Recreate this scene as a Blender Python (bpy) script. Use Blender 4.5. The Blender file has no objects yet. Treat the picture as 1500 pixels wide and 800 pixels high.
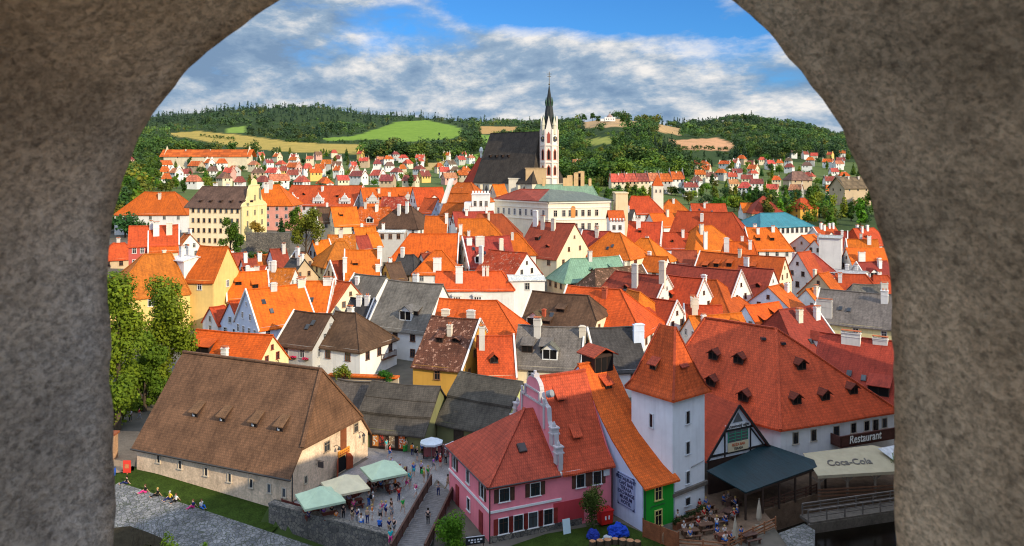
import bpy, bmesh, math, random
import numpy as np
from mathutils import Vector, Matrix, noise
R_ = random.Random(7)
SC = bpy.context.scene
COL = SC.collection
F, CX, YH, H = 1150.0, 750.0, 240.0, 38.0      # focal length and eye line of the photograph, eye height over the square

def at(x, y, Y):
    return Vector(((x - CX) * Y / F, Y, H - (y - YH) * Y / F))
def U(x, y, z=0.0):
    Y = F * (H - z) / (y - YH)
    return Vector(((x - CX) * Y / F, Y, z))
def pix(p):
    return CX + F * p[0] / p[1], YH + F * (H - p[2]) / p[1]

# ------------------------------------------------------------------ terrain
TP = [150, 250, 350, 450, 550, 700, 800, 850, 900, 950, 1000, 1090, 1150, 1240, 1320]
TY = [0, 108, 130, 160, 200, 250, 300, 350]
TZ0 = [[0]*9, [0]*9,
      [.3, .4, .5, .5, .5, .5, .3, .2, 0],
      [2, 2, 2.2, 2.5, 2.2, 2, 1.5, 1, .5],
      [5, 5, 5, 5.5, 5, 4.5, 3.5, 2, 1],
      [9, 11, 9.5, 10, 11, 9, 6, 4, 2],
      [13, 15, 14, 15.5, 16, 12, 8.5, 6, 4],
      [15, 17, 16, 18, 18.5, 14, 10, 8, 6]]
TZ = [list(np.interp(TP, [150, 350, 550, 700, 800, 900, 1000, 1150, 1320], r)) for r in TZ0]
FY = [430, 500, 650, 800, 1000, 1200, 1500, 1900, 2400, 3200, 6000, 9000]
FP = [[297,300,301,301,302,302,305,306,308,308,308,308,308,311,312],
      [282,283,284,284,285,284,284,286,290,291,292,293,293,295,296],
      [262,262,263,263,263,263,262,262,258,262,272,275,276,277,278],
      [240,243,244,245,245,245,240,230,222,226,240,250,252,256,258],
      [222,224,225,225,225,226,218,203,193,197,216,224,226,235,242],
      [210,211,212,212,213,212,203,187,176,182,198,204,208,219,227],
      [195,194,194,194,197,198,191,179,173,179,189,186,191,207,217],
      [184,177,172,170,179,185,184,181,179,183,185,175,181,200,211],
      [180,169,160,156,168,178,180,184,186,187,186,177,186,204,213],
      [200,198,192,190,196,200,204,204,204,204,204,204,206,214,220],
      [233]*15, [236]*15]
for row, yy in zip(FP, FY):
    TY.append(yy); TZ.append([H - (v - YH) * yy / F for v in row])
TZ = np.array(TZ, float); TYa = np.array(TY, float); TPa = np.array(TP, float)

# line of the terrace wall; the river bank falls away in front of it
P1 = Vector((-47.0, 96.5)); LD = Vector((.909, -.416)); LN = Vector((-.416, -.909))
def bank(X, Y):
    v = Vector((X, Y)) - P1
    return v.dot(LD), v.dot(LN)
def bank_z(X, Y):
    a, d = bank(X, Y)
    return min(0.0, -.062 * max(a, 0) - .2 * max(d, -1))
def UB(x, y, dz=0.0):
    z = 0.0
    for _ in range(25):
        p = U(x, y, z); z = .5 * z + .5 * (bank_z(p.x, p.y) + dz)
    return U(x, y, z)
def in_river(X, Y):
    return X > 27.5 and Y < 89.0 + (X - 27.5) * .30 and Y > 40
def gz(X, Y):
    if Y < 108:
        if in_river(X, Y): return -3.4
        a, d = bank(X, Y)
        if d > (-2.6 if a < 21 else .3) and X < -8: return bank_z(X, Y) - .14
        if d > .3 and X < 3 and Y < 78: return -1.2
        return 0.0
    px = CX + F * X / Y
    j = min(max(int(np.searchsorted(TPa, px)) - 1, 0), len(TP) - 2)
    t = min(max((px - TP[j]) / (TP[j+1] - TP[j]), 0), 1); t = t * t * (3 - 2 * t)
    i = min(max(int(np.searchsorted(TYa, Y)) - 1, 0), len(TYa) - 2)
    s = min(max((Y - TYa[i]) / (TYa[i+1] - TYa[i]), 0), 1)
    a = TZ[i, j] * (1-t) + TZ[i, j+1] * t
    b = TZ[i+1, j] * (1-t) + TZ[i+1, j+1] * t
    return a * (1-s) + b * s
def ground_hit(px, py, y0=380, y1=2600):
    """where the sight line through a picture point meets the rising ground"""
    Y = y0
    while Y < y1:
        X = (px - CX) * Y / F
        if YH + F * (H - gz(X, Y)) / Y <= py: return X, Y
        Y *= 1.01
    return None

# ------------------------------------------------------------------ materials
def nodes(name):
    m = bpy.data.materials.new(name); m.use_nodes = True
    nt = m.node_tree; nt.nodes.clear()
    out = nt.nodes.new('ShaderNodeOutputMaterial')
    b = nt.nodes.new('ShaderNodeBsdfPrincipled')
    nt.links.new(b.outputs[0], out.inputs[0])
    return m, nt, b, out
def N(nt, kind, **kw):
    n = nt.nodes.new('ShaderNode' + kind)
    for k, v in kw.items():
        if k in n.inputs: n.inputs[k].default_value = v
        else: setattr(n, k, v)
    return n
def L(nt, a, b): nt.links.new(a, b)
def ramp(nt, src, pts):
    r = nt.nodes.new('ShaderNodeValToRGB'); e = r.color_ramp.elements
    while len(e) < len(pts): e.new(.5)
    for k, (p, c) in enumerate(pts):
        e[k].position = p; e[k].color = (c, c, c, 1) if isinstance(c, (int, float)) else (*c, 1)
    L(nt, src, r.inputs[0]); return r
def mixc(nt, a, b, fac, mode='MIX'):
    m = nt.nodes.new('ShaderNodeMix'); m.data_type = 'RGBA'; m.blend_type = mode
    for s, v in ((6, a), (7, b), (0, fac)):
        if hasattr(v, 'links') or hasattr(v, 'is_linked'): L(nt, v, m.inputs[s])
        elif isinstance(v, (int, float)): m.inputs[s].default_value = v if s == 0 else (v, v, v, 1)
        else: m.inputs[s].default_value = (*v, 1)
    return m.outputs[2]
def objcol(nt): return N(nt, 'ObjectInfo').outputs['Color']

def m_tile(name, rough, row, wid, dark, blot, spots=False):
    m, nt, b, _ = nodes(name)
    uv = N(nt, 'UVMap'); geo = N(nt, 'NewGeometry')
    br = N(nt, 'TexBrick', Scale=1.0); br.offset = .5
    br.inputs['Color1'].default_value = (1, 1, 1, 1); br.inputs['Color2'].default_value = (.72, .72, .72, 1)
    br.inputs['Mortar'].default_value = (dark, dark, dark, 1)
    br.inputs['Mortar Size'].default_value = .05 if row > .3 else .03
    br.inputs['Brick Width'].default_value = wid; br.inputs['Row Height'].default_value = row
    L(nt, uv.outputs[0], br.inputs[0])
    n1 = N(nt, 'TexNoise', Scale=.35, Detail=5.0, Roughness=.65); L(nt, geo.outputs['Position'], n1.inputs[0])
    n2 = N(nt, 'TexNoise', Scale=2.2, Detail=4.0, Roughness=.7); L(nt, geo.outputs['Position'], n2.inputs[0])
    mp = N(nt, 'Mapping'); mp.inputs['Scale'].default_value = (2.5, .22, 1); L(nt, uv.outputs[0], mp.inputs[0])
    n3 = N(nt, 'TexNoise', Scale=1.0, Detail=3.0); L(nt, mp.outputs[0], n3.inputs[0])
    c = mixc(nt, objcol(nt), br.outputs[0], .55, 'MULTIPLY')
    r1 = ramp(nt, n1.outputs[0], [(.3, 1 - blot), (.62, 1.0)]); c = mixc(nt, c, r1.outputs[0], 1.0, 'MULTIPLY')
    r2 = ramp(nt, n2.outputs[0], [(.25, .66), (.7, 1.25)]); c = mixc(nt, c, r2.outputs[0], .85, 'MULTIPLY')
    r3 = ramp(nt, n3.outputs[0], [(.32, .72), (.55, 1.08)]); c = mixc(nt, c, r3.outputs[0], .7, 'MULTIPLY')
    if spots:
        n4 = N(nt, 'TexNoise', Scale=1.3, Detail=6.0, Roughness=.75); L(nt, geo.outputs['Position'], n4.inputs[0])
        r4 = ramp(nt, n4.outputs[0], [(.565, 0.0), (.62, 1.0)])
        c = mixc(nt, c, (.46, .25, .17), r4.outputs[0])
    L(nt, c, b.inputs['Base Color']); b.inputs['Roughness'].default_value = rough
    b.inputs['Specular IOR Level'].default_value = .25
    bp = N(nt, 'Bump', Strength=.5, Distance=.05); L(nt, br.outputs[1], bp.inputs['Height']); bp.invert = True
    L(nt, bp.outputs[0], b.inputs['Normal'])
    return m
def m_plain(name, rough=.8, blot=.25, scale=.6, spec=.3, metal=0.0, color=None, bump=0.0, drip=0.0, fine=0.0):
    m, nt, b, _ = nodes(name)
    geo = N(nt, 'NewGeometry')
    n1 = N(nt, 'TexNoise', Scale=scale, Detail=6.0, Roughness=.65); L(nt, geo.outputs['Position'], n1.inputs[0])
    c = objcol(nt) if color is None else N(nt, 'RGB').outputs[0]
    if color is not None: c.default_value = (*color, 1)
    r1 = ramp(nt, n1.outputs[0], [(.3, 1 - blot), (.65, 1.0)]); c = mixc(nt, c, r1.outputs[0], 1.0, 'MULTIPLY')
    if drip:
        mp = N(nt, 'Mapping'); mp.inputs['Scale'].default_value = (1.6, 1.6, .12); L(nt, geo.outputs['Position'], mp.inputs[0])
        n2 = N(nt, 'TexNoise', Scale=1.0, Detail=4.0); L(nt, mp.outputs[0], n2.inputs[0])
        r2 = ramp(nt, n2.outputs[0], [(.3, 1 - drip), (.5, 1.0)]); c = mixc(nt, c, r2.outputs[0], 1.0, 'MULTIPLY')
    if fine:
        n3 = N(nt, 'TexNoise', Scale=scale * 9, Detail=4.0); L(nt, geo.outputs['Position'], n3.inputs[0])
        r3 = ramp(nt, n3.outputs[0], [(.35, 1 - fine), (.65, 1.0)]); c = mixc(nt, c, r3.outputs[0], 1.0, 'MULTIPLY')
    L(nt, c, b.inputs['Base Color']); b.inputs['Roughness'].default_value = rough
    b.inputs['Specular IOR Level'].default_value = spec; b.inputs['Metallic'].default_value = metal
    if bump:
        bp = N(nt, 'Bump', Strength=bump, Distance=.05); L(nt, n1.outputs[0], bp.inputs['Height']); L(nt, bp.outputs[0], b.inputs['Normal'])
    return m
def m_cells(name, c1, c2, gap, scale, bump=.6, stretch=(1, 1, 1)):
    m, nt, b, _ = nodes(name)
    geo = N(nt, 'NewGeometry'); mp = N(nt, 'Mapping'); mp.inputs['Scale'].default_value = stretch
    L(nt, geo.outputs['Position'], mp.inputs[0])
    v = N(nt, 'TexVoronoi', Scale=scale); L(nt, mp.outputs[0], v.inputs[0])
    e = N(nt, 'TexVoronoi', Scale=scale); e.feature = 'DISTANCE_TO_EDGE'; L(nt, mp.outputs[0], e.inputs[0])
    n1 = N(nt, 'TexNoise', Scale=.4, Detail=5.0); L(nt, geo.outputs['Position'], n1.inputs[0])
    sep = N(nt, 'SeparateColor'); L(nt, v.outputs['Color'], sep.inputs[0])
    c = mixc(nt, c1, c2, sep.outputs[0])
    re = ramp(nt, e.outputs[0], [(.01, 0.0), (.09, 1.0)])
    c = mixc(nt, gap, c, re.outputs[0])
    r1 = ramp(nt, n1.outputs[0], [(.3, .6), (.65, 1.1)]); c = mixc(nt, c, r1.outputs[0], 1.0, 'MULTIPLY')
    L(nt, c, b.inputs['Base Color']); b.inputs['Roughness'].default_value = .75
    bp = N(nt, 'Bump', Strength=bump, Distance=.08); L(nt, re.outputs[0], bp.inputs['Height']); L(nt, bp.outputs[0], b.inputs['Normal'])
    return m
def m_leaf(name, sc=1.4, tr=.3):
    m, nt, b, out = nodes(name)
    geo = N(nt, 'NewGeometry'); n1 = N(nt, 'TexNoise', Scale=sc, Detail=3.0); L(nt, geo.outputs['Position'], n1.inputs[0])
    n2 = N(nt, 'TexNoise', Scale=sc * .13, Detail=2.0); L(nt, geo.outputs['Position'], n2.inputs[0])
    r = ramp(nt, n1.outputs[0], [(.3, (.55, .6, .55)), (.7, (1.35, 1.3, 1.0))])
    r2 = ramp(nt, n2.outputs[0], [(.3, (.7, .8, .85)), (.7, (1.25, 1.15, .9))])
    c = mixc(nt, objcol(nt), r.outputs[0], 1.0, 'MULTIPLY'); c = mixc(nt, c, r2.outputs[0], 1.0, 'MULTIPLY')
    L(nt, c, b.inputs['Base Color']); b.inputs['Roughness'].default_value = .7; b.inputs['Specular IOR Level'].default_value = .2
    t = N(nt, 'BsdfTranslucent'); L(nt, c, t.inputs[0])
    mx = N(nt, 'MixShader', Fac=tr); L(nt, b.outputs[0], mx.inputs[1]); L(nt, t.outputs[0], mx.inputs[2]); L(nt, mx.outputs[0], out.inputs[0])
    return m
def m_glass():
    m, nt, b, _ = nodes('window_glass')
    oi = N(nt, 'ObjectInfo'); r = ramp(nt, oi.outputs['Random'], [(0, (.008, .009, .012)), (.6, (.02, .024, .03)), (1, (.09, .10, .11))])
    L(nt, r.outputs[0], b.inputs['Base Color']); b.inputs['Roughness'].default_value = .12
    return m
M = dict(
    tile=m_tile('clay_tiles', .75, .36, .24, .42, .30), old=m_tile('old_mottled_tiles', .85, .40, .34, .4, .5, True),
    shingle=m_tile('wood_shingles', .9, .30, .26, .4, .45), metal=m_tile('sheet_metal_roof', .5, 4.0, .55, .6, .2),
    wall=m_plain('plaster', .9, .16, .35, .2, bump=.15, drip=.10), hull=m_plain('old_plaster', .92, .40, .5, .2, bump=.4, drip=.14, fine=.25),
    trim=m_plain('painted_trim', .6, .12, 1.0), wood=m_plain('weathered_wood', .8, .4, 1.5, bump=.3, fine=.3),
    cloth=m_plain('cloth', .9, .12, 3.0, .1), canvas=m_plain('awning_canvas', .85, .18, .9, .2), skin=m_plain('skin', .55, .05, 2.0, .4),
    iron=m_plain('dark_iron', .5, .2, 2.0, .5), glass=m_glass(), leaf=m_leaf('leaves'), far_leaf=m_leaf('far_leaves', .22, .2),
    bark=m_plain('bark', .95, .5, 2.0, .1, color=(.10, .075, .05), bump=.6),
    stonework=m_cells('rubble_stone', (.22, .19, .15), (.10, .09, .08), (.045, .04, .036), 2.6),
    cobble=m_cells('cobble_stones', (.24, .23, .225), (.11, .11, .115), (.05, .06, .03), 2.4),
    paving=m_cells('square_paving', (.33, .30, .28), (.24, .22, .21), (.15, .14, .13), 7.0, .3),
    paint=m_plain('gloss_paint', .35, .05, 1.0, .5),
)
PAL = dict(
    o=(.80, .155, .008), o2=(.68, .115, .012), r=(.60, .078, .016), r2=(.48, .066, .018), d=(.40, .06, .03), b=(.16, .085, .048), g=(.20, .175, .15),
    k=(.075, .07, .066), v=(.20, .34, .23), t=(.04, .20, .25), rose=(.45, .1, .05),
    white=(.80, .78, .74), cream=(.78, .68, .48), yellow=(.80, .56, .20), pale=(.82, .70, .36), blue=(.62, .70, .84), grey=(.50, .49, .47), tan=(.56, .42, .26),
    red=(.50, .10, .08), pink=(.66, .30, .24), green=(.28, .48, .36), olive=(.20, .20, .09), ochre=(.66, .36, .07), dim=(.40, .36, .30))

# ------------------------------------------------------------------ mesh helpers
def mesh(name, vs, fs, mats, fm=None, uv=False, smooth=False):
    me = bpy.data.meshes.new(name); me.from_pydata([tuple(v) for v in vs], [], fs)
    for m in (mats if isinstance(mats, (list, tuple)) else [mats]): me.materials.append(m)
    if fm is not None: me.polygons.foreach_set('material_index', fm)
    if smooth: me.polygons.foreach_set('use_smooth', [True] * len(me.polygons))
    if uv:
        l = me.uv_layers.new(name='UVMap').data
        for p in me.polygons:
            n = p.normal
            t = Vector((-n.y, n.x, 0)) if abs(n.z) < .995 else Vector((1, 0, 0))
            t.normalize(); up = n.cross(t)
            for li in p.loop_indices:
                c = me.vertices[me.loops[li].vertex_index].co
                l[li].uv = (c.dot(t), c.dot(up))
    me.update(); return me
def ob(name, me, parent=None, color=(1, 1, 1), mtx=None):
    o = bpy.data.objects.new(name, me); COL.objects.link(o)
    o.color = (*color, 1)
    if parent: o.parent = parent
    if mtx is not None: o.matrix_basis = mtx
    return o
def tag(o, label, cat, group=None):
    o['label'] = label; o['category'] = cat
    if group: o['group'] = group
    return o
def thing(name, label, cat, loc=(0, 0, 0), rz=0.0, group=None):
    o = ob(name, None); o.location = loc; o.rotation_euler = (0, 0, rz); o.empty_display_size = .3
    return tag(o, label, cat, group)
def struct(name, me, color=(1, 1, 1)):
    o = ob(name, me, None, color); o['kind'] = 'structure'; return o
class MB:
    def __init__(s): s.v = []; s.f = []; s.m = []
    def add(s, vs, fs, mi=0):
        k = len(s.v); s.v += [Vector(v) for v in vs]; s.f += [tuple(i + k for i in f) for f in fs]; s.m += [mi] * len(fs); return s
    def box(s, c, d, mi=0, rz=0.0, taper=1.0, tilt=None):
        x, y, z = d[0] / 2, d[1] / 2, d[2] / 2
        vs = [Vector((sx * x * (taper if sz > 0 else 1), sy * y * (taper if sz > 0 else 1), sz * z)) for sz in (-1, 1) for sx, sy in ((-1, -1), (1, -1), (1, 1), (-1, 1))]
        R = Matrix.Rotation(rz, 3, 'Z')
        if tilt: R = R @ Matrix.Rotation(tilt, 3, 'X')
        return s.add([Vector(c) + R @ v for v in vs], [(3, 2, 1, 0), (4, 5, 6, 7), (0, 1, 5, 4), (1, 2, 6, 5), (2, 3, 7, 6), (3, 0, 4, 7)], mi)
    def bar(s, a, b, w, h=None, mi=0):
        a = Vector(a); b = Vector(b); h = h or w; d = (b - a).normalized()
        t = d.cross(Vector((0, 0, 1)))
        if t.length < .01: t = Vector((1, 0, 0))
        t.normalize(); u = t.cross(d)
        vs = [p + t * (sx * w / 2) + u * (sy * h / 2) for p in (a, b) for sx, sy in ((-1, -1), (1, -1), (1, 1), (-1, 1))]
        return s.add(vs, [(0, 1, 2, 3), (7, 6, 5, 4), (0, 4, 5, 1), (1, 5, 6, 2), (2, 6, 7, 3), (3, 7, 4, 0)], mi)
    def tube(s, pts, rad, n=6, mi=0):
        rings = []
        pts = [Vector(p) for p in pts]
        for i, p in enumerate(pts):
            d = (pts[min(i+1, len(pts)-1)] - pts[max(i-1, 0)]).normalized()
            t = d.cross(Vector((.3, .1, 1))); t.normalize(); u = t.cross(d)
            r = rad[i] if isinstance(rad, (list, tuple)) else rad
            rings.append([p + (t * math.cos(2 * math.pi * k / n) + u * math.sin(2 * math.pi * k / n)) * r for k in range(n)])
        fs = [(i * n + k, i * n + (k + 1) % n, (i + 1) * n + (k + 1) % n, (i + 1) * n + k) for i in range(len(pts) - 1) for k in range(n)]
        fs += [tuple(range(n - 1, -1, -1)), tuple((len(pts) - 1) * n + k for k in range(n))]
        return s.add([v for r in rings for v in r], fs, mi)
    def poly(s, pts, d, mi=0):
        """flat polygon pushed along d into a solid"""
        n = len(pts); d = Vector(d); a = [Vector(p) for p in pts]
        return s.add(a + [p + d for p in a], [tuple(range(n)), tuple(range(2 * n - 1, n - 1, -1))] + [(k, k + n, (k + 1) % n + n, (k + 1) % n) for k in range(n)], mi)
    def slab(s, vs, fs, th, mi=0):
        n = len(vs); vs = [Vector(v) for v in vs]; ed = {}
        for f in fs:
            for i in range(len(f)):
                a, b = f[i], f[(i + 1) % len(f)]
                if (b, a) in ed: del ed[(b, a)]
                else: ed[(a, b)] = 1
        return s.add(vs + [v - Vector((0, 0, th)) for v in vs], list(fs) + [tuple(i + n for i in reversed(f)) for f in fs] + [(b, a, a + n, b + n) for a, b in ed], mi)
    def build(s, name, mats, parent=None, color=(1, 1, 1), uv=False, mtx=None, smooth=False):
        ml = mats if isinstance(mats, (list, tuple)) else [mats]
        return ob(name, mesh(name, s.v, s.f, ml, s.m if len(ml) > 1 else None, uv, smooth), parent, color, mtx)
def frame_mtx(origin, xdir, normal):
    """local x along the wall, local -y outward, z up"""
    x = Vector((xdir[0], xdir[1], 0)).normalized(); z = Vector((0, 0, 1)); y = z.cross(x)
    m = Matrix.Identity(4)
    for i in range(3): m[i][0], m[i][1], m[i][2], m[i][3] = x[i], y[i], z[i], origin[i]
    return m
_win = {}
def window_meshes(w, h, style):
    k = (w, h, style)
    if k not in _win:
        b = MB(); t = .10 if style != 'dark' else .065; d = .10
        for sx in (-1, 1): b.box((sx * (w / 2 + t / 2), -d / 2, 0), (t, d, h + 2 * t))
        b.box((0, -d / 2, h / 2 + t / 2), (w, d, t)); b.box((0, -d * .8, -h / 2 - t / 2 - .02), (w + .35, d * 1.6, t))
        if style != 'slit':
            mi = 1 if style == 'dark' else 0
            b.box((0, -.035, 0), (.05, .05, h), mi); b.box((0, -.035, h * .18), (w, .045, .045), mi)
        p = MB(); p.box((0, -.012, 0), (w, .02, h))
        _win[k] = (mesh('window', b.v, b.f, [M['trim'], DWOOD], b.m), mesh('pane', p.v, p.f, M['glass']))
    return _win[k]
CULL = []
def window(parent, mtx, w=.9, h=1.35, style='std', color=(.7, .68, .64), cull=True, shutters=None):
    a, p = window_meshes(w, h, style)
    o = ob('window', a, parent, color, mtx); ob('pane', p, o)
    if shutters:
        for sx in (-1, 1):
            b = MB(); b.box((sx * (w / 2 + .1 + w * .24), -.05, 0), (w * .46, .06, h + .05)); b.build('shutter', M['wood'], o, shutters)
    if cull: CULL.append(o)
    return o

def gable_roof(b, L_, W_, hE, R, hip, hf, e=.4, ev=.25, th=.2, caps=True):
    """roof slabs over a box: ridge along x, hip = inset at each end, hf = height share of the gable wall (1 gable, 0 full hip)"""
    p = R / (W_ / 2)
    vs = [(-L_/2, 0, hE + R), (L_/2, 0, hE + R)]; side = {-1: [], 1: []}; ends = []
    idx = {}
    def put(v): vs.append(v); return len(vs) - 1
    for s, (h, f) in ((-1, (hip[0], hf[0])), (1, (hip[1], hf[1]))):
        xe = L_ / 2 + h
        if f >= 1:
            if h == 0: vs[0 if s < 0 else 1] = (s * (L_/2 + ev), 0, hE + R)
            for y in (-1, 1): idx[s, y] = [put((s * (xe + ev), y * (W_/2 + e), hE - e * p))]
        elif f <= 0:
            ov = e * p / (R / h)
            for y in (-1, 1): idx[s, y] = [put((s * (xe + ov), y * (W_/2 + e), hE - e * p))]
        else:
            for y in (-1, 1): idx[s, y] = [put((s * (xe + ev), y * (W_/2 + e), hE - e * p)), put((s * (xe + ev), y * (W_/2) * (1 - f), hE + f * R))]
    fs = []
    for y in (-1, 1):
        a, c = idx[-1, y], idx[1, y]
        loop = [a[0], c[0]] + c[1:] + [1, 0] + a[1:]
        fs.append(tuple(loop) if y < 0 else tuple(reversed(loop)))
    for s, r in ((-1, 0), (1, 1)):
        f = hf[0] if s < 0 else hf[1]
        if f < 1:
            a, c = idx[s, -1][-1], idx[s, 1][-1]
            fs.append((a, c, r) if s > 0 else (c, a, r))
    b.slab(vs, fs, th)
    if caps:
        up = Vector((0, 0, .05))
        b.bar(Vector(vs[0]) + up, Vector(vs[1]) + up, .32, .16)
        for s, r in ((-1, 0), (1, 1)):
            if (hf[0] if s < 0 else hf[1]) < 1:
                for y in (-1, 1): b.bar(Vector(vs[idx[s, y][-1]]) + up, Vector(vs[r]) + up, .26, .14)
def gable_walls(b, L_, W_, zb, hE, R, hip, hf):
    x0, x1 = -L_/2 - hip[0], L_/2 + hip[1]; y = W_/2
    for yy in (-1, 1):
        q = [(x0, yy*y, zb), (x1, yy*y, zb), (x1, yy*y, hE), (x0, yy*y, hE)]
        b.add(q if yy < 0 else q[::-1], [(0, 1, 2, 3)])
    for s, x, f in ((-1, x0, hf[0]), (1, x1, hf[1])):
        q = [(x, -y, zb), (x, y, zb), (x, y, hE)]
        if f >= 1: q += [(x, 0, hE + R - .03)]
        elif f > 0: q += [(x, y * (1 - f), hE + f * R - .03), (x, -y * (1 - f), hE + f * R - .03)]
        q += [(x, -y, hE)]
        b.add(q if s > 0 else q[::-1], [tuple(range(len(q)))])
def chimney_mesh(h, w, d, below=1.2, cap=True, style=0):
    b = MB(); b.box((0, 0, (h - below) / 2), (w, d, h + below))
    b.box((0, 0, h * .62), (w + .1, d + .1, .1))
    b.box((0, 0, h + .06), (w + .18, d + .18, .14))
    if style == 0:
        for sx in (-1, 1):
            for sy in (-1, 1): b.box((sx * (w/2 - .08), sy * (d/2 - .08), h + .27), (.12, .12, .3))
        b.box((0, 0, h + .46), (w + .14, d + .14, .09), 1)
    elif style == 1:
        for k in (-1, 1): b.tube([(k * w * .22, 0, h + .1), (k * w * .22, 0, h + .55)], .11, 6, 1)
    else: b.box((0, 0, h + .2), (w * .7, d * .7, .16), 2)
    return b
def chimney(roof, x, y, z, h, w, d, color, style=0):
    b = chimney_mesh(h, w, d, style=style)
    o = ob('chimney', mesh('chimney', b.v, b.f, [M['wall'], M['tile'], M['iron']], b.m), roof, color)
    # slots that use the object's colour would tint the cap, so the cap keeps its own material
    o.data.materials[1] = CAP; o.location = (x, y, z); return o
CAP = m_plain('clay_cap', .8, .3, 2.0, color=(.5, .13, .04))
DWOOD = m_plain('dark_boards', .8, .4, 1.5, color=(.055, .03, .022), fine=.3)
DARK = m_plain('dark_opening', .9, .2, 1.0, .1, color=(.012, .011, .011))
WTRIM = m_plain('white_trim', .6, .1, 1.0, color=(.8, .79, .76))
def dormer_mesh(kind, w, h, run, p):
    """opening faces -y at the origin on the slope (slope rises with p towards +y)"""
    b = MB()
    if kind == 'shed':
        zt = h; yb = run
        b.add([(-w/2, 0, 0), (w/2, 0, 0), (w/2, 0, zt), (-w/2, 0, zt)], [(0, 1, 2, 3)], 1)
        b.add([(-w/2 + .12, -.02, .14), (w/2 - .12, -.02, .14), (w/2 - .12, -.02, zt - .1), (-w/2 + .12, -.02, zt - .1)], [(0, 1, 2, 3)], 2)
        b.box((0, -.04, zt * .5), (.07, .04, zt - .2), 1)
        for s in (-1, 1):
            q = [(s*w/2, 0, 0), (s*w/2, yb, yb*p), (s*w/2, 0, zt)]; b.add(q if s > 0 else q[::-1], [(0, 1, 2)], 1)
        e = .22; sl = (yb * p - zt) / yb
        b.slab([(-w/2 - e, -.3, zt - .3 * sl + .04), (w/2 + e, -.3, zt - .3 * sl + .04), (w/2 + e, yb + .2, yb*p + .2*p), (-w/2 - e, yb + .2, yb*p + .2*p)], [(0, 1, 2, 3)], .1, 0)
    else:
        zt = h * .62; pk = h; ym = pk / p
        b.add([(-w/2, 0, -.1), (w/2, 0, -.1), (w/2, 0, zt), (0, 0, pk), (-w/2, 0, zt)], [(0, 1, 2, 3, 4)], 1)
        b.add([(-w/2 + .16, -.02, .1), (w/2 - .16, -.02, .1), (w/2 - .16, -.02, zt - .05), (-w/2 + .16, -.02, zt - .05)], [(0, 1, 2, 3)], 2)
        b.box((0, -.04, zt * .5), (.07, .04, zt - .1), 1)
        for s in (-1, 1):
            q = [(s*w/2, 0, -.1), (s*w/2, zt / p, zt), (s*w/2, 0, zt)]; b.add(q if s > 0 else q[::-1], [(0, 1, 2)], 1)
            e = .2; zl = zt - e * (pk - zt) / (w / 2)
            v = [(s*(w/2 + e), -.35, zl + .05), (0, -.35, pk + .05), (0, ym + .1, pk + .05), (s*(w/2 + e), zl / p + .1, zl + .05)]
            b.slab(v if s < 0 else v[::-1], [(0, 3, 2, 1)] if False else [(0, 1, 2, 3)], .1, 0)
    return b
def age_roof(o, Ln, R, hE, seed):
    """old rafters: the slopes sag and ripple a little"""
    bm = bmesh.new(); bm.from_mesh(o.data)
    bmesh.ops.subdivide_edges(bm, edges=[e for e in bm.edges if e.calc_length() > 1.5], cuts=3, use_grid_fill=True)
    for v in bm.verts:
        k = max(0, 1 - (2 * v.co.x / (Ln + .5)) ** 2); t = min(1, max(0, (v.co.z - hE) / max(R, .1) + .3))
        v.co.z += noise.noise(v.co * .45 + Vector((seed, 0, 0))) * .09 - .14 * k * t
    bm.to_mesh(o.data); bm.free()
HOUSES = {}
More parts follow.
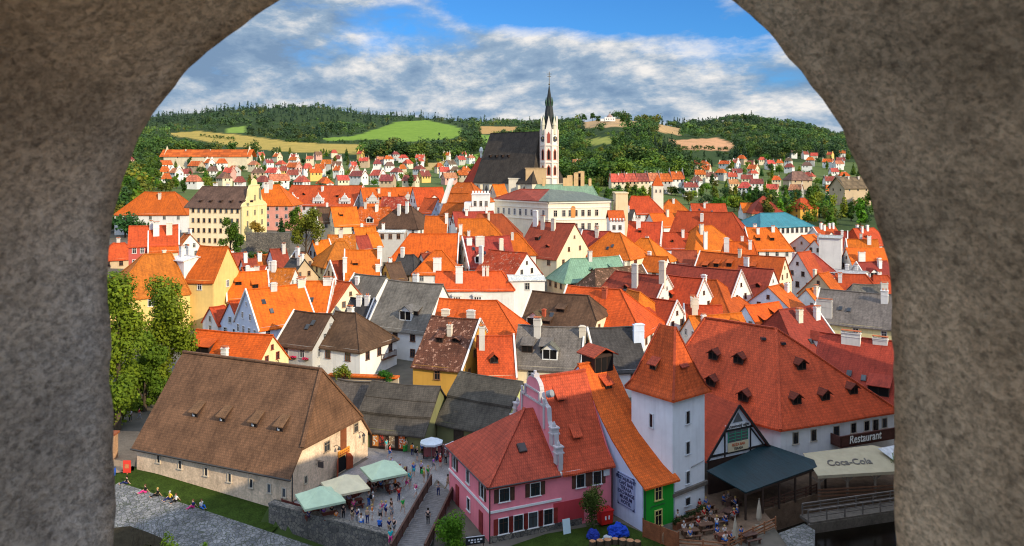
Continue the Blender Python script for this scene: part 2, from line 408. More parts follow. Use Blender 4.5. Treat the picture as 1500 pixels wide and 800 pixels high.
def house(label, A, B, hb=11.0, Wd=10.0, ro='o', wa='white', hip=(0, 0), hf=None, pitch=46, rows=2, ch=1, mat='tile', ang=None, zr=None, dorm=(), sky=0, R=None,
          name='house', cat='house', group=None, cols=2.7, gwin=True, wcol=None, ww=(.9, 1.35), wmat='wall', chc=None, chims=(), nofront=False, Lm=None, tier=0, extra=None, e=.4, seed=None, base=None, fl=None):
    rr = random.Random(seed if seed is not None else label)
    mx, my = (A[0] + B[0]) / 2, (A[1] + B[1]) / 2
    if zr is None:
        Y = 106.0
        while Y < 700 and H - (my - YH) * Y / F - hb - gz((mx - CX) * Y / F, Y) > 0: Y += .5
        zr = hb + gz((mx - CX) * Y / F, Y)
    z = zr; a, c = U(A[0], A[1], z), U(B[0], B[1], z); m = U(mx, my, z)
    lim = .9 if my > 400 else .7 if my > 340 else .45
    if (ang is None) and abs(c.y - a.y) > lim * abs(c.x - a.x) and my < 425:
        sg = 1 if c.y > a.y else -1; dx = (B[0] - A[0]) * m.y / F
        a = Vector((m.x - dx/2, m.y - sg * lim * dx/2, z)); c = Vector((m.x + dx/2, m.y + sg * lim * dx/2, z))
    m = (a + c) / 2
    g = gz(m.x, m.y)
    d = Vector(((c - a).x, (c - a).y)); Ln = d.length
    if ang is not None:
        d = Vector((math.cos(math.radians(ang)), math.sin(math.radians(ang)))); Ln = Lm if Lm else abs((c - a).x) / max(.3, abs(d.x))
    elif Lm: Ln = Lm
    rz = math.atan2(d.y, d.x)
    hip = tuple(Wd * .5 * h if h else 0 for h in hip)
    if hf is None: hf = tuple(0 if h else 1 for h in hip)
    if R is None: R = Wd / 2 * math.tan(math.radians(pitch))
    zbase = base if base is not None else g
    hE = z - R - zbase
    t = thing(name, label, cat, (m.x, m.y, zbase), rz, group)
    b = MB(); gable_walls(b, Ln, Wd, -2.5, hE, R, hip, hf)
    wallc = PAL[wa] if isinstance(wa, str) else wa
    k = 1 + rr.uniform(-.05, .05); wallc = tuple(v * k for v in wallc)
    wall = b.build('wall', M[wmat], t, wallc)
    b = MB(); gable_roof(b, Ln, Wd, hE, R, hip, hf, e=e)
    if tier:
        p = R / (Wd/2)
        for k in range(tier):
            f0 = (k + 1) / (tier + 1); x0, x1 = -Ln/2 - hip[0] - .3, Ln/2 + hip[1] + .3
            yy = -(Wd/2) * (1 - f0) - .3; zz = hE + f0 * R - .3 * p
            b.slab([(x0, yy, zz + .42), (x1, yy, zz + .42), (x1, -.05, hE + R + .12), (x0, -.05, hE + R + .12)], [(0, 1, 2, 3)], .3)
    rc = PAL[ro] if isinstance(ro, str) else ro
    if ro in ('o', 'o2', 'r') and mat == 'tile' and cat == 'house' and rr.random() < .2:
        rc = (rc[0] * .74, rc[1] * .88, rc[2] * 1.8); mat = 'old' if rr.random() < .4 else mat
    k = rr.uniform(.72, 1.1); k2 = rr.uniform(.80, 1.28)
    k2 = k2 if rc[0] > 3 * rc[1] else 1 + (k2 - 1) * .15
    rc = (rc[0] * k, rc[1] * k * k2, rc[2] * k)
    roof = b.build('roof', M[mat], t, rc, uv=True)
    age_roof(roof, Ln, R, hE, rr.random() * 50)
    p = R / (Wd / 2)
    for s, f_, hx in ((-1, hf[0], hip[0]), (1, hf[1], hip[1])):
        if f_ >= 1 and R > 2.5 and cat == 'house' and name == 'house' and rr.random() < .30:
            b = MB(); x = s * (Ln/2 + hx + .12); yy = Wd/2 + e; zl = hE - e * p
            b.poly([(x-.2, -yy, zl-.2), (x-.2, -yy, zl+.25), (x-.2, 0, hE+R+.28), (x-.2, yy, zl+.25), (x-.2, yy, zl-.2), (x-.2, 0, hE+R-.3)], (.28, 0, 0))
            b.build('fire_wall', M['wall'], wall, tuple(v * .97 for v in PAL['white']))
    cl = list(chims)
    if isinstance(ch, int):
        for i in range(ch): cl.append((rr.uniform(.12, .9), rr.choice([-1, -1, 1]) * rr.uniform(.04, .35), rr.uniform(1.3, 2.1)))
    for q in cl:
        tt, s, hh = q[:3]; w = q[3] if len(q) > 3 else rr.uniform(.7, 1.1); cc = q[4] if len(q) > 4 else rr.choice([PAL['white'],PAL['white'],PAL['white'],(.72,.64,.52),(.60,.57,.52),(.70,.68,.66)])
        chimney(roof, (tt - .5) * Ln, s * Wd/2, hE + R * (1 - abs(s)), hh, w, rr.uniform(.55, .75), cc, rr.choice([0, 0, 1, 2]))
    if not dorm and R > 3.6 and Ln > 8 and not tier and cat == 'house' and rr.random() < .5:
        dorm = [((i + .5 + rr.uniform(-.15, .15)) / 2 * .8 + .1, rr.uniform(.25, .5), rr.choice(['shed', 'shed', 'gable']), rr.uniform(.8, 1.3), rr.uniform(.65, 1.1)) for i in range(rr.choice([1, 2]))]
    if cat == 'house' and name == 'house' and not tier and R > 4 and Ln > 9 and rr.random() < .35:
        cw = rr.uniform(2.2, 3.2); db = dormer_mesh('gable', cw, min(R * .62, cw * 1.05), 2, p)
        o = ob('cross_gable', mesh('cross_gable', db.v, db.f, [M[mat], WTRIM, DARK], db.m, True), roof, tuple(v * rr.uniform(.85, 1.1) for v in rc))
        s = rr.uniform(.10, .22); o.location = ((rr.uniform(.2, .8) - .5) * Ln, -(1 - s) * Wd/2, hE + R * s)
    for q in dorm:
        tt, s, kind = q[:3]; w, h = (q[3], q[4]) if len(q) > 3 else (1.3, 1.1)
        run = min(h / max(p - .35, .25), (1 - s) * 0 + 4.5)
        db = dormer_mesh(kind, w, h, run, p)
        o = ob('dormer', mesh('dormer', db.v, db.f, [M[mat], DWOOD, DARK], db.m, True), roof, rc)
        if s >= 0: o.location = ((tt - .5) * Ln, -(1 - s) * Wd/2, hE + R * s)
    for i in range(sky):
        s = rr.uniform(.3, .7); q = MB(); q.box((0, 0, .06), (.75, 1.05, .12), 1); q.box((0, 0, .10), (.55, .85, .1), 0)
        o = ob('skylight', mesh('skylight', q.v, q.f, [M['glass'], M['iron']], q.m), roof, (.05, .05, .055))
        o.location = (rr.uniform(-.35, .35) * Ln, -(1 - s) * Wd/2, hE + R * s + .03); o.rotation_euler = (math.atan(p), 0, 0)
    # windows on the walls turned to the castle
    rot = Matrix.Rotation(rz, 3, 'Z'); wc = wcol or rr.choice([(.7, .68, .64), (.16, .06, .03), (.6, .58, .52), (.28, .14, .07)])
    walls = [((0, -Wd/2), (1, 0), Ln + hip[0] + hip[1], (hip[1] - hip[0]) / 2, False), ((Ln/2 + hip[1], 0), (0, 1), Wd, 0, hf[1] > 0), ((-Ln/2 - hip[0], 0), (0, -1), Wd, 0, hf[0] > 0)]
    for (px_, py_), xd, ln, off, gb in walls:
        nrm = rot @ Vector((xd[1], -xd[0], 0)); wp = rot @ Vector((px_, py_, 0)) + m
        if nrm.dot(Vector((-wp.x, -wp.y, 0)).normalized()) < .12 or (nofront and xd[0]): continue
        n = max(1, int((ln - 1.0) / cols))
        for r in range(rows):
            zz = hE - 1.35 - r * 2.9
            if zz < .9: break
            for i in range(n):
                u = (i + .5) / n * (ln - .8) - (ln - .8) / 2
                window(wall, frame_mtx((px_ + off * xd[0] + xd[0] * u, py_ + xd[1] * u, zz), xd, None), *ww, color=wc)
        if gb and gwin and R > 3:
            f = hf[1] if xd[1] > 0 else hf[0]
            if f >= .4:
                for u in ((-.16, .16) if Wd > 7 else (0,)):
                    window(wall, frame_mtx((px_, py_ + xd[1] * u * Wd, hE + R * .22), xd, None), .75, 1.1, color=wc)
                if Wd > 9 and f > .9: window(wall, frame_mtx((px_, py_, hE + R * .58), xd, None), .5, .7, color=wc)
    if fl: fl(t, wall, roof, Ln, Wd, hE, R, rot)
    HOUSES[label] = t
    return t
def text(s, size, mtx, mat, parent, color, name='lettering', ext=.01, bold=0.0, shear=0.0, sx=1.0, spacing=1.0):
    cu = bpy.data.curves.new('lettering', 'FONT'); cu.body = s; cu.size = size; cu.align_x = 'CENTER'; cu.align_y = 'CENTER'
    cu.extrude = ext; cu.offset = bold; cu.shear = shear; cu.space_line = .95; cu.space_character = spacing; cu.resolution_u = 3
    o = bpy.data.objects.new('t', cu); COL.objects.link(o)
    me = bpy.data.meshes.new_from_object(o.evaluated_get(bpy.context.evaluated_depsgraph_get()))
    bpy.data.objects.remove(o); bpy.data.curves.remove(cu)
    me.name = 'lettering'; me.materials.clear(); me.materials.append(mat)
    # font lies in xy facing +z: stand it up facing local -y
    me.transform(Matrix(((sx, 0, 0, 0), (0, 0, -1, 0), (0, 1, 0, 0), (0, 0, 0, 1))))
    return ob(name, me, parent, color, mtx)
h = house
# ------------------------------------------------------------------ small fittings used by several houses
def flower_box(w, p):
    b = MB(); b.box((0, 0, 0), (1.1, .28, .22))
    o = b.build('flower_box', M['wood'], w, (.1, .05, .03)); o.location = p
    f = MB(); rr = random.Random(int(p[0] * 10))
    for _ in range(26): f.box((rr.uniform(-.55, .55), rr.uniform(-.2, .12), rr.uniform(.05, .35)), (.14, .14, .12), rz=rr.random() * 3)
    f.build('flowers', M['cloth'], o, (.55, .03, .10))
def balcony(w, p, ln):
    b = MB(); b.box((0, 0, 0), (1.1, ln, .14))
    o = b.build('balcony', M['wood'], w, (.16, .07, .04)); o.location = p
    r = MB()
    for y in np.linspace(-ln/2, ln/2, 12): r.box((.5, y, .5), (.05, .07, .95))
    r.box((.5, 0, 1.0), (.08, ln, .08))
    for s in (-1, 1): r.box((0, s * ln/2, 1.0), (1.05, .07, .08)); r.box((0, s * ln/2, .5), (.05, .07, .95))
    r.build('railing', M['wood'], o, (.12, .05, .03))
def niche(w, p):
    b = MB(); b.box((0, 0, 0), (1.9, .5, 2.6)); b.box((0, -.02, 1.45), (2.2, .7, .28))
    o = b.build('chimney_niche', M['wall'], w, PAL['white']); o.location = p
    d = MB()
    for i in range(3):
        for j in range(2): d.box((-.5 + .5 * i, -.27, .1 + .7 * j), (.3, .04, .45))
    d.build('niche_opening', DARK, o)
def attic_gable(r, p, c):
    b = MB(); pr = [(-2.6, 0), (2.6, 0), (2.6, 1.5), (2.2, 1.9), (1.6, 2.1), (1.4, 3.0), (.9, 3.5), (.5, 4.1), (-.5, 4.1), (-.9, 3.5), (-1.4, 3.0), (-1.6, 2.1), (-2.2, 1.9), (-2.6, 1.5)]
    b.poly([(x, 0, z) for x, z in pr], (0, .5, 0))
    b.box((0, -.06, 1.6), (5.4, .2, .16)); b.box((0, -.06, 3.0), (3.0, .2, .14)); b.box((0, 1.6, 1.4), (3.6, 3.0, 2.6))
    for x in (-2.4, 2.4, 0): b.box((x, .2, 2.4 if x else 4.5), (.3, .3, .9))
    o = b.build('attic_gable', M['wall'], r, c); o.location = p
    d = MB()
    for x in (-1.1, 0, 1.1): d.box((x, -.03, .85), (.5, .05, .8))
    d.build('attic_window', M['glass'], o)
exec_later = []
# ------------------------------------------------------------------ the salt barn
def poly_walls(name, ring, zb, tops, parent, color, mat='wall'):
    """closed wall ring: ring of (x,y), tops = list of top outlines per side [(t,z),...]"""
    b = MB(); n = len(ring)
    for i in range(n):
        a, c = Vector(ring[i]), Vector(ring[(i + 1) % n])
        q = [(a.x, a.y, zb), (c.x, c.y, zb)] + [(*(a + (c - a) * t), z) for t, z in reversed(tops[i])]
        b.add(q, [tuple(range(len(q)))])
    return b.build(name, M[mat], parent, color)
SALT = thing('salt_barn', 'huge old stone barn with a steep brown shingle roof', 'barn', (-46.6, 97.5, 0), math.atan2(-9.4, 21.8))
if True:
    Ln, Wd, hE, R = 23.7, 15.3, 3.5, 9.4
    b = MB(); ends = dict(x0=0, x1=Ln)
    hf = .22
    q = [(0,0,-3),(Ln,0,-3),(Ln,0,hE),(0,0,hE)]; b.add(q, [(0,1,2,3)])
    q = [(0,Wd,-3),(Ln,Wd,-3),(Ln,Wd,hE),(0,Wd,hE)]; b.add(q[::-1], [(0,1,2,3)])
    g = [(Ln,0,-3),(Ln,Wd,-3),(Ln,Wd,hE)] + [(Ln, Wd - Wd/2*hf, hE+R*hf), (Ln, Wd/2*hf, hE+R*hf), (Ln,0,hE)]
    b.add(g, [tuple(range(6))])
    g = [(0,0,-3),(0,Wd,-3),(0,Wd,hE),(0,Wd/2,hE+R-.05),(0,0,hE)]; b.add(g[::-1], [tuple(range(5))])
    wall = b.build('wall', M['hull'], SALT, (.95, .70, .48))
    p = R/(Wd/2); e = .55; ez = hE - e*p
    b = MB()
    # ridge, then eave corners; the two long slopes sag slightly and kick out at the eave
    vs = [(-.3, Wd/2, hE+R), (Ln-1.6, Wd/2, hE+R), (-.3, -e, ez), (Ln+.3, -e, ez), (Ln+.3, Wd/2*hf-.05, hE+R*hf), (Ln+.3, Wd-Wd/2*hf+.05, hE+R*hf), (Ln+.3, Wd+e, ez), (-.3, Wd+e, ez)]
    b.slab(vs, [(2,3,4,1,0), (1,4,5), (0,1,5,6,7)], .28)
    for a_, c_ in ((0,1),(1,4),(1,5)): b.bar(Vector(vs[a_])+Vector((0,0,.08)), Vector(vs[c_])+Vector((0,0,.08)), .42, .22)
    roof = b.build('roof', M['shingle'], SALT, (.20, .10, .052), uv=True)
    for x in (6.9, 11.3, 16.2, 20.0):
        d = MB(); w_, h_ = .95, .8; run = 1.25; zt = h_
        d.add([(-w_/2,0,0),(w_/2,0,0),(w_/2,0,zt),(-w_/2,0,zt)], [(0,1,2,3)], 1)
        d.add([(-.34,-.02,.1),(.34,-.02,.1),(.34,-.02,zt-.12),(-.34,-.02,zt-.12)], [(0,1,2,3)], 2)
        d.add([(-.34,-.03,.1),(.0,-.03,.1),(.0,-.03,.3),(-.2,-.03,.3),(-.2,-.03,.55),(-.34,-.03,.55)], [(0,1,2,3,4,5)], 3)
        for s in (-1,1):
            t_ = [(s*w_/2,0,0),(s*w_/2,run,run*p),(s*w_/2,0,zt)]; d.add(t_ if s>0 else t_[::-1], [(0,1,2)], 1)
        d.slab([(-w_/2-.3,-.45,zt-.1),(w_/2+.3,-.45,zt-.1),(w_/2+.12,run,run*p+.12),(-w_/2-.12,run,run*p+.12)], [(0,1,2,3)], .1, 0)
        o = ob('dormer', mesh('dormer', d.v, d.f, [M['shingle'], DWOOD, DARK, WTRIM], d.m, True), roof, (.20,.105,.052))
        o.location = (x, 2.55, hE + 2.55*p + .02)
    for x, z in ((3.7,2.2),(7.2,2.0),(11.3,1.8),(14.9,1.65),(18.1,1.5),(20.7,1.35),(22.8,1.2)):
        window(wall, frame_mtx((x, 0, z-.25), (1,0), None), .42, .95, 'slit', (.62,.52,.40), False)
    for y, z, w_, h_ in ((6.6,4.1,1.0,1.1),(12.6,4.5,.8,1.0)):
        window(wall, frame_mtx((Ln, y, z), (0,1), None), w_, h_, 'std', (.34,.26,.18), False)
    for y, z in ((2.6,1.6),(14.3,2.4)): window(wall, frame_mtx((Ln, y, z), (0,1), None), .35, .8, 'slit', (.5,.42,.30), False)
    d = MB(); d.box((0,-.06,0), (1.15,.12,2.6)); d.build('loft_door', M['wood'], wall, (.30,.09,.03), mtx=frame_mtx((Ln,9.9,4.0),(0,1),None))
    d = MB(); d.box((0,-.12,0), (2.3,.14,.75)); s_ = d.build('sign_board', M['paint'], wall, (.70,.28,.03), mtx=frame_mtx((Ln,9.9,2.35),(0,1),None))
    d = MB()
    for i, w_ in enumerate((.32,.22,.42,.28,.3)): d.box((-.8+.4*i,-.2,.12), (w_*.8,.02,.12)); d.box((-.8+.4*i,-.2,-.15), (w_,.02,.14))
    d.build('sign_lettering', M['paint'], s_, (.25,.04,.02))
    d = MB(); arc = [(-1.1,0,-1.0),(1.1,0,-1.0),(1.1,0,.3)] + [(1.1*math.cos(a),0,.3+1.1*math.sin(a)) for a in np.linspace(.2,math.pi-.2,8)] + [(-1.1,0,.3)]
    d.poly([(x,-.05,z) for x,_,z in arc][::1], (0,-.06,0)); d.build('door_surround', M['trim'], wall, (.62,.5,.34), mtx=frame_mtx((Ln,9.4,1.0),(0,1),None))
    d = MB(); d.poly([(x*.8,-.13,z*.86) for x,_,z in arc], (0,-.04,0)); dd = d.build('door', DARK, wall, mtx=frame_mtx((Ln,9.4,1.0),(0,1),None))
    for sx, an in ((-1,.5),(1,.35)):
        d = MB(); d.poly([(0,0,-.95),(sx*1.0,0,-.95),(sx*1.0,0,.4),(sx*.6,0,.95),(0,0,1.2)], (0,-.07,0))
        o = d.build('door_leaf', M['wood'], dd, (.40,.07,.02)); o.location = (sx*.85,-.2,0); o.rotation_euler = (0,0,-sx*an)
    d = MB(); d.bar((Ln,4.5,3.2),(Ln+1.2,4.5,3.2),.05); d.box((Ln+.7,4.5,2.75),(.8,.06,.7)); d.bar((Ln,4.5,2.6),(Ln+.5,4.5,3.15),.04)
    d.build('hanging_sign', M['iron'], wall, (.06,.05,.05))
    for y in (8.0,13.2):
        d = MB(); d.tube([(Ln,y,3.6),(Ln+.35,y,3.85),(Ln+.8,y,3.7)], .035); d.tube([(Ln+.8,y,3.75),(Ln+.8,y,3.5),(Ln+.8,y,3.35)], [.04,.2,.24], 8)
        d.build('wall_lamp', M['iron'], wall, (.03,.03,.03))
    d = MB(); d.tube([(Ln+.08,.2,hE-.4),(Ln+.08,.2,-1)], .06); d.build('downpipe', M['iron'], SALT, (.05,.045,.04)); d = MB(); d.tube([(-.4,-.62,ez-.1),(Ln+.5,-.62,ez-.1)], .09); d.build('gutter', M['iron'], SALT, (.05,.045,.04))

# ------------------------------------------------------------------ shops with stepped shingle roofs
shp = dict(ro=(.125,.105,.085), mat='shingle', rows=0, ch=0, cat='shop', name='shop', gwin=False)
def shopfront(t, w, r, Ln, Wd, hE, R, rot):
    b = MB(); b.box((-.1, -Wd/2-.06, 1.15), (5.2, .14, 2.3)); o = b.build('shop_front', M['wood'], w, (.05,.028,.02))
    for x, c in ((-1.9,(.55,.2,.05)),(-.9,(.12,.07,.05)),(.5,(.30,.2,.12)),(1.9,(.60,.13,.03))):
        q = MB(); q.box((x, -Wd/2-.16, 1.2), (.85,.06,1.7)); q.build('display', M['cloth'], o, c)
        q = MB(); rr = random.Random(int(x*10))
        for _ in range(14): q.box((x+rr.uniform(-.35,.35), -Wd/2-.21, 1.2+rr.uniform(-.75,.75)), (.14,.05,.16))
        q.build('goods', M['cloth'], o, rr.choice([(.6,.5,.35),(.5,.06,.04),(.7,.65,.55)]))
h('olive walled souvenir shop with open front and stepped dark roof', (547,559), (643,567), zr=7.2, Wd=11, wa='olive', tier=2, fl=shopfront, base=0, pitch=40, **{**shp})
h('small shop wing with plain dark shingle roof beside the salt barn', (497,556), (544,560), zr=6.6, Wd=9, wa='olive', base=0, pitch=40, **shp)
h('shop with stepped black shingle roof and a pale green gable', (676,545), (764,559), zr=8.2, Wd=12, wa='olive', tier=1, base=0, pitch=41, hf=(1,.99), **shp)
for lb in ('shop with stepped black shingle roof and a pale green gable',):
    t = HOUSES[lb]; w = [c for c in t.children if c.name.startswith('wall')][0]
    b = MB(); Ln = 10.2
    x1 = max(v.co.x for v in w.data.vertices); 
    zz = max(v.co.z for v in w.data.vertices)
    b.poly([(x1+.02,-5.6,2.9),(x1+.02,5.6,2.9),(x1+.02,0,zz-.3)], (.08,0,0)); b.build('gable', M['wall'], t, (.50,.56,.24))
    b = MB(); b.box((x1-6.3,-6.03,1.3),(1.6,.1,2.2)); b.box((x1-1.2,-6.03,1.8),(1.0,.1,1.0)); b.build('shop_front', M['wood'], w, (.07,.05,.035))

# ------------------------------------------------------------------ pink house
PK = thing('pink_house', 'pink house with white trim, volute gable and tiled hip roof', 'house', (-2.2, 78.7, 0), math.atan2(5.7, 12.9))
if True:
    Ln, Wd, hE = 14.2, 12.3, 6.0
    pinkc = (.86, .24, .29)
    b = MB(); xg = 7.7
    for q in ([(0,0,-1.5),(Ln,0,-1.5),(Ln,0,hE),(0,0,hE)], [(0,Wd,-1.5),(0,0,-1.5),(0,0,hE),(0,Wd,hE)], [(Ln,Wd,-1.5),(0,Wd,-1.5),(0,Wd,hE),(Ln,Wd,hE)]): b.add(q, [(0,1,2,3)])
    b.add([(Ln,0,-1.5),(Ln,Wd,-1.5),(Ln,Wd,hE),(Ln,Wd/2,14.2),(Ln,0,hE)], [(0,1,2,3,4)])
    wall = b.build('wall', M['wall'], PK, pinkc)
    R2 = 14.3 - hE; p2 = R2/(Wd/2); e = .45
    b = MB(); b.slab([(xg+.35,-e,hE-e*p2*.55),(Ln+.15,-e,hE-e*p2*.55),(Ln+.15,1.4,hE+1.35),(Ln+.15,Wd/2,14.3),(xg+.35,Wd/2,14.3),(xg+.35,1.4,hE+1.35),(Ln+.15,Wd+e,hE-.3),(xg+.35,Wd+e,hE-.3)], [(0,1,2,5),(5,2,3,4),(4,3,6,7)], .2)
    b.bar((xg,Wd/2,14.36),(Ln+.15,Wd/2,14.36),.35,.18)
    rc = (.58, .085, .03)
    roof = b.build('roof', M['tile'], PK, rc, uv=True)
    R1 = 5.0; ap = (xg-.1, Wd/2, hE+R1); p1 = R1/(Wd/2)
    b = MB(); ez = hE - .3
    vs = [(-e,-e,ez),(xg+.1,-e,ez),(xg+.1,Wd/2,hE+R1),(6.6,Wd/2,hE+R1),(-e,Wd+e,ez),(xg+.1,Wd+e,ez)]
    b.slab(vs, [(0,1,2,3),(4,0,3),(5,4,3,2)], .2)
    b.bar(Vector(vs[0])+Vector((0,0,.08)), Vector(vs[3])+Vector((0,0,.08)), .34, .16)
    lroof = b.build('hip_roof', M['tile'], PK, (.50,.08,.038), uv=True); age_roof(lroof, 30, 6, hE, 3); age_roof(roof, 30, 8, hE, 9)
    d = MB(); d.box((0,0,0),(.9,1.0,.3)); d.box((0,-.05,.12),(.7,.8,.16))
    o = d.build('roof_hatch', M['iron'], lroof, (.05,.03,.025)); o.location = (4.6,2.4,hE+2.4*p1+.1); o.rotation_euler = (math.atan(p1),0,0)
    for x, y in ((10.3,4.4),(11.0,2.0)):
        d = dormer_mesh('shed', .75, .5, .9, p2)
        o = ob('dormer', mesh('dormer', d.v, d.f, [M['tile'], DWOOD, DARK], d.m, True), roof, rc); o.location = (x, y, hE+1.35+(y-1.4)*(R2-1.35)/(Wd/2-1.4))
    # volute gable wall standing across the roof
    b = MB(); prof = [(0,hE-.6),(0,7.7),(.9,7.9),(1.0,9.4),(1.9,9.7),(2.5,10.3),(2.7,11.7),(3.4,11.9),(3.9,12.3),(4.4,13.0)]
    top = [(Wd/2+1.75*math.cos(a), 13.0+1.3*math.sin(a)) for a in np.linspace(math.pi*.96, math.pi*.04, 11)]
    left = [(y,z) for y,z in prof]; right = [(Wd-y,z) for y,z in reversed(prof)]
    out = left + top + right
    b.poly([(xg,y,z) for y,z in out][::-1], (.42,0,0))
    gb = b.build('volute_gable', M['wall'], wall, (.78,.26,.30))
    b = MB()
    for (a,c) in zip(out, out[1:]):
        b.bar((xg+.25,a[0],a[1]+.06),(xg+.25,c[0],c[1]+.06),.5,.09)
    for y, z0, z1 in ((.45,6.6,8.3),(1.45,8.2,10.0)):
        for yy in (y, Wd-y):
            b.box((xg+.22,yy,(z0+z1)/2),(.8,.66,z1-z0)); b.box((xg+.22,yy,z1-.55),(1.0,.86,.14)); b.box((xg+.22,yy,z1+.05),(.96,.82,.16)); b.tube([(xg+.22,yy,z1+.1),(xg+.22,yy,z1+.4),(xg+.22,yy,z1+.7)],[.22,.2,.05],6)
    b.box((xg-.05,Wd/2,11.85),(.3,5.6,.2)); b.box((xg-.05,Wd/2,13.0),(.3,3.8,.16)); b.box((xg+.25,Wd/2,14.45),(.7,.8,.35)); b.tube([(xg+.25,Wd/2,14.6),(xg+.25,Wd/2,14.95)],.18,8)
    for y in (Wd/2-1.9, Wd/2+1.9): b.box((xg-.05,y,12.4),(.3,.3,1.2))
    b.box((xg-.05,3.3,11.0),(.2,.3,3.2)); b.box((xg-.05,Wd-3.3,11.0),(.2,.3,3.2))
    b.build('gable_trim', M['trim'], gb, (.48,.44,.44))
    d = MB(); d.tube([(xg+.6,Wd/2-2.4,12.9),(xg+.9,Wd/2-2.9,13.1)], [.38,.42], 12); d.build('satellite_dish', M['trim'], gb, (.26,.27,.29))
    # trims and windows
    b = MB(); b.box((4.0,-.06,3.05),(8.0,.14,.22)); b.box((-.06,Wd/2,3.05),(.14,Wd,.22)); b.box((11.0,-.1,hE-.3),(6.5,.22,.3)); b.build('cornice', M['trim'], wall, (.78,.76,.74))
    b = MB(); b.box((5.2,-.05,-.1),(10.5,.12,1.5)); b.build('plinth', M['stonework'], wall, (1,1,1))
    b = MB(); b.box((8.9,-.02,1.5),(3.6,.05,2.4)); b.build('red_wall_patch', M['wall'], wall, (.50,.05,.06))
    for x in (1.55, 5.0): window(wall, frame_mtx((x,0,4.55),(1,0),None), 1.05,1.3,'dark',(.78,.76,.74),False,(.11,.05,.03))
    for x in (10.3, 12.3): window(wall, frame_mtx((x,0,4.55),(1,0),None), .95,1.35,'dark',(.78,.76,.74),False,(.12,.05,.03))
    for x in (1.45,3.1,4.75,6.5): window(wall, frame_mtx((x,0,1.45),(1,0),None), 1.0,1.55,'dark',(.78,.76,.74),False,(.28,.03,.02))
    for y in (2.0,6.2,10.4): window(wall, frame_mtx((0,y,4.4),(0,-1),None), .9,1.4,'dark',(.78,.76,.74),False,(.12,.05,.03) if y!=6.2 else None)
    for y in (2.4,9.5):
        d = MB(); d.box((0,-.06,0),(.95,.1,2.2)); d.build('door', M['wood'], wall, (.33,.04,.04), mtx=frame_mtx((0,y,1.1),(0,-1),None))
    window(wall, frame_mtx((0,6.0,1.5),(0,-1),None), .8,1.3,'dark',(.78,.76,.74),False)
    d = MB(); d.tube([(-.1,-.15,hE-.3),(-.1,-.15,-.5)],.07); d.build('downpipe', M['iron'], PK, (.05,.03,.03)); d = MB(); d.tube([(Ln-.1,-.12,hE-.3),(Ln-.1,-.12,0)],.08); d.build('downpipe', M['iron'], PK, (.05,.03,.03)); d = MB(); d.tube([(-e,-e-.05,ez-.05),(xg,-e-.05,ez-.05)],.08); d.tube([(-e-.05,-e,ez-.05),(-e-.05,Wd+e,ez-.05)],.08); d.build('gutter', M['iron'], PK, (.05,.03,.03))
    d = MB(); d.box((13.4,-.1,5.1),(.7,.2,.9)); d.build('wall_box', M['trim'], wall, (.6,.6,.6))

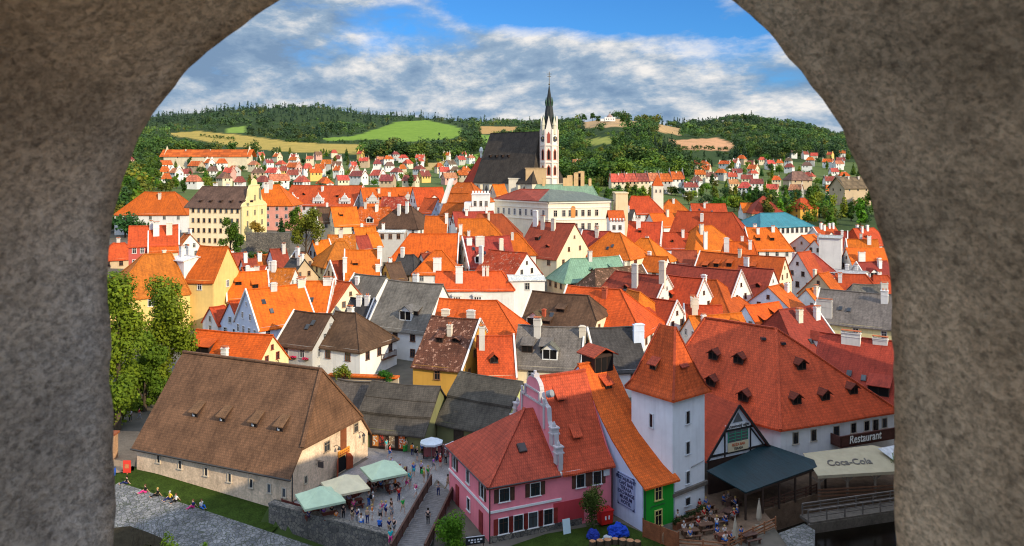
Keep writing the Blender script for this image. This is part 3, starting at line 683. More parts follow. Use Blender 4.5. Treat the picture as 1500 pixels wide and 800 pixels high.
# ------------------------------------------------------------------ green fronted house with the curving orange roof
GH = thing('green_house', 'narrow house with bright green front and long curving orange roof', 'house', (13.6, 81.2, 0), math.atan2(2.0, 3.3))
if True:
    w_ = 4.3; prof = [(-.5,4.55),(0,4.85),(1.5,5.6),(3,6.65),(5,8.1),(6.8,9.8),(8.4,11.6),(9.9,13.3),(11.2,14.8)]
    b = MB()
    b.add([(0,0,-1.5),(w_,0,-1.5),(w_,0,4.8),(0,0,4.8)], [(0,1,2,3)])
    fr = b.build('wall', M['wall'], GH, (.02,.34,.03))
    b = MB(); side = [(0,y,z-.12) for y,z in prof[1:]]
    b.poly([(0,0,-1.5)]+side+[(0,16,10.5),(0,16,-1.5)], (-.16,0,0))
    b.poly([(w_,0,-1.5)]+[(w_,y,z) for _,y,z in side]+[(w_,16,10.5),(w_,16,-1.5)], (-.14,0,0))
    sw = b.build('side_wall', M['wall'], GH, (.60,.63,.80))
    b = MB(); vs = []
    for y, z in prof + [(15.5,11.0)]: vs += [(-.2,y,z),(w_+.35,y,z)]
    b.slab(vs, [(2*i,2*i+1,2*i+3,2*i+2) for i in range(len(prof))], .2)
    b.bar((-.2,11.2,14.86),(w_+.35,11.2,14.86),.35,.16)
    roof = b.build('roof', M['tile'], GH, (.76,.135,.016), uv=True)
    d = dormer_mesh('shed', .9, .65, 1.1, 1.1)
    o = ob('dormer', mesh('dormer', d.v, d.f, [M['tile'], DWOOD, DARK], d.m, True), roof, (.55,.08,.02)); o.location = (2.5,8.9,12.2)
    d = MB(); d.box((0,0,1.1),(2.7,2.6,2.6),1); 
    for x in (-.85,0,.85): d.box((x,-1.33,1.2),(.7,.04,1.7),2)
    d.slab([(-1.8,-1.7,2.3),(0,-1.7,3.2),(0,1.7,3.2),(-1.8,1.7,2.3),(1.8,-1.7,2.3),(1.8,1.7,2.3)], [(0,1,2,3)[::-1],(1,4,5,2)[::-1]], .14, 0)
    o = ob('roof_lantern', mesh('roof_lantern', d.v, d.f, [M['tile'], DWOOD, DARK], d.m, True), roof, (.40,.07,.03)); o.location = (2.9,11.6,13.4)
    for z, h_ in ((3.5,1.3),(.9,1.6)): window(fr, frame_mtx((2.0,0,z),(1,0),None), .85,h_,'std',(.72,.62,.22),False)
    d = MB(); d.tube([(.15,-.1,4.6),(.15,-.1,-.5)],.06); d.tube([(.9,-.08,2.1),(1.0,-.08,2.3),(2.9,-.08,2.3)],.03); d.build('downpipe', M['iron'], fr, (.02,.06,.03))
    d = MB(); d.box((0,-.03,0),(2.9,.06,3.5)); sb = d.build('sign_board', M['paint'], sw, (.36,.40,.60), mtx=frame_mtx((-.16,2.55,3.25),(0,-1),None))
    d = MB()
    for z in (-1.62,1.62): d.box((0,-.07,z),(2.6,.01,.04))
    for x in (-1.32,1.32): d.box((x,-.07,0),(.04,.01,3.1))
    for sx in (-1,1):
        for sz in (-1,1): d.poly([(sx*1.4,-.07,sz*1.72),(sx*1.4,-.07,sz*1.35),(sx*1.05,-.07,sz*1.72)], (0,-.01,0))
    d.build('sign_border', M['paint'], sb, (.02,.03,.09))
    text('RESTAURANT\nCAFÉ BAR\nTERASA\nEXCHANGE\nMUSEUM\nHOTEL', .52, Matrix.Translation((0,-.08,0)), M['paint'], sb, (.02,.03,.09), bold=.012)

# ------------------------------------------------------------------ white tower
TW = thing('tower', 'square white tower with a steep red tent roof', 'tower', (17.1, 83.6, 0), math.atan2(.62, .78))
if True:
    a_, c_, hE = 5.4, 5.9, 13.2
    b = MB(); b.box((a_/2,c_/2,(hE-2)/2),(a_,c_,hE+2)); wall = b.build('wall', M['wall'], TW, (.80,.83,.87))
    b = MB(); e = .55; z0 = hE-.25
    def ringp(f, z, ): 
        x0,x1 = -e+(a_/2+e-.05)*f, a_+e-(a_/2+e-.05)*f; y0,y1 = -e+(c_/2+e-1.1)*f, c_+e-(c_/2+e-1.1)*f
        return [(x0,y0,z),(x1,y0,z),(x1,y1,z),(x0,y1,z)]
    rings = [ringp(0,z0), ringp(.16,z0+.62), ringp(.34,z0+1.75), ringp(1,z0+7.0)]
    vs = [v for r in rings for v in r]; fs = [(4*i+k,4*i+(k+1)%4,4*i+4+(k+1)%4,4*i+4+k) for i in range(3) for k in range(4)] + [(12,13,14,15)]
    b.slab(vs, fs, .2)
    roof = b.build('roof', M['tile'], TW, (.66,.105,.02), uv=True)
    b = MB()
    for k in range(4):
        for i in range(3): b.bar(Vector(rings[i][k])+Vector((0,0,.06)), Vector(rings[i+1][k])+Vector((0,0,.06)), .26, .12)
    b.build('hip_tiles', M['tile'], roof, (.5,.08,.03))
    for wx, wy, rz in ((a_/2-.1,.62,0),(.62,c_/2+.4,-math.pi/2)):
        d = dormer_mesh('shed', .85, .75, .75, 1.6)
        o = ob('dormer', mesh('dormer', d.v, d.f, [M['tile'], DWOOD, DARK], d.m, True), roof, (.36,.06,.03)); o.location = (wx,wy,hE+2.1); o.rotation_euler = (0,0,rz)
    for z, w2, h2 in ((10.5,.6,1.35),(7.2,.6,1.3),(4.0,.6,1.3),(1.4,.75,.8)):
        window(wall, frame_mtx((a_*.46,0,z),(1,0),None), w2,h2,'dark',(.60,.62,.64),False)
    window(wall, frame_mtx((0,c_*.5,9.9),(0,-1),None), .4,1.4,'slit',(.6,.62,.64),False)
    b = MB(); b.box((a_/2,-.12,2.75),(a_+.5,.34,.38)); b.box((a_+.1,c_/2,2.75),(.3,c_,.38)); b.build('ledge', M['wood'], wall, (.20,.17,.14))
    d = MB(); d.tube([(a_*.55,-.1,5.0),(a_*.95,-.1,5.2)],.05); d.build('pipe', M['iron'], wall, (.3,.3,.3))

# ------------------------------------------------------------------ restaurant
RS = thing('restaurant', 'large white restaurant with a vast red tiled roof and small dormers', 'restaurant')
if True:
    C0, C1, C2, C3 = (32.3,94.4), (50.2,101.6), (44,121), (19.5,109.0)
    P, Q = (35.3,105,16.1), (27.6,112.2,16.1)
    hE = 6.0
    b = MB(); rg = [(x,y) for x,y in (C0,C1,C2,C3)]; ctr = Vector((37,106))
    inn = [Vector(c)+ (ctr-Vector(c)).normalized()*.7 for c in rg]
    for i in range(4):
        q, s = inn[i], inn[(i+1)%4]; b.add([(q.x,q.y,-2.5),(s.x,s.y,-2.5),(s.x,s.y,hE+.35),(q.x,q.y,hE+.35)], [(0,1,2,3)])
    wall = b.build('wall', M['wall'], RS, (.80,.82,.84))
    vs = [(*C0,hE),(*C1,hE),(*C2,hE),(*C3,hE),P,Q]
    b = MB(); b.slab(vs, [(0,1,4),(3,0,4,5),(1,2,5,4),(2,3,5)], .25)
    rc = (.68,.10,.032)
    for i,j in ((0,4),(1,4),(4,5),(3,5)): b.bar(Vector(vs[i])+Vector((0,0,.08)),Vector(vs[j])+Vector((0,0,.08)),.36,.18)
    roof = b.build('roof', M['tile'], RS, rc, uv=True); age_roof(roof, 200, 10, 6, 2)
    def on_plane(A,B,C,px,py):
        A,B,C=Vector(A),Vector(B),Vector(C); n=(B-A).cross(C-A); d=Vector(((px-CX)/F,1,-(py-YH)/F)); o=Vector((0,0,H))
        return o+d*((A-o).dot(n)/d.dot(n)), n.normalized()
    def dormer_at(px,py,A,B,C,w=1.35,h_=1.35,kind='gable'):
        pt,n = on_plane(A,B,C,px,py)
        if n.z<0: n=-n
        hz = Vector((n.x,n.y)); p = hz.length/n.z
        d = dormer_mesh(kind, w, h_, 1.2, p)
        o = ob('dormer', mesh('dormer', d.v, d.f, [M['tile'], DWOOD, DARK], d.m, True), roof, (.20,.04,.02)); o.location = pt; o.rotation_euler = (0,0,math.atan2(hz.y,hz.x)+math.pi/2)
    for px_,py_ in ((1175,541),(1168,592),(1210,586),(1251,577)): dormer_at(px_,py_,vs[0],vs[1],vs[4])
    for px_,py_ in ((1044,526),(1081,532),(1088,587),(1040,565)): dormer_at(px_,py_,vs[0],vs[4],vs[5])
    for px_,py_,A in ((1118,497,(0,4,5)),(1147,504,(0,1,4))):
        pt,n = on_plane(*[vs[k] for k in A],px_,py_); d = MB(); d.box((0,0,.1),(.6,.7,.3)); o = d.build('skylight', M['glass'], roof); o.location = pt
    f = (Vector(inn[1])-Vector(inn[0])); fl_ = f.length; f.normalize()
    for u, w2, h2, z in ((2.2,.8,1.35,4.5),(5.0,.8,1.35,4.5),(8.6,.9,2.1,4.1),(11.4,.8,1.2,4.6),(13.6,.8,1.2,4.6),(15.1,.9,2.0,4.2),(16.6,.8,1.2,4.6)):
        p0 = inn[0]+f*u; window(wall, frame_mtx((p0.x,p0.y,z),f,None), w2,h2,'dark',(.5,.44,.36),False)
    # wooden balcony with the sign
    b = MB(); b.box((0,-.95,-.62),(9.2,1.7,.18)); b.box((0,-1.75,.02),(9.2,.1,1.25)); b.box((-4.55,-.95,.02),(.1,1.7,1.25)); b.box((0,-1.78,.68),(9.3,.2,.1))
    p0 = inn[0]+f*12.2; bm_ = frame_mtx((p0.x,p0.y,3.85),f,None); bal = b.build('balcony', M['wood'], RS, (.11,.04,.03), mtx=bm_)
    for ex, c, dy in ((.06,(.015,.012,.012),-1.84),(.018,(.85,.84,.80),-1.86)): text('Restaurant', 1.45, Matrix.Translation((-.7,dy,.12)), M['paint'], bal, c, ext=.012, bold=ex, shear=.12, sx=.82)
    # half timbered gable wing
    GL, GR = Vector((22.6,90.1)), Vector((30.3,94.1)); gd = (GR-GL).normalized(); gw = (GR-GL).length
    gm = frame_mtx((*GL,0), gd, None)
    b = MB(); b.poly([(0,0,3.9),(gw,0,3.9),(gw,0,4.6),(gw/2,0,9.6),(0,0,4.6)], (0,.2,0))
    gwall = b.build('gable_wall', M['wall'], RS, (.72,.76,.82), mtx=gm)
    b = MB(); b.box((gw/2,.1,1.2),(gw,.2,5.3)); b.build('back_wall', DWOOD, RS, mtx=gm)
    b = MB(); k = .5
    b.slab([(-.6,-.35,4.02),(gw/2,-.35,9.85),(gw/2,12,9.85),(-.6,12,4.02),(gw+.6,-.35,4.02),(gw+.6,12,4.02)], [(0,1,2,3)[::-1],(1,4,5,2)[::-1]], .2)
    b.build('gable_roof', M['tile'], RS, (.56,.08,.03), uv=True, mtx=gm)
    b = MB()
    for s in (0,1):
        a = Vector((-.6 if s==0 else gw+.6,-.37,3.95)); b.bar(a, Vector((gw/2,-.37,9.78)), .1,.26)
    for x in (2.35,gw-2.35): b.box((x,-.06,5.6),(.16,.1,3.2))
    b.box((gw/2,-.06,6.9),(gw-4,.1,.2)); b.box((gw/2,-.06,4.35),(gw,.12,.22))
    for s in (0,1):
        x0 = .35 if s==0 else gw-.35; x1 = 2.3 if s==0 else gw-2.3; b.bar((x0,-.06,4.5),(x1,-.06,6.7),.1,.14)
    b.build('timber_frame', M['wood'], gwall, (.03,.025,.025))
    b = MB(); b.poly([(gw/2-.75,-.08,7.75),(gw/2+.75,-.08,7.75),(gw/2,-.08,8.9)], (0,-.03,0)); b.box((gw/2,-.08,6.15),(3.1,.05,1.3)); b.build('gable_window', M['glass'], gwall)
    b = MB()
    for i in range(4): b.box((gw/2-1.5+i*1.0,-.13,6.15),(.08,.05,1.3))
    for z in (5.8,6.15,6.5): b.box((gw/2,-.13,z),(3.1,.05,.05))
    b.build('window_bars', M['trim'], gwall, (.03,.28,.16))
    b = MB(); b.box((gw/2,-.1,7.35),(4.0,.05,.55)); sb = b.build('gable_sign', M['trim'], gwall, (.75,.76,.78))
    text('Krumlovský mlýn', .52, Matrix.Translation((gw/2,-.15,7.33)), M['paint'], sb, (.02,.015,.015), bold=.012, sx=.9)
    b = MB(); b.box((gw/2,-.12,4.95),(3.2,.06,1.05)); sb = b.build('terrace_sign', M['trim'], gwall, (.62,.54,.36))
    text('PIZZA BAR', .42, Matrix.Translation((gw/2,-.17,5.15)), M['paint'], sb, (.5,.10,.03), bold=.012)
    text('TERASA', .40, Matrix.Translation((gw/2,-.17,4.7)), M['paint'], sb, (.04,.03,.03), bold=.01)

# ------------------------------------------------------------------ terrace canopies
CG = thing('terrace_canopy', 'dark green sheet metal canopy over the riverside terrace', 'canopy', (28, 89, 0))
if True:
    o0 = Vector((28,89,0)); pts = [Vector(v)-o0 for v in ((21.6,87.0,4.0),(24.9,83.6,3.0),(36.6,91.6,3.0),(30.6,94.6,4.3))]
    b = MB(); b.slab(pts, [(0,1,2,3)], .12); b.build('canopy_sheet', M['metal'], CG, (.007,.030,.038), uv=True)
    b = MB()
    for u in np.linspace(0,1,6):
        p = pts[1].lerp(pts[2],u); b2 = MB(); b2.box((p.x,p.y+.1,1.35),(.2,.2,3.0)); b2.build('post', M['wood'], CG, (.06,.035,.025))
    p,q = pts[1],pts[2]; b2 = MB(); b2.bar(p-Vector((0,-.1,.25)),q-Vector((0,-.1,.25)),.18,.22); b2.build('beam', M['wood'], CG, (.06,.035,.025))
CB = thing('terrace_awning', 'beige fabric awning with soft drink lettering over the wooden terrace', 'awning', (43, 94, 0))
if True:
    o0 = Vector((43,94,0)); raw = [U(1176,664,3.5),U(1198,697,2.7),U(1322,690,2.7)]; raw += [on_plane(*raw,1277,652)[0], on_plane(*raw,1322,662)[0]]
    pts = [v-o0 for v in raw]
    b = MB(); b.slab([pts[0],pts[1],pts[2],pts[4],pts[3]], [(0,1,2,3,4)], .06); b.build('awning_cloth', M['canvas'], CB, (.46,.40,.27))
    b = MB(); b.bar(pts[1]-Vector((0,.02,.15)),pts[2]-Vector((0,.02,.15)),.03,.34); b.build('valance', M['canvas'], CB, (.42,.36,.25))
    n = (pts[1]-pts[0]).cross(pts[2]-pts[0]).normalized(); n = n if n.z>0 else -n
    xa = (pts[2]-pts[1]).normalized(); ya = n.cross(xa); c = U(1243,674,3.4)-o0
    c = c + n*((pts[1]-c).dot(n)+.06)
    m = Matrix.Identity(4)
    for i in range(3): m[i][0],m[i][1],m[i][2],m[i][3] = xa[i],-n[i],ya[i],c[i]
    text('Coca-Cola', 1.7, m, M['paint'], CB, (.06,.045,.03), bold=.03, shear=.35, sx=.75)
    for u in (.02,.35,.68,1.0):
        p = pts[1].lerp(pts[2],u); b2 = MB(); b2.box((p.x,p.y+.15,1.2),(.22,.22,2.9))
        for s in (-1,1): b2.bar((p.x,p.y+.15,1.75),(p.x+s*.8,p.y+.15,2.5),.13)
        b2.build('post', M['wood'], CB, (.22,.17,.13))
    b2 = MB(); a,c2 = pts[1],pts[2]
    for z in (.35,.75,1.1): b2.bar((a.x,a.y,z),(c2.x,c2.y,z),.07,.14)
    b2.build('rail', M['wood'], CB, (.20,.09,.05))
b = MB(); pp = [U(1286,657,3.9),U(1330,648,4.1),U(1330,672,3.3),U(1312,676,3.3)]
b.slab(pp, [(3,2,1,0)], .05); tag(b.build('striped_awning', M['metal'], None, (.6,.62,.64), uv=True), 'pale striped metal awning below the restaurant balcony', 'awning')
# ------------------------------------------------------------------ houses of the old town
h = house
# left flank
h('white monastery wing with orange hipped roof above the river trees', (212,281), (256,281), 14, 15, 'o', 'white', (1,1), rows=1, ch=2, cols=5)
h('long low wing with small attic dormers below the white monastery block', (236,290), (262,289.5), 11, 11, 'o', 'grey', (0,1), rows=2, ch=2, dorm=((.25,.2,'shed'),(.6,.2,'shed'),(.9,.2,'shed')))
h('five storey red painted house with white window frames by the river', (190,331), (262,329), 17, 10, 'r', 'red', rows=5, ch=1, pitch=42, cols=1.7, wcol=(.8,.78,.74), ww=(.8,1.2))
h('grey apartment house with balconies beside the red painted house', (222,339.5), (257,338), 15.5, 10, 'o', 'cream', rows=3, chims=((.25,-.2,3,1.4),(.7,-.2,3,1.4)), ch=0, pitch=42, cols=2, wcol=(.75,.75,.75))
h('small orange annexe stepping down from the grey apartment house', (268,341), (280,344), 11, 8, 'o', 'white', rows=2, ch=1)
h('tan cottage with hipped red roof at the river edge', (168,356), (180,355), 8, 8, 'r', 'tan', (1,1), rows=1, ch=1, base=None)
h('low brown shed with orange roof beside the tan cottage', (151,365), (162,364), 6, 7, 'o', 'tan', rows=1, ch=0)
h('huge yellow tenement with hipped orange roof behind the tall poplars', (216,372), (246,370), 16, 15, 'o', 'yellow', (1,.3), rows=3, ch=1, cols=4, wcol=(.8,.78,.74), ww=(1.2,1.8), name='tenement')
h('yellow tenement wing with steep orange gable roof', (302,361), (325,360), 17, 10.5, 'o', 'yellow', rows=1, ch=0, cols=9, wcol=(.8,.78,.74), pitch=52, gwin=False, ang=-12, Lm=6.5)
h('white stair house rising between the yellow tenement roofs', (262,372), (292,376), 15, 6, 'white', 'white', rows=1, ch=2, pitch=12, mat='metal')
# street between tenement and garden wall
h('striped red roofed house in the lane below the yellow barn', (340,372), (356,368), 8, 7, 'd', 'white', rows=1, ch=1)
h('second small lane house with white gable and dark red roof', (356,381), (372,376), 8, 7, 'd', 'white', rows=1, ch=1)
h('little lane house with orange roof and grey gable', (376,374), (392,371), 8, 7, 'o', 'grey', rows=1, ch=1)
h('dark red roofed house with blue side wall in the lane', (398,365), (416,363), 10, 9, 'd', 'blue', rows=1, ch=1)
h('low red roof tucked under the blue sided lane house', (358,392), (385,389), 8, 8, 'r', 'white', rows=1, ch=1)
h('dark slate roof with white chimneys west of the yellow hip house', (424,377), (448,381), 9.5, 9, 'k', 'tan', rows=1, ch=2, mat='shingle')
h('brown plank roof behind the dark slate roof', (432,366), (450,370), 9, 8, 'b', 'tan', rows=1, ch=1, mat='shingle')
h('white house with three brown windows and long orange roof', (332,399), (392,396), 10.5, 10, 'o', 'white', rows=1, ch=2, cols=3, wcol=(.16,.06,.03), sky=1)
h('low orange roof strip behind the white three windowed house', (392,392), (432,393), 9, 8, 'o', 'white', rows=0, ch=2)
h('tiny pale blue gabled house wedged against the big orange roof', (337,441), (360,437), 8.5, 6.5, 'r', 'blue', rows=1, ch=0, pitch=56)
h('low red lean roof before the tiny pale blue gable', (308,450), (328,447), 6.5, 6, 'r', 'white', (0,.6), rows=1, ch=0)
h('blue white gabled house under a broad orange roof', (371,424), (436,415), 12, 11, 'o', 'blue', rows=2, ch=0, chims=((.45,-.06,1,1.3),(.95,-.05,1.0,1.6)), sky=2, cols=2.3, wcol=(.8,.8,.8), pitch=50)
h('orange roofed house joined to the blue white gable, two clay topped chimneys', (438,411), (488,411), 11, 11, 'o', 'white', rows=1, ch=0, chims=((.1,-.1,1,1.6),(.85,-.1,1,1.6)), sky=1)
h('cream gable with red tiled roof beside the twin chimney roof', (490,410.5), (514,413), 10.5, 11, 'r', 'cream', rows=1, ch=1, ang=-40)
h('yellow gabled inn with orange roof right behind the salt barn', (289,482.5), (398.5,491), 9, 9.5, 'o', 'pale', rows=0, ch=0, chims=((.56,-.75,1.6,1.0),), dorm=((.22,.35,'shed',3.2,1.2),), pitch=45, wcol=(.28,.05,.03), gwin=True, name='inn',
  fl=lambda t,w,r,Ln,Wd,hE,R,rot: text('Ostrově', 1.35, frame_mtx((Ln/2+.03, -.4, hE-.1), (0,1), None), DWOOD, w, (1,1,1)))
h('grey house with flower boxes under its windows and two slim roof hatches', (432,455), (484,460), 10, 10, 'b', 'grey', rows=2, ch=0, sky=2, cols=2.6, wcol=(.5,.5,.5), mat='shingle', pitch=44,
  fl=lambda t,w,r,Ln,Wd,hE,R,rot: [flower_box(w, (-Ln/2+Ln*(i+.5)/3, -Wd/2-.2, hE-2.3)) for i in range(3)])
h('white corner house with brown hipped roof and wooden balcony', (493,456), (522,459), 10, 11, 'b', 'white', (0,.9), rows=2, ch=3, cols=3.2, wcol=(.16,.06,.03), mat='shingle', pitch=42,
  fl=lambda t,w,r,Ln,Wd,hE,R,rot: balcony(w, (Ln/2+5.0, 2.6, hE-3.0), 4.0))
h('tall house with steep grey shingle roof and one wide dormer', (567,412), (649,415), 13, 13, 'g', 'white', rows=2, ch=0, chims=((.5,.05,1.8,1.1),), dorm=((.72,.3,'shed',2.0,1.0),), sky=1, cols=3, wcol=(.16,.06,.03), mat='shingle', pitch=50, ang=-27)
h('dark grey roofed house with white parapets between cream gable and shingle roof', (520,401), (565,405), 11, 11, 'g', 'white', rows=1, ch=1, sky=1, mat='shingle')
h('small black roofed outbuilding under the cream gable', (515,436), (548,438), 9, 7, 'k', 'blue', rows=1, ch=2, mat='shingle')
h('ochre house with a mottled lichen spotted brown roof', (634,463), (703,468), 11, 15, (.17,.05,.035), 'ochre', rows=1, ch=0, chims=((.5,-.35,1.5,.8),), mat='old', cols=4, pitch=41, wcol=(.28,.14,.07))
h('orange hipped roof above the mottled brown roof', (645,437), (728,440), 12.5, 11, 'o2', 'white', (0,1), rows=1, ch=0, chims=((.18,-.55,1.6,1.4),(.62,-.55,1.6,1.4)))
h('red roofed house with one small gabled dormer and tall white chimney', (700,492), (752,491), 9.5, 10, 'r', 'cream', rows=1, ch=0, chims=((.1,-.3,3.2,.9),), dorm=((.42,.3,'gable',1.3,1.5),), sky=1)
h('cream house with two box dormers and a big white chimney on a grey roof', (761,476), (856,480), 10.5, 10.5, 'g', 'cream', rows=1, ch=0, chims=((.30,-.25,2.6,1.1),(.98,-.2,1.4,1.0)), dorm=((.18,.32,'shed',1.8,1.3),(.46,.32,'shed',1.8,1.3)), mat='shingle', cols=4.2, wcol=(.4,.4,.4))
h('dark shingle roof stretching behind the orange lean roof', (862,481), (930,478), 10, 11, 'k', 'white', rows=1, ch=0, chims=((.99,-.35,2.6,1.8,PAL['blue']),), mat='shingle')
h('big brown half hipped roof with two flat dormers', (780,426), (862,433), 12, 13, 'b', 'cream', (0,.45), (1,.45), rows=1, ch=0, chims=((.38,-.62,1.5,.6,PAL['rose']),), dorm=((.62,.55,'shed',1.6,.8),(.45,.25,'shed',1.6,.8)), sky=1, mat='shingle', wcol=(.28,.14,.07))
h('red roof with a sunlit orange hip end and two small roof windows', (832,418), (909,424), 12.5, 13, 'o2', 'white', (0,1), rows=1, ch=0, chims=((.75,-.2,1.3,.9,PAL['rose']),), sky=1)
h('long white walled house with orange roof strip and arched wall niches', (640,397.5), (735,397), 11.5, 10, 'o2', 'white', (0,.5), rows=0, ch=0, chims=((.72,-.2,1.6,.6),(.78,-.2,1.6,.6),(.35,-.6,3.2,1.5)), pitch=32,
  fl=lambda t,w,r,Ln,Wd,hE,R,rot: [niche(w, (Ln*u, -Wd/2-.3, hE-2.6)) for u in (-.18,.13)])
h('white parapet house with flat top east of the arched niches', (745,404.5), (795,404), 10.5, 8, 'white', 'white', rows=1, ch=0, pitch=4, mat='metal', cols=4)
h('white gable painted with faded frescoes and a mottled red roof', (716,369), (771,367), 11, 13, 'r2', 'white', rows=1, ch=0, chims=((.0,-.5,4.0,1.1),), mat='old', pitch=42, cols=3, wcol=(.14,.10,.08), ang=-38)
h('large cream gable house with dark red roof and three tall white chimneys', (782,324), (841,327), 14, 16, 'd', 'cream', rows=1, ch=0, chims=((.1,-.12,4.0,1.5),(.32,-.2,3.2,1.2),(.58,-.2,2.8,1.2)), cols=4, wcol=(.28,.14,.07), sky=2, pitch=48, ang=-41)
h('green copper roofed house with a hipped end', (836,379), (907,375), 9, 9.5, 'v', 'tan', (.9,0), rows=1, ch=0, chims=((.37,-.1,2.0,1.0),), mat='metal')
h('patched brown roof in front of the green copper roof', (872,394), (940,388), 8.5, 10, 'b', 'white', (.7,0), rows=1, ch=1, sky=1, mat='old')
h('cream cornered house under a pyramid orange roof', (893,340), (908,341), 12, 12, 'o', 'cream', (1,1), rows=1, ch=0, sky=2, cols=4, wcol=(.45,.10,.03), ww=(1.6,1.6))
h('dark red roof linking the cream gable and the pyramid roof', (855,337), (893,339), 11, 10, 'd', 'cream', rows=1, ch=3)
h('broad orange hipped roof in the middle of the old town', (601,342), (672,342), 13, 14, 'o', 'cream', (.8,0), rows=1, ch=0, pitch=48)
h('dark red roof with two clay topped chimneys beside the broad orange hip', (678,347), (745,345), 12, 14, 'd', 'white', rows=1, ch=0, chims=((.1,-.25,1.5,1.4),(.32,-.3,2.2,2.4),(.75,-.5,3,1.1)), sky=4)
h('narrow orange roof ridge closing the dark red roof', (748,341), (758,341), 11.5, 10, 'o', 'white', (0,1), rows=0, ch=1)
h('little black roofed house with brown gable among the orange roofs', (585,372), (606,373), 9.5, 8, 'k', 'tan', (0,.6), rows=1, ch=1, mat='shingle')
h('small brown gable peeking below the black roofed house', (566,388), (585,381), 9, 7, 'b', 'ochre', rows=1, ch=1)
h('white house with tiny orange pyramid roof and broad chimney', (637,366), (647,366), 10.5, 10, 'o', 'white', (1,1), rows=1, ch=0, chims=((.6,-.9,3.0,2.0),), cols=3)
h('tiny dark red roof clinging to the white pyramid house', (618,371), (632,369), 9.5, 7, 'd', 'white', rows=0, ch=0)
h('orange slab roof with a white party wall chimney', (624,316), (655,316), 13, 13, 'o', 'white', rows=0, ch=0, chims=((1.0,-.3,2.8,.9),))
h('orange roof with hipped end and slender chimneys in the town centre', (672,320), (712,320), 12, 12, 'o', 'white', (0,1), rows=1, ch=0, chims=((.1,-.7,2.6,1.0),(.4,-.8,1.4,.8)))
h('brick orange hipped roof below the town hall', (700,313), (735,313), 12, 13, 'o2', 'cream', (.5,1), rows=1, ch=1)
h('dark red low roof below the white battlements', (664,310), (722,309), 11, 8, 'd', 'white', rows=0, ch=3)
h('brown hipped roof with two tall chimneys', (585,300.5), (603,303), 12.5, 13, 'b', 'white', (1,1), rows=1, ch=0, chims=((.3,-.4,3.2,1.0),(.9,-.3,3.4,1.0)), mat='shingle')
h('cream gable with orange roof near the lone chestnut', (487,304), (520,302), 12.5, 11, 'o', 'cream', rows=2, ch=0)
h('brown roof leaning on the cream chestnut gable', (464,305), (484,302), 11.5, 9, 'b', 'cream', rows=1, ch=1, mat='shingle')
h('orange roof with red dormer slopes behind the cream chestnut gable', (528,303), (570,303), 12, 11, 'o', 'white', (.5,.5), rows=1, ch=3)
h('orange roof ending in a small bluish white gable', (519,333), (549,332), 10.5, 8, 'o', 'blue', rows=1, ch=1)
h('dark red roofed cottage below the bluish white gable', (521,346), (537,344), 9.5, 7, 'd', 'white', rows=1, ch=0)
h('little white gables with orange roof next to the flat facade', (539,341), (552,340), 9.5, 7, 'o', 'grey', rows=1, ch=0)
h('flat topped white facade in the middle of the roofs', (555,337), (594,337), 9, 7, 'white', 'grey', rows=1, ch=1, pitch=5, mat='metal', cols=2.2)
h('pale yellow corner house with orange hipped roof', (494,354), (504,352), 11.5, 11, 'o', 'pale', (1,.4), rows=2, ch=0, cols=3, wcol=(.28,.14,.07))
h('long bright orange roof with white chimneys at its end', (506,366), (557,365), 11.5, 13, 'o', 'white', rows=1, ch=0, chims=((.98,-.3,2.6,1.2),(.93,-.75,1.4,1.2),(.0,-.75,3.2,1.0)), pitch=44)
h('red roof wedge under the long bright orange roof', (486,386), (503,377), 9, 8, 'r2', 'cream', rows=0, ch=0)
h('orange roof with grey wall before the chestnut tree', (460,353), (480,350), 10, 9, 'o', 'grey', rows=1, ch=1)
h('narrow orange roof strip behind the pale yellow corner house', (481,344), (519,343), 10.5, 9, 'o', 'white', rows=0, ch=1)
h('red hipped house with pink walls beside the yellow barn', (394,270), (408,270), 16, 14, 'o', 'pink', (1,1), rows=3, ch=0, chims=((.3,-.2,3,1.4),), cols=3, wcol=(.5,.5,.5))
h('long school building with three white attic gables', (428,271), (532,272), 13.5, 15, 'r', 'white', rows=1, ch=2, cols=4,
  fl=lambda t,w,r,Ln,Wd,hE,R,rot: [attic_gable(r, (Ln*u, -Wd/2+.6, hE), PAL['white']) for u in (-.36,0.0,.36)])
h('orange roof with grey attic gable east of the school', (532,275), (605,274), 13.5, 13, 'o', 'grey', rows=1, ch=1,
  fl=lambda t,w,r,Ln,Wd,hE,R,rot: [attic_gable(r, (Ln*u, -Wd/2+.6, hE), PAL['grey']) for u in (-.35,.3)])
h('deep orange roof reaching to the tall white party wall', (605,274.5), (648,274), 13.5, 13, 'o2', 'white', rows=1, ch=0)
h('small red roof before the deep orange roof', (560,288), (592,288), 11.5, 9, 'r', 'white', (0,.6), rows=1, ch=1)
h('pale blue gable house with red roof below the church hill', (622,289), (642,291), 11, 10, 'r', 'blue', rows=1, ch=0)
h('red house front with tall twin chimneys below the choir', (656,282), (686,284), 13.5, 13, 'o2', 'white', rows=1, ch=0, chims=((.2,.4,5,1.2),(.5,.4,5,1.2)), pitch=50)
h('orange hipped roof under the choir', (670,266), (690,268), 17, 13, 'o2', 'white', (.6,1), rows=0, ch=0)
h('tiny orange roof tucked below the church nave', (722,271), (738,268.5), 15, 8, 'o', 'cream', rows=0, ch=0)
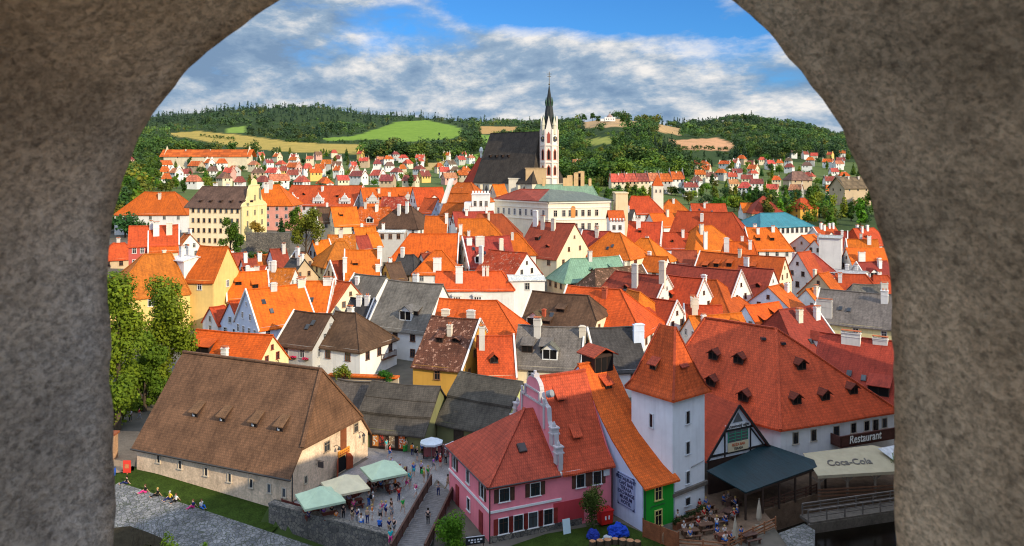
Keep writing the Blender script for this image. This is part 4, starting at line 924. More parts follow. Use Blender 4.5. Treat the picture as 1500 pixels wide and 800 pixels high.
# right half
h('long white side wall with red roof and hipped sunlit end', (965,340), (1016,340), 10, 9, 'r', 'blue', rows=1, ch=1, cols=20)
h('cream fronted house under an orange hipped roof with white chimneys', (1020,331), (1044,330), 12.5, 14, 'o', 'cream', (.9,1), rows=1, ch=0, chims=((.0,-.3,2.6,1.3),(-.3,-.9,5,1.2)), cols=2.6)
h('big red roof with shaded slope behind the cream fronted house', (996,309), (1068,311), 15, 19, 'r', 'white', (.25,.9), rows=0, ch=1, pitch=50)
h('orange roof with long slit dormers', (1092,333), (1137,333), 12, 13, 'o', 'white', (0,.5), rows=1, ch=3, dorm=((.3,.4,'shed'),(.75,.4,'shed')))
h('red roof with single white chimney near the battlemented wall', (922,324), (970,325), 12, 12, 'r', 'white', rows=1, ch=0, chims=((.3,-.3,2.6,1.3),))
h('orange pyramid roof with a sloping dormer', (940,347), (950,350), 10, 12, 'o', 'white', (.9,1), rows=1, ch=1)
h('low orange porch roof with a small white gable', (938,373), (975,376), 7, 7, 'o', 'white', rows=1, ch=1)
h('low dark red shed roof between the porch and the white wall', (985,366), (1020,367), 7, 7, 'd', 'white', rows=0, ch=0)
h('orange roof rising behind the long red dormer roof', (1062,353), (1104,354), 12.5, 12, 'o', 'white', (.3,.3), rows=0, ch=2, chims=((.05,-.4,3.4,1.4),))
h('long red roof with four small dormers and cream gable', (1032,371), (1141,374), 11.5, 12, 'o2', 'cream', rows=1, ch=1, dorm=((.12,.35,'shed'),(.25,.45,'shed'),(.4,.5,'shed'),(.68,.45,'shed')), cols=3, ang=-36)
h('long weathered red roof with tall white gable', (983,388), (1081,394.5), 12, 12.5, 'd', 'white', rows=1, ch=0, chims=((.6,.3,1,.8),), wcol=(.12,.05,.03), pitch=50, ang=-43)
h('weathered red roof with slim chimney and white gable', (1086,391), (1129,393), 11.5, 11, 'd', 'white', rows=1, ch=0, chims=((.15,.2,3.2,1.1),), pitch=50, ang=-43)
h('white gable with flower balcony under a red roof with one dormer', (975,404), (1027,406), 11.5, 12, 'r', 'white', rows=1, ch=0, dorm=((.35,.4,'gable',1.8,1.6),), wcol=(.12,.05,.03), pitch=50, ang=-43)
h('green walled house with orange hipped roof and wooden dormer', (1030,408), (1050,410), 10.5, 11, 'o2', 'green', (0,1), rows=1, ch=1)
h('red roof with a pair of very tall white chimneys', (905,400), (972,401), 11.5, 12, 'r', 'white', (.5,0), rows=1, ch=0, chims=((.5,-.4,4.6,1.3),(.97,-.2,4.4,1.3)), sky=1, ang=-40)
h('small white gable under red roof with an eyebrow dormer', (935,436), (988,438), 9.5, 10, 'r', 'white', rows=1, ch=1, dorm=((.4,.35,'gable',1.7,1.2),), pitch=48, ang=-43)
h('orange sliver of roof between the hip end and white gable', (920,424), (938,428), 10.5, 9, 'o', 'white', (0,1), rows=0, ch=0)
h('low red roof with clay chimney pots before the green walled house', (1003,446), (1056,447), 8.5, 9, 'r', 'white', rows=1, ch=2, chims=((.25,-.4,3.4,1.1),))
h('bright orange low roof below the pale stepped gable', (1092,447), (1140,442), 8.5, 9, 'o', 'blue', rows=1, ch=0)
h('narrow orange roof strip behind the restaurant ridge', (1010,463), (1085,458), 8, 8, 'o', 'white', rows=0, ch=1)
h('pale grey gable with dark red verge and white chimney', (1121,424), (1150,411), 10, 14, 'o2', 'blue', rows=0, ch=2, pitch=38)
h('white gable with three dark windows under a steep red roof', (1165,371), (1190,366), 12, 10.5, 'r2', 'white', rows=1, ch=1, wcol=(.12,.05,.03), pitch=54)
h('dark red roof beside the three windowed gable', (1184,371), (1192,371), 11, 10, 'd', 'white', (0,1), rows=0, ch=1)
h('wide greenish white gable below the river trees', (1171,346), (1196,341), 10.5, 17, 'o', 'grey', rows=1, ch=2, pitch=36)
h('tall plain white party wall block', (1203,345), (1231,344), 14.5, 9, 'grey', 'white', rows=0, ch=0, pitch=4, mat='metal', gwin=False, ang=-25, Lm=6)
h('dark red gable roof behind the party wall block', (1224,338), (1240,339), 13, 10, 'd', 'white', rows=1, ch=1)
h('flat orange roof in two levels with a white chimney', (1240,363), (1294,363), 11.5, 13, 'o', 'white', rows=0, ch=0, chims=((.25,-.6,3.0,1.8),), tier=1)
h('upper orange roof behind the two level roof', (1240,350), (1285,351), 12, 11, 'o', 'white', rows=0, ch=2)
h('dark roofed yard house under the two level roof', (1255,384), (1298,382), 8.5, 9, 'd', 'white', rows=1, ch=2)
h('low white yard building with flat cornice', (1222,394), (1262,397), 7.5, 6, 'grey', 'white', rows=1, ch=2, pitch=10, mat='metal')
h('orange slope with cream gable near the satellite dishes', (1196,401), (1216,397.5), 10.5, 11, 'o', 'tan', rows=0, ch=1, pitch=44)
h('red roof with a lit orange hip behind the big grey roof', (1225,400), (1268,402), 10, 11, 'r', 'white', (0,.9), rows=0, ch=1)
h('small red roof at the stone arch edge', (1280,403), (1300,403), 10, 9, 'r', 'white', (.5,.5), rows=0, ch=1)
h('bright orange roof corner before the cream slope gable', (1178,425), (1196,419), 8.5, 9, 'o', 'white', rows=0, ch=1)
h('broad grey shingle roof with a huge tapered white chimney', (1202,423), (1326,433), 11, 15, 'g', 'pale', rows=1, ch=0, chims=((.12,-.85,3.2,3.0),(.78,-.25,2.2,1.3)), mat='shingle', sky=2, pitch=36, cols=4)
h('grey roof behind the broad shingle roof with a white chimney', (1250,416), (1292,417), 11, 9, 'g', 'white', (.6,0), rows=0, ch=0, chims=((.95,-.6,3.4,1.4),), mat='shingle')
h('dark maroon roof with two white chimneys behind the restaurant', (1141,454), (1192,447), 10, 15, 'd', 'white', (.4,0), rows=1, ch=0, chims=((.35,-.25,1.8,1.2),(.85,-.25,1.8,1.2)), sky=1)
h('large red roof with a wide white chimney block east of the restaurant', (1203,487), (1326,501), 9.5, 17, 'r', 'white', rows=1, ch=0, chims=((.38,-.1,1.4,2.9),(.72,-.05,.5,2.2)), dorm=((.78,.12,'shed',3.0,1.6),), sky=3, pitch=44)
h('red hipped roof with white walls by the town wall turret', (925,287), (950,287), 13.5, 13, 'r', 'white', (.4,.9), rows=1, ch=0)
h('orange pyramid roofed mansion among the trees', (980,292), (990,292), 11, 16, 'o', 'tan', (1,1), rows=1, ch=1)
h('long red attic roof with white roof windows', (1012,298), (1062,298), 11, 10, 'r', 'white', rows=1, ch=2, sky=3)
h('faceted red tent roof by the riverside trees', (1117,287), (1119,287), 12, 15, 'r', 'tan', (1,1), rows=1, ch=0)
h('flat red roof linking to the faceted tent roof', (1085,297), (1108,297), 8, 8, 'o', 'white', rows=0, ch=0)
h('orange villa with small pyramid roof in the riverside trees', (1172,290), (1179,289.5), 11, 9, 'r', 'ochre', (1,1), rows=2, ch=0)
h('low orange roofs behind the town hall side house', (950,313), (985,311), 10, 9, 'o', 'white', rows=0, ch=1)
h('grey slate gables behind the town hall', (908,306), (928,307), 12, 8, 'k', 'white', rows=1, ch=1, mat='shingle')
h('teal metal roofed theatre with white pilastered front', (1114,312), (1150,311), 12, 17, 't', 'white', (.8,.8), rows=1, ch=0, mat='metal', pitch=30, cols=2.2, wcol=(.3,.3,.3), ww=(1.1,2.2))
h('red roof row at the riverside with many small chimneys', (1188,333), (1226,331), 10, 9, 'r', 'white', rows=1, ch=4)
h('red and orange roofs beside the riverside row', (1246,335), (1284,333), 10, 11, 'r', 'white', (.3,.6), rows=1, ch=3)
h('white walled house with low red roof before the riverside row', (1192,352), (1200,350), 10, 8, 'o', 'white', rows=0, ch=1)
# ------------------------------------------------------------------ the yellow barn with a baroque gable
YB = thing('yellow_barn', 'long four storey beige granary with a pale yellow baroque gable', 'granary')
if True:
    zr = 30.2; a, c = U(297,272,zr), U(372,273.5,zr)
    a, c = at(297,273,260.5), at(371,273.5,257); zr = (a.z+c.z)/2
    d = Vector((c.x-a.x, c.y-a.y)); Ln = d.length; Wd = 15.0; R = 6.2; m = (a+c)/2; zb = gz(m.x,m.y)-1
    YB.location = (m.x,m.y,zb); YB.rotation_euler = (0,0,math.atan2(d.y,d.x)); hE = zr-R-zb
    b = MB(); gable_walls(b, Ln, Wd, -4, hE, R, (0,0), (1,1)); wall = b.build('wall', M['wall'], YB, (.95,.78,.50))
    b = MB(); gable_roof(b, Ln, Wd, hE, R, (1.5,0), (0,1), e=.5); roof = b.build('roof', M['shingle'], YB, (.15,.085,.06), uv=True)
    b = MB(); pr = [(-Wd/2-.3,-4),(Wd/2+.3,-4),(Wd/2+.3,hE+.2),(Wd/2-.4,hE+.9),(Wd/2-2.2,hE+1.6),(Wd/2-3.2,hE+3.2),(Wd/2-3.6,hE+5.2),(Wd/2-4.6,hE+6.6),(1.6,hE+7.0),(1.3,hE+8.2),(0,hE+8.9),(-1.3,hE+8.2),(-1.6,hE+7.0),(-Wd/2+4.6,hE+6.6),(-Wd/2+3.6,hE+5.2),(-Wd/2+3.2,hE+3.2),(-Wd/2+2.2,hE+1.6),(-Wd/2+.4,hE+.9),(-Wd/2-.3,hE+.2)]
    b.poly([(Ln/2+.02,y,z) for y,z in pr], (.5,0,0)); gb = b.build('baroque_gable', M['wall'], YB, (.84,.70,.34))
    b = MB()
    for z in (hE+.1, hE+6.7): b.box((Ln/2+.35,0,z),(.6,Wd+.8 if z<hE+1 else 6,.3))
    for y in (-Wd/2,-2.4,2.4,Wd/2): b.box((Ln/2+.45,y,hE/2),(.25,.6,hE))
    b.build('pilaster', M['trim'], gb, (.80,.70,.40))
    n = 9
    for r in range(4):
        for i in range(n):
            window(wall, frame_mtx((-Ln/2+1.4+(Ln-2.6)*i/(n-1), -Wd/2, hE-1.3-r*3.2), (1,0), None), .75,1.35,'slit',(.46,.30,.16))
    for r in range(2):
        for y in (-4.6,0,4.6): window(gb, frame_mtx((Ln/2+.52,y,hE-2.2-r*3.4),(0,1),None), .9,1.6,color=(.6,.5,.3))
    window(gb, frame_mtx((Ln/2+.52,0,hE+2.6),(0,1),None), .8,1.7,color=(.6,.5,.3))
    for i in range(6):
        q = MB(); q.box((0,0,.3),(.7,.8,.5),1); q.box((0,-.42,.3),(.5,.04,.3),2); q.slab([(-.5,-.5,.6),(.5,-.5,.6),(.5,.9,.8),(-.5,.9,.8)],[(0,1,2,3)],.08)
        o = ob('dormer', mesh('dormer', q.v, q.f, [M['shingle'],DWOOD,DARK], q.m, True), roof, (.15,.085,.06)); o.location = (-Ln/2+3+i*3.6, -Wd/2+1.6, hE+1.6*R/(Wd/2))
    for i in range(5): chimney(roof, -Ln/2+4+i*4.6, 1.0, hE+R-.9, 1.6, 1.2, .7, PAL['white'], 0)
GW = thing('garden_wall', 'tall rubble retaining wall below the yellow granary garden', 'wall')
b = MB(); q0, q1 = at(361,372,246), at(424,372,246); b.box(((q0.x+q1.x)/2,246,(at(0,342,246).z+at(0,372,246).z)/2),(q1.x-q0.x,1.2,7)); b.build('masonry', M['stonework'], GW)

# ------------------------------------------------------------------ church
CH = thing('church', 'gothic church with a huge dark nave roof and slender white spire tower', 'church')
if True:
    A, B = at(719,196,350), at(790,192,331)
    d = Vector((B.x-A.x,B.y-A.y)); Ln = d.length; m = (A+B)/2; zr = m.z; Wd = 21; R = 20.5; zb = 12.0
    CH.location = (m.x,m.y,zb); rz = math.atan2(d.y,d.x); CH.rotation_euler = (0,0,rz); hE = zr-R-zb
    b = MB(); gable_walls(b, Ln, Wd, -3, hE, R, (0,5), (1,0)); wall = b.build('nave_wall', M['wall'], CH, (.66,.60,.48))
    b = MB(); gable_roof(b, Ln, Wd, hE, R, (0,5), (1,0), e=.6, caps=True); roof = b.build('nave_roof', M['shingle'], CH, (.075,.06,.047), uv=True)
    for i in range(4):
        q = MB(); q.box((0,0,.4),(1.0,1.2,.9),1); q.box((0,-.62,.4),(.7,.04,.55),2); q.slab([(-.7,-.8,.9),(.7,-.8,.9),(.7,.9,1.3),(-.7,.9,1.3)],[(0,1,2,3)],.1)
        o = ob('dormer', mesh('dormer', q.v, q.f, [M['shingle'],DWOOD,DARK], q.m, True), roof, (.06,.05,.04)); o.location = (-Ln/2+5+i*3.6, -Wd/2+5.0, hE+5.0*R/(Wd/2))
    b = MB(); gp = [(-.8,0,-3.2),(.8,0,-3.2),(.8,0,.6),(.45,0,1.6),(0,0,2.2),(-.45,0,1.6),(-.8,0,.6)]
    for i in range(6):
        x = -Ln/2+2+i*(Ln+2)/5.6
        q = MB(); q.poly(gp, (0,-.08,0)); q.build('gothic_window', M['glass'], wall, mtx=frame_mtx((x,-Wd/2,hE-4.5),(1,0),None))
        q = MB(); q.box((x-2.1,-Wd/2-1.0,hE/2-2),(.9,2.2,hE)); q.build('buttress', M['wall'], wall, (.62,.56,.45))
    q = MB(); q.poly(gp, (0,-.08,0)); q.build('gothic_window', M['glass'], wall, mtx=frame_mtx((Ln/2+5,0,hE-4.5),(0,1),None))
    # lower choir with red roof
    b = MB(); gable_walls(b, 9, 16, -3, hE-4, 14, (4,0), (0,1)); b2 = b.build('choir_wall', M['wall'], CH, (.6,.55,.45)); b2.location = (-Ln/2-4.4,1.5,0)
    b = MB(); gable_roof(b, 9, 16, hE-4, 14, (4,0), (0,1)); b2 = b.build('choir_roof', M['tile'], CH, (.48,.055,.022), uv=True); b2.location = (-Ln/2-4.4,1.5,0)
    b = MB(); b.tube([(0,0,0),(0,0,2)],.5,8); b.tube([(0,0,2),(0,0,3.2),(0,0,4.4),(0,0,5)],[.55,1.0,.7,.05],8); b2 = b.build('lantern', M['wall'], CH, (.7,.75,.7)); b2.location = (-Ln/2-7.5,1.5,hE+9.6)
    # tower
    T0 = at(804.5,266,326); tl = CH.matrix_basis
    Rm = Matrix.Translation((m.x,m.y,zb)) @ Matrix.Rotation(rz,4,'Z')
    tz = Matrix.Rotation(-rz+math.radians(-6),4,'Z'); tm = Rm.inverted() @ Matrix.Translation((T0.x,T0.y,zb)) ; tm = Matrix.Translation(tm.translation) @ tz
    w2 = 6.9; ztop = at(0,190,326).z - zb; r8 = w2/2/math.cos(math.pi/8)
    def octa(b, r, z0, z1):
        pts = [(r*math.cos(math.pi/8+k*math.pi/4), r*math.sin(math.pi/8+k*math.pi/4)) for k in range(8)]
        b.poly([(x,y,z0) for x,y in pts][::-1], (0,0,z1-z0))
    b = MB(); octa(b, r8, -4, ztop); tw = b.build('tower_wall', M['wall'], CH, (.82,.78,.68), mtx=tm)
    zl = [at(0,v,326).z-zb for v in (260,238,213)]
    b = MB()
    for z in zl: octa(b, r8+.4, z-.25, z+.25)
    for k in range(8):
        t = math.pi/8+k*math.pi/4; b.box((r8*math.cos(t),r8*math.sin(t),ztop/2+2),(.62,.62,ztop-4),rz=t)
    b.build('tower_trim', M['trim'], tw, (.82,.68,.58))
    fw = w2*math.tan(math.pi/8)
    for k in range(8):
        mk = Matrix.Rotation(k*math.pi/4,4,'Z') @ Matrix.Translation((0,-w2/2-.02,0))
        for v,hh in ((250,4.0),(227,4.4)):
            z0 = at(0,v,326).z-zb
            q = MB(); q.poly([(-.78,0,-hh/2),(.78,0,-hh/2),(.78,0,hh/2-.8),(0,0,hh/2+.5),(-.78,0,hh/2-.8)],(0,-.1,0)); wn = q.build('tower_window', M['trim'], tw, (.55,.16,.10), mtx=mk @ Matrix.Translation((0,0,z0)))
            q = MB(); q.poly([(-.46,-.11,-hh/2+.3),(.46,-.11,-hh/2+.3),(.46,-.11,hh/2-.9),(0,-.11,hh/2),(-.46,-.11,hh/2-.9)],(0,-.03,0)); q.build('louvre', DARK, wn)
        z1 = at(0,204,326).z-zb
        if k % 2:
            q = MB(); q.poly([(1.15*math.cos(t),-.05,z1+1.15*math.sin(t)) for t in np.linspace(0,2*math.pi,20,endpoint=False)],(0,-.1,0)); cl = q.build('clock_face', M['paint'], tw, (.05,.05,.06), mtx=mk)
            q = MB(); q.bar((0,-.2,z1),(0,-.2,z1+.9),.14); q.bar((0,-.2,z1),(.55,-.2,z1+.2),.14); q.build('clock_hands', M['paint'], cl, (.7,.5,.15))
            q = MB(); q.tube([(0,.3,ztop-2),(0,.3,ztop+1.6),(0,.3,ztop+1.8),(0,.3,ztop+5.2)],[.85,.8,.95,.05],6); q.build('pinnacle', M['wall'], tw, (.66,.62,.46), mtx=mk)
        else:
            q = MB(); q.poly([(-fw/2-.2,-.05,ztop-2.0),(fw/2+.2,-.05,ztop-2.0),(0,-.05,ztop+5.6)],(0,.6,0)); q.build('tower_gable', M['wall'], tw, (.82,.76,.66), mtx=mk)
            q = MB(); q.poly([(-.6,-.1,z1-1.6),(.6,-.1,z1-1.6),(.6,-.1,z1+1.8),(0,-.1,z1+3.0),(-.6,-.1,z1+1.8)],(0,-.08,0)); q.build('gable_window', M['trim'], tw, (.38,.08,.05), mtx=mk)
    zs = ztop+.3; zt = at(0,126,326).z-zb; zm = at(0,150,326).z-zb
    b = MB(); b.tube([(0,0,zs),(0,0,zs+3),(0,0,zm),(0,0,zt)],[3.3,2.35,1.25,.18],8); sp = b.build('spire', M['metal'], tw, (.030,.034,.034), uv=True)
    b = MB()
    for k in range(8):
        t = k*math.pi/4; b.tube([(1.35*math.cos(t),1.35*math.sin(t),zm-1.6),(1.5*math.cos(t),1.5*math.sin(t),zm),(1.3*math.cos(t),1.3*math.sin(t),zm+2.2)],[.2,.28,.03],5)
        b.tube([(2.6*math.cos(t),2.6*math.sin(t),zs+.5),(2.7*math.cos(t),2.7*math.sin(t),zs+3),(2.4*math.cos(t),2.4*math.sin(t),zs+6)],[.3,.45,.04],5)
    b.build('spire_pinnacles', M['metal'], sp, (.05,.12,.07))
    zx = at(0,105,326).z-zb
    b = MB(); b.tube([(0,0,zt-.5),(0,0,zx)],.13,6); b.tube([(0,0,zt+.3),(0,0,zt+.7),(0,0,zt+1.1)],[.1,.42,.1],8)
    for z,w_ in ((zx-1.0,1.0),(zx-2.0,.75)): b.bar((-w_,0,z),(w_,0,z),.18)
    b.build('cross', M['iron'], sp, (.12,.09,.03))
    # chapels below the nave
    for (x0,x1,y0,y1,Y,c,nm) in ((770,800,247,282,322,(.58,.40,.22),'stair_turret'),(745,772,262,284,325,(.66,.60,.50),'chapel')):
        p0,p1 = at(x0,y1,Y),at(x1,y0,Y); q = MB(); q.box(((p0.x+p1.x)/2,Y+3,(p0.z-6+p1.z)/2),(p1.x-p0.x,6,p1.z-p0.z+6)); q.box(((p0.x+p1.x)/2,Y+3,p1.z+.15),(p1.x-p0.x+.6,6.6,.3))
        q.build(nm, M['wall'], CH, c, mtx=Rm.inverted())
# ------------------------------------------------------------------ town hall group
TH = thing('town_hall', 'white arcaded town hall with red and green roofs below the church', 'town hall')
if True:
    C0,C1,C2,C3 = Vector((11.8,255)),Vector((33.2,262)),Vector((24,284)),Vector((-6,274)); zE = 25.8; zb = 6
    b = MB(); rg = [C0,C1,C2,C3]
    for i in range(4):
        q,s = rg[i],rg[(i+1)%4]; b.add([(q.x,q.y,zb),(s.x,s.y,zb),(s.x,s.y,zE),(q.x,q.y,zE)],[(0,1,2,3)])
    wall = b.build('wall', M['wall'], TH, (.80,.74,.60))
    ex = [c + (c-Vector((14,269))).normalized()*.9 for c in rg]; zz = zE+.05
    Pa, Pb = (3.0,272,zE+3.6), (16,267,zE+3.4); Pc = (24.5,271,zE+2.4); mid = (ex[0]+ (ex[3]-ex[0])*.16)
    b = MB(); b.slab([(*ex[3],zz),(*mid,zz),(13,270,zE+3.5),Pa,(*ex[2],zz)],[(0,1,2,3),(4,0,3)],.25); b.build('red_roof', M['tile'], TH, (.36,.065,.035), uv=True)
    b = MB(); b.slab([(*mid,zz),(*ex[0],zz),(*ex[1],zz),Pc,(13,270,zE+3.5),(*ex[2],zz)],[(0,1,3,4),(1,2,3),(2,5,4,3)][:2]+[(2,5,4,3)],.25); b.build('green_roof', M['metal'], TH, (.15,.17,.13), uv=True)
    b = MB()
    for i in (0,3):
        q,s = (C0,C1) if i==0 else (C3,C0); dd = (s-q).normalized(); nn = Vector((dd.y,-dd.x))
        for z,w_,t in ((zE-.35,.5,.7),(zE-2.2,.2,.3),(zE-6.0,.25,.35)): b.bar((*(q+nn*w_/2),z),(*(s+nn*w_/2),z),w_,t)
    b.build('cornice', M['trim'], wall, (.80,.76,.66))
    f = (C1-C0); fl_ = f.length; f.normalize()
    for u in (.11,.24,.34,.43,.54,.64,.76):
        p = C0+f*fl_*u; window(wall, frame_mtx((p.x,p.y,zE-4.0),f,None),1.1,2.0,color=(.7,.6,.5)); window(wall, frame_mtx((p.x,p.y,zE-8.4),f,None),1.1,2.0,color=(.7,.6,.5))
    f2 = (C0-C3); l2 = f2.length; f2.normalize()
    for i in range(9):
        p = C3+f2*l2*((i+.7)/9.5); window(wall, frame_mtx((p.x,p.y,zE-4.0),f2,None),.9,2.0,color=(.7,.7,.7))
    p = C0+f*fl_*.385; b = MB(); b.poly([(-.7,-.1,-1.8),(.7,-.1,-1.8),(.8,-.1,1.4),(.3,-.1,2.0),(-.3,-.1,2.0),(-.8,-.1,1.4)],(0,-.1,0)); b.build('coat_of_arms', M['paint'], wall, (.62,.25,.06), mtx=frame_mtx((p.x,p.y,zE-3.6),f,None))
    b = MB(); b.box((36.4,264,(zE+zb)/2+1.2),(4.0,8,zE-zb+2.4)); b.box((36.4,264,zE+2.5),(4.5,8.5,.4)); b.build('side_block', M['wall'], TH, (.78,.62,.38))
PR = thing('prelature', 'pale rectory with green copper roof and tall tan chimneys by the spire', 'rectory')
if True:
    p0,p1 = at(783,287,300),at(872,287,300); zE_=p0.z
    b = MB(); b.box(((p0.x+p1.x)/2,305,zE_/2+3),(p1.x-p0.x,10,zE_-6)); w_ = b.build('wall', M['wall'], PR, (.62,.44,.24))
    b = MB(); gable_roof(b, p1.x-p0.x-2, 11, 0, 4.2, (2,2), (0,0)); r_ = b.build('roof', M['metal'], PR, (.22,.34,.22), uv=True); r_.location = ((p0.x+p1.x)/2,305,zE_)
    for px_,top,wpx in ((829,262,6),(836,258,8),(847,254,10),(853,252,9),(866,263,4),(797,262,4)):
        q = at(px_,top,300); w2_ = wpx*.26; c_ = chimney(r_, q.x-(p0.x+p1.x)/2, 0, q.z-zE_-6, 6.0, w2_, 1.5, (.66,.44,.22), 2)
BT = thing('battlement_house', 'white house with a stepped battlement parapet below the nave', 'house')
if True:
    p0,p1 = at(691,310,268),at(717,284,268); p2 = at(685,297,268)
    b = MB(); cx_=(p0.x+p1.x)/2; b.box((cx_,272,(p1.z+4)/2),(p1.x-p0.x,8,p1.z-4)); b.box((p2.x,272,(p2.z+4)/2),(2.4,7.6,p2.z-4)); wl = b.build('wall', M['wall'], BT, (.80,.80,.80))
    b = MB()
    for i in range(6): b.box((p0.x+.5+i*(p1.x-p0.x-1)/5,268.2,p1.z+.5),(.65,.5,1.0))
    b.box((cx_,267.9,p1.z-.1),(p1.x-p0.x+.4,.5,.25)); b.build('battlement', M['wall'], wl, (.8,.8,.8))
    for i in range(3): window(wl, frame_mtx((p0.x+1.2+i*1.9,268,p1.z-3.3),(1,0),None),.8,1.7,color=(.6,.5,.4))
CP = thing('party_wall', 'tall slanted white party wall beside the deep orange roof', 'wall')
b = MB(); q = [at(646,298,262),at(652,298,262),at(664,262,262),at(658,262,262)]; b.poly([(p.x,p.y,p.z) for p in q],(0,6,0)); b.build('masonry', M['wall'], CP, (.80,.80,.78))
TT = thing('turret', 'slim white turret with a pointed orange roof beyond the town hall', 'turret')
if True:
    p0 = at(963,295,330); zt = at(963,272,330).z; b = MB(); b.box((p0.x,330,zt-8),(4.2,4.2,16)); wl = b.build('wall', M['wall'], TT, (.78,.72,.58))
    b = MB(); b.tube([(0,0,0),(0,0,4.6)],[3.3,.1],4); r_ = b.build('roof', M['tile'], TT, PAL['o2'], uv=True); r_.location=(p0.x,330,zt); r_.rotation_euler=(0,0,.4)
    for x in (-.9,.9): window(wl, frame_mtx((p0.x+x,327.9,zt-2.2),(1,0),None),.6,1.2,color=(.6,.5,.4))
CR = thing('battlement_annexe', 'low white annexe with orange roof and battlements beside the town hall', 'annexe')
if True:
    p0,p1 = at(893,338,245),at(915,321,245); b = MB(); b.box(((p0.x+p1.x)/2,249,p1.z-5),(p1.x-p0.x,8,10)); wl = b.build('wall', M['wall'], CR, (.8,.8,.8))
    b = MB(); gable_roof(b, p1.x-p0.x, 8, 0, 2.4, (0,0),(1,1)); r_ = b.build('roof', M['tile'], CR, PAL['o2'], uv=True); r_.location=((p0.x+p1.x)/2,249,p1.z)
    b = MB()
    for i in range(5): b.box((p0.x+.4+i*(p1.x-p0.x-.8)/4,244.8,p1.z-.2),(.5,.4,.9))
    b.build('battlement', M['wall'], wl, (.8,.8,.8))
    for x in (.3,.7): window(wl, frame_mtx((p0.x+(p1.x-p0.x)*x,245,p1.z-2.6),(1,0),None),.8,1.3,color=(.4,.35,.3))
# ------------------------------------------------------------------ white chapel on the hill
def chapel(px_, py_, Y):
    p = at(px_,py_,Y); t = thing('hill_chapel', 'white chapel with red roof on top of the bare hill', 'chapel', p)
    b = MB(); b.box((0,0,3),(16,9,6)); b.box((-10,0,2),(8,7,4)); w = b.build('wall', M['wall'], t, (.82,.81,.78))
    b = MB(); b.tube([(0,0,6),(0,0,8),(0,0,10),(0,0,12)],[5,4.4,2,.2],8); b.build('roof', M['tile'], t, (.5,.35,.30), uv=True)
    for x in (-5,-1.7,1.7,5): window(w, frame_mtx((x,-4.5,3.2),(1,0),None),1.1,2.0,color=(.5,.4,.4))
    return t

# ------------------------------------------------------------------ the stone window we look through, and unseen walls added around it to block sun
def m_stone():
    m, nt, b, _ = nodes('gallery_stone')
    geo = N(nt,'NewGeometry')
    n1 = N(nt,'TexNoise',Scale=95.0,Detail=7.0,Roughness=.75); n2 = N(nt,'TexNoise',Scale=22.0,Detail=5.0,Roughness=.65); n3 = N(nt,'TexNoise',Scale=1.6,Detail=3.0)
    mp = N(nt,'Mapping'); mp.inputs['Scale'].default_value = (1.0,.6,1.0); L(nt,geo.outputs['Position'],mp.inputs[0])
    for n in (n1,n2,n3): L(nt,mp.outputs[0],n.inputs[0])
    c = mixc(nt,(.76,.50,.285),(.95,.72,.47),n3.outputs[0])
    r1 = ramp(nt,n1.outputs[0],[(.36,.50),(.52,1.0),(.72,1.22)]); r2 = ramp(nt,n2.outputs[0],[(.30,.66),(.48,.97),(.7,1.12)])
    sx = N(nt,'SeparateXYZ'); L(nt,geo.outputs['Position'],sx.inputs[0]); mr = N(nt,'MapRange'); mr.inputs['From Min'].default_value = -.1; mr.inputs['From Max'].default_value = -.8; L(nt,sx.outputs[0],mr.inputs[0])
    mz = N(nt,'MapRange'); mz.inputs['From Min'].default_value = 38.35; mz.inputs['From Max'].default_value = 37.7; L(nt,sx.outputs[2],mz.inputs[0]); ml = N(nt,'Math'); ml.operation = 'MULTIPLY'; L(nt,mr.outputs[0],ml.inputs[0]); L(nt,mz.outputs[0],ml.inputs[1])
    c = mixc(nt,c,(.74,.71,.67),ml.outputs[0])
    n4 = N(nt,'TexNoise',Scale=85.0,Detail=4.0,Roughness=.6); L(nt,mp.outputs[0],n4.inputs[0]); r4 = ramp(nt,n4.outputs[0],[(.55,1.0),(.64,.62)])
    n5 = N(nt,'TexNoise',Scale=5.0,Detail=4.0,Roughness=.6); L(nt,mp.outputs[0],n5.inputs[0]); r5 = ramp(nt,n5.outputs[0],[(.34,.72),(.62,1.08)])
    c = mixc(nt,c,r4.outputs[0],.9,'MULTIPLY'); c = mixc(nt,c,r5.outputs[0],1.0,'MULTIPLY')
    c = mixc(nt,c,r1.outputs[0],.72,'MULTIPLY'); c = mixc(nt,c,r2.outputs[0],.95,'MULTIPLY')
    L(nt,c,b.inputs['Base Color']); b.inputs['Roughness'].default_value = .95; b.inputs['Specular IOR Level'].default_value = .1
    bp = N(nt,'Bump',Strength=.7,Distance=.012); L(nt,r1.outputs[0],bp.inputs['Height'])
    b2 = N(nt,'Bump',Strength=.6,Distance=.03); L(nt,n2.outputs[0],b2.inputs['Height']); L(nt,bp.outputs[0],b2.inputs['Normal']); L(nt,b2.outputs[0],b.inputs['Normal'])
    return m
AR = [(168,1150),(167,800),(163,700),(160,600),(157,500),(155,420),(155,365),(158,330),(166,296),(178,258),(194,222),(214,184),(238,150),(264,118),(296,84),(330,54),(364,28),(404,-2),(470,-44),(560,-84),(660,-106),(740,-112),(820,-106),(910,-84),(1000,-46),(1066,-6),(1100,22),(1128,46),(1156,76),(1184,110),(1208,144),(1230,180),(1250,216),(1266,252),(1279,288),(1290,330),(1300,376),(1308,420),(1312,470),(1313,560),(1313,700),(1314,800),(1316,1150)]
YF, YN = 1.40, .62
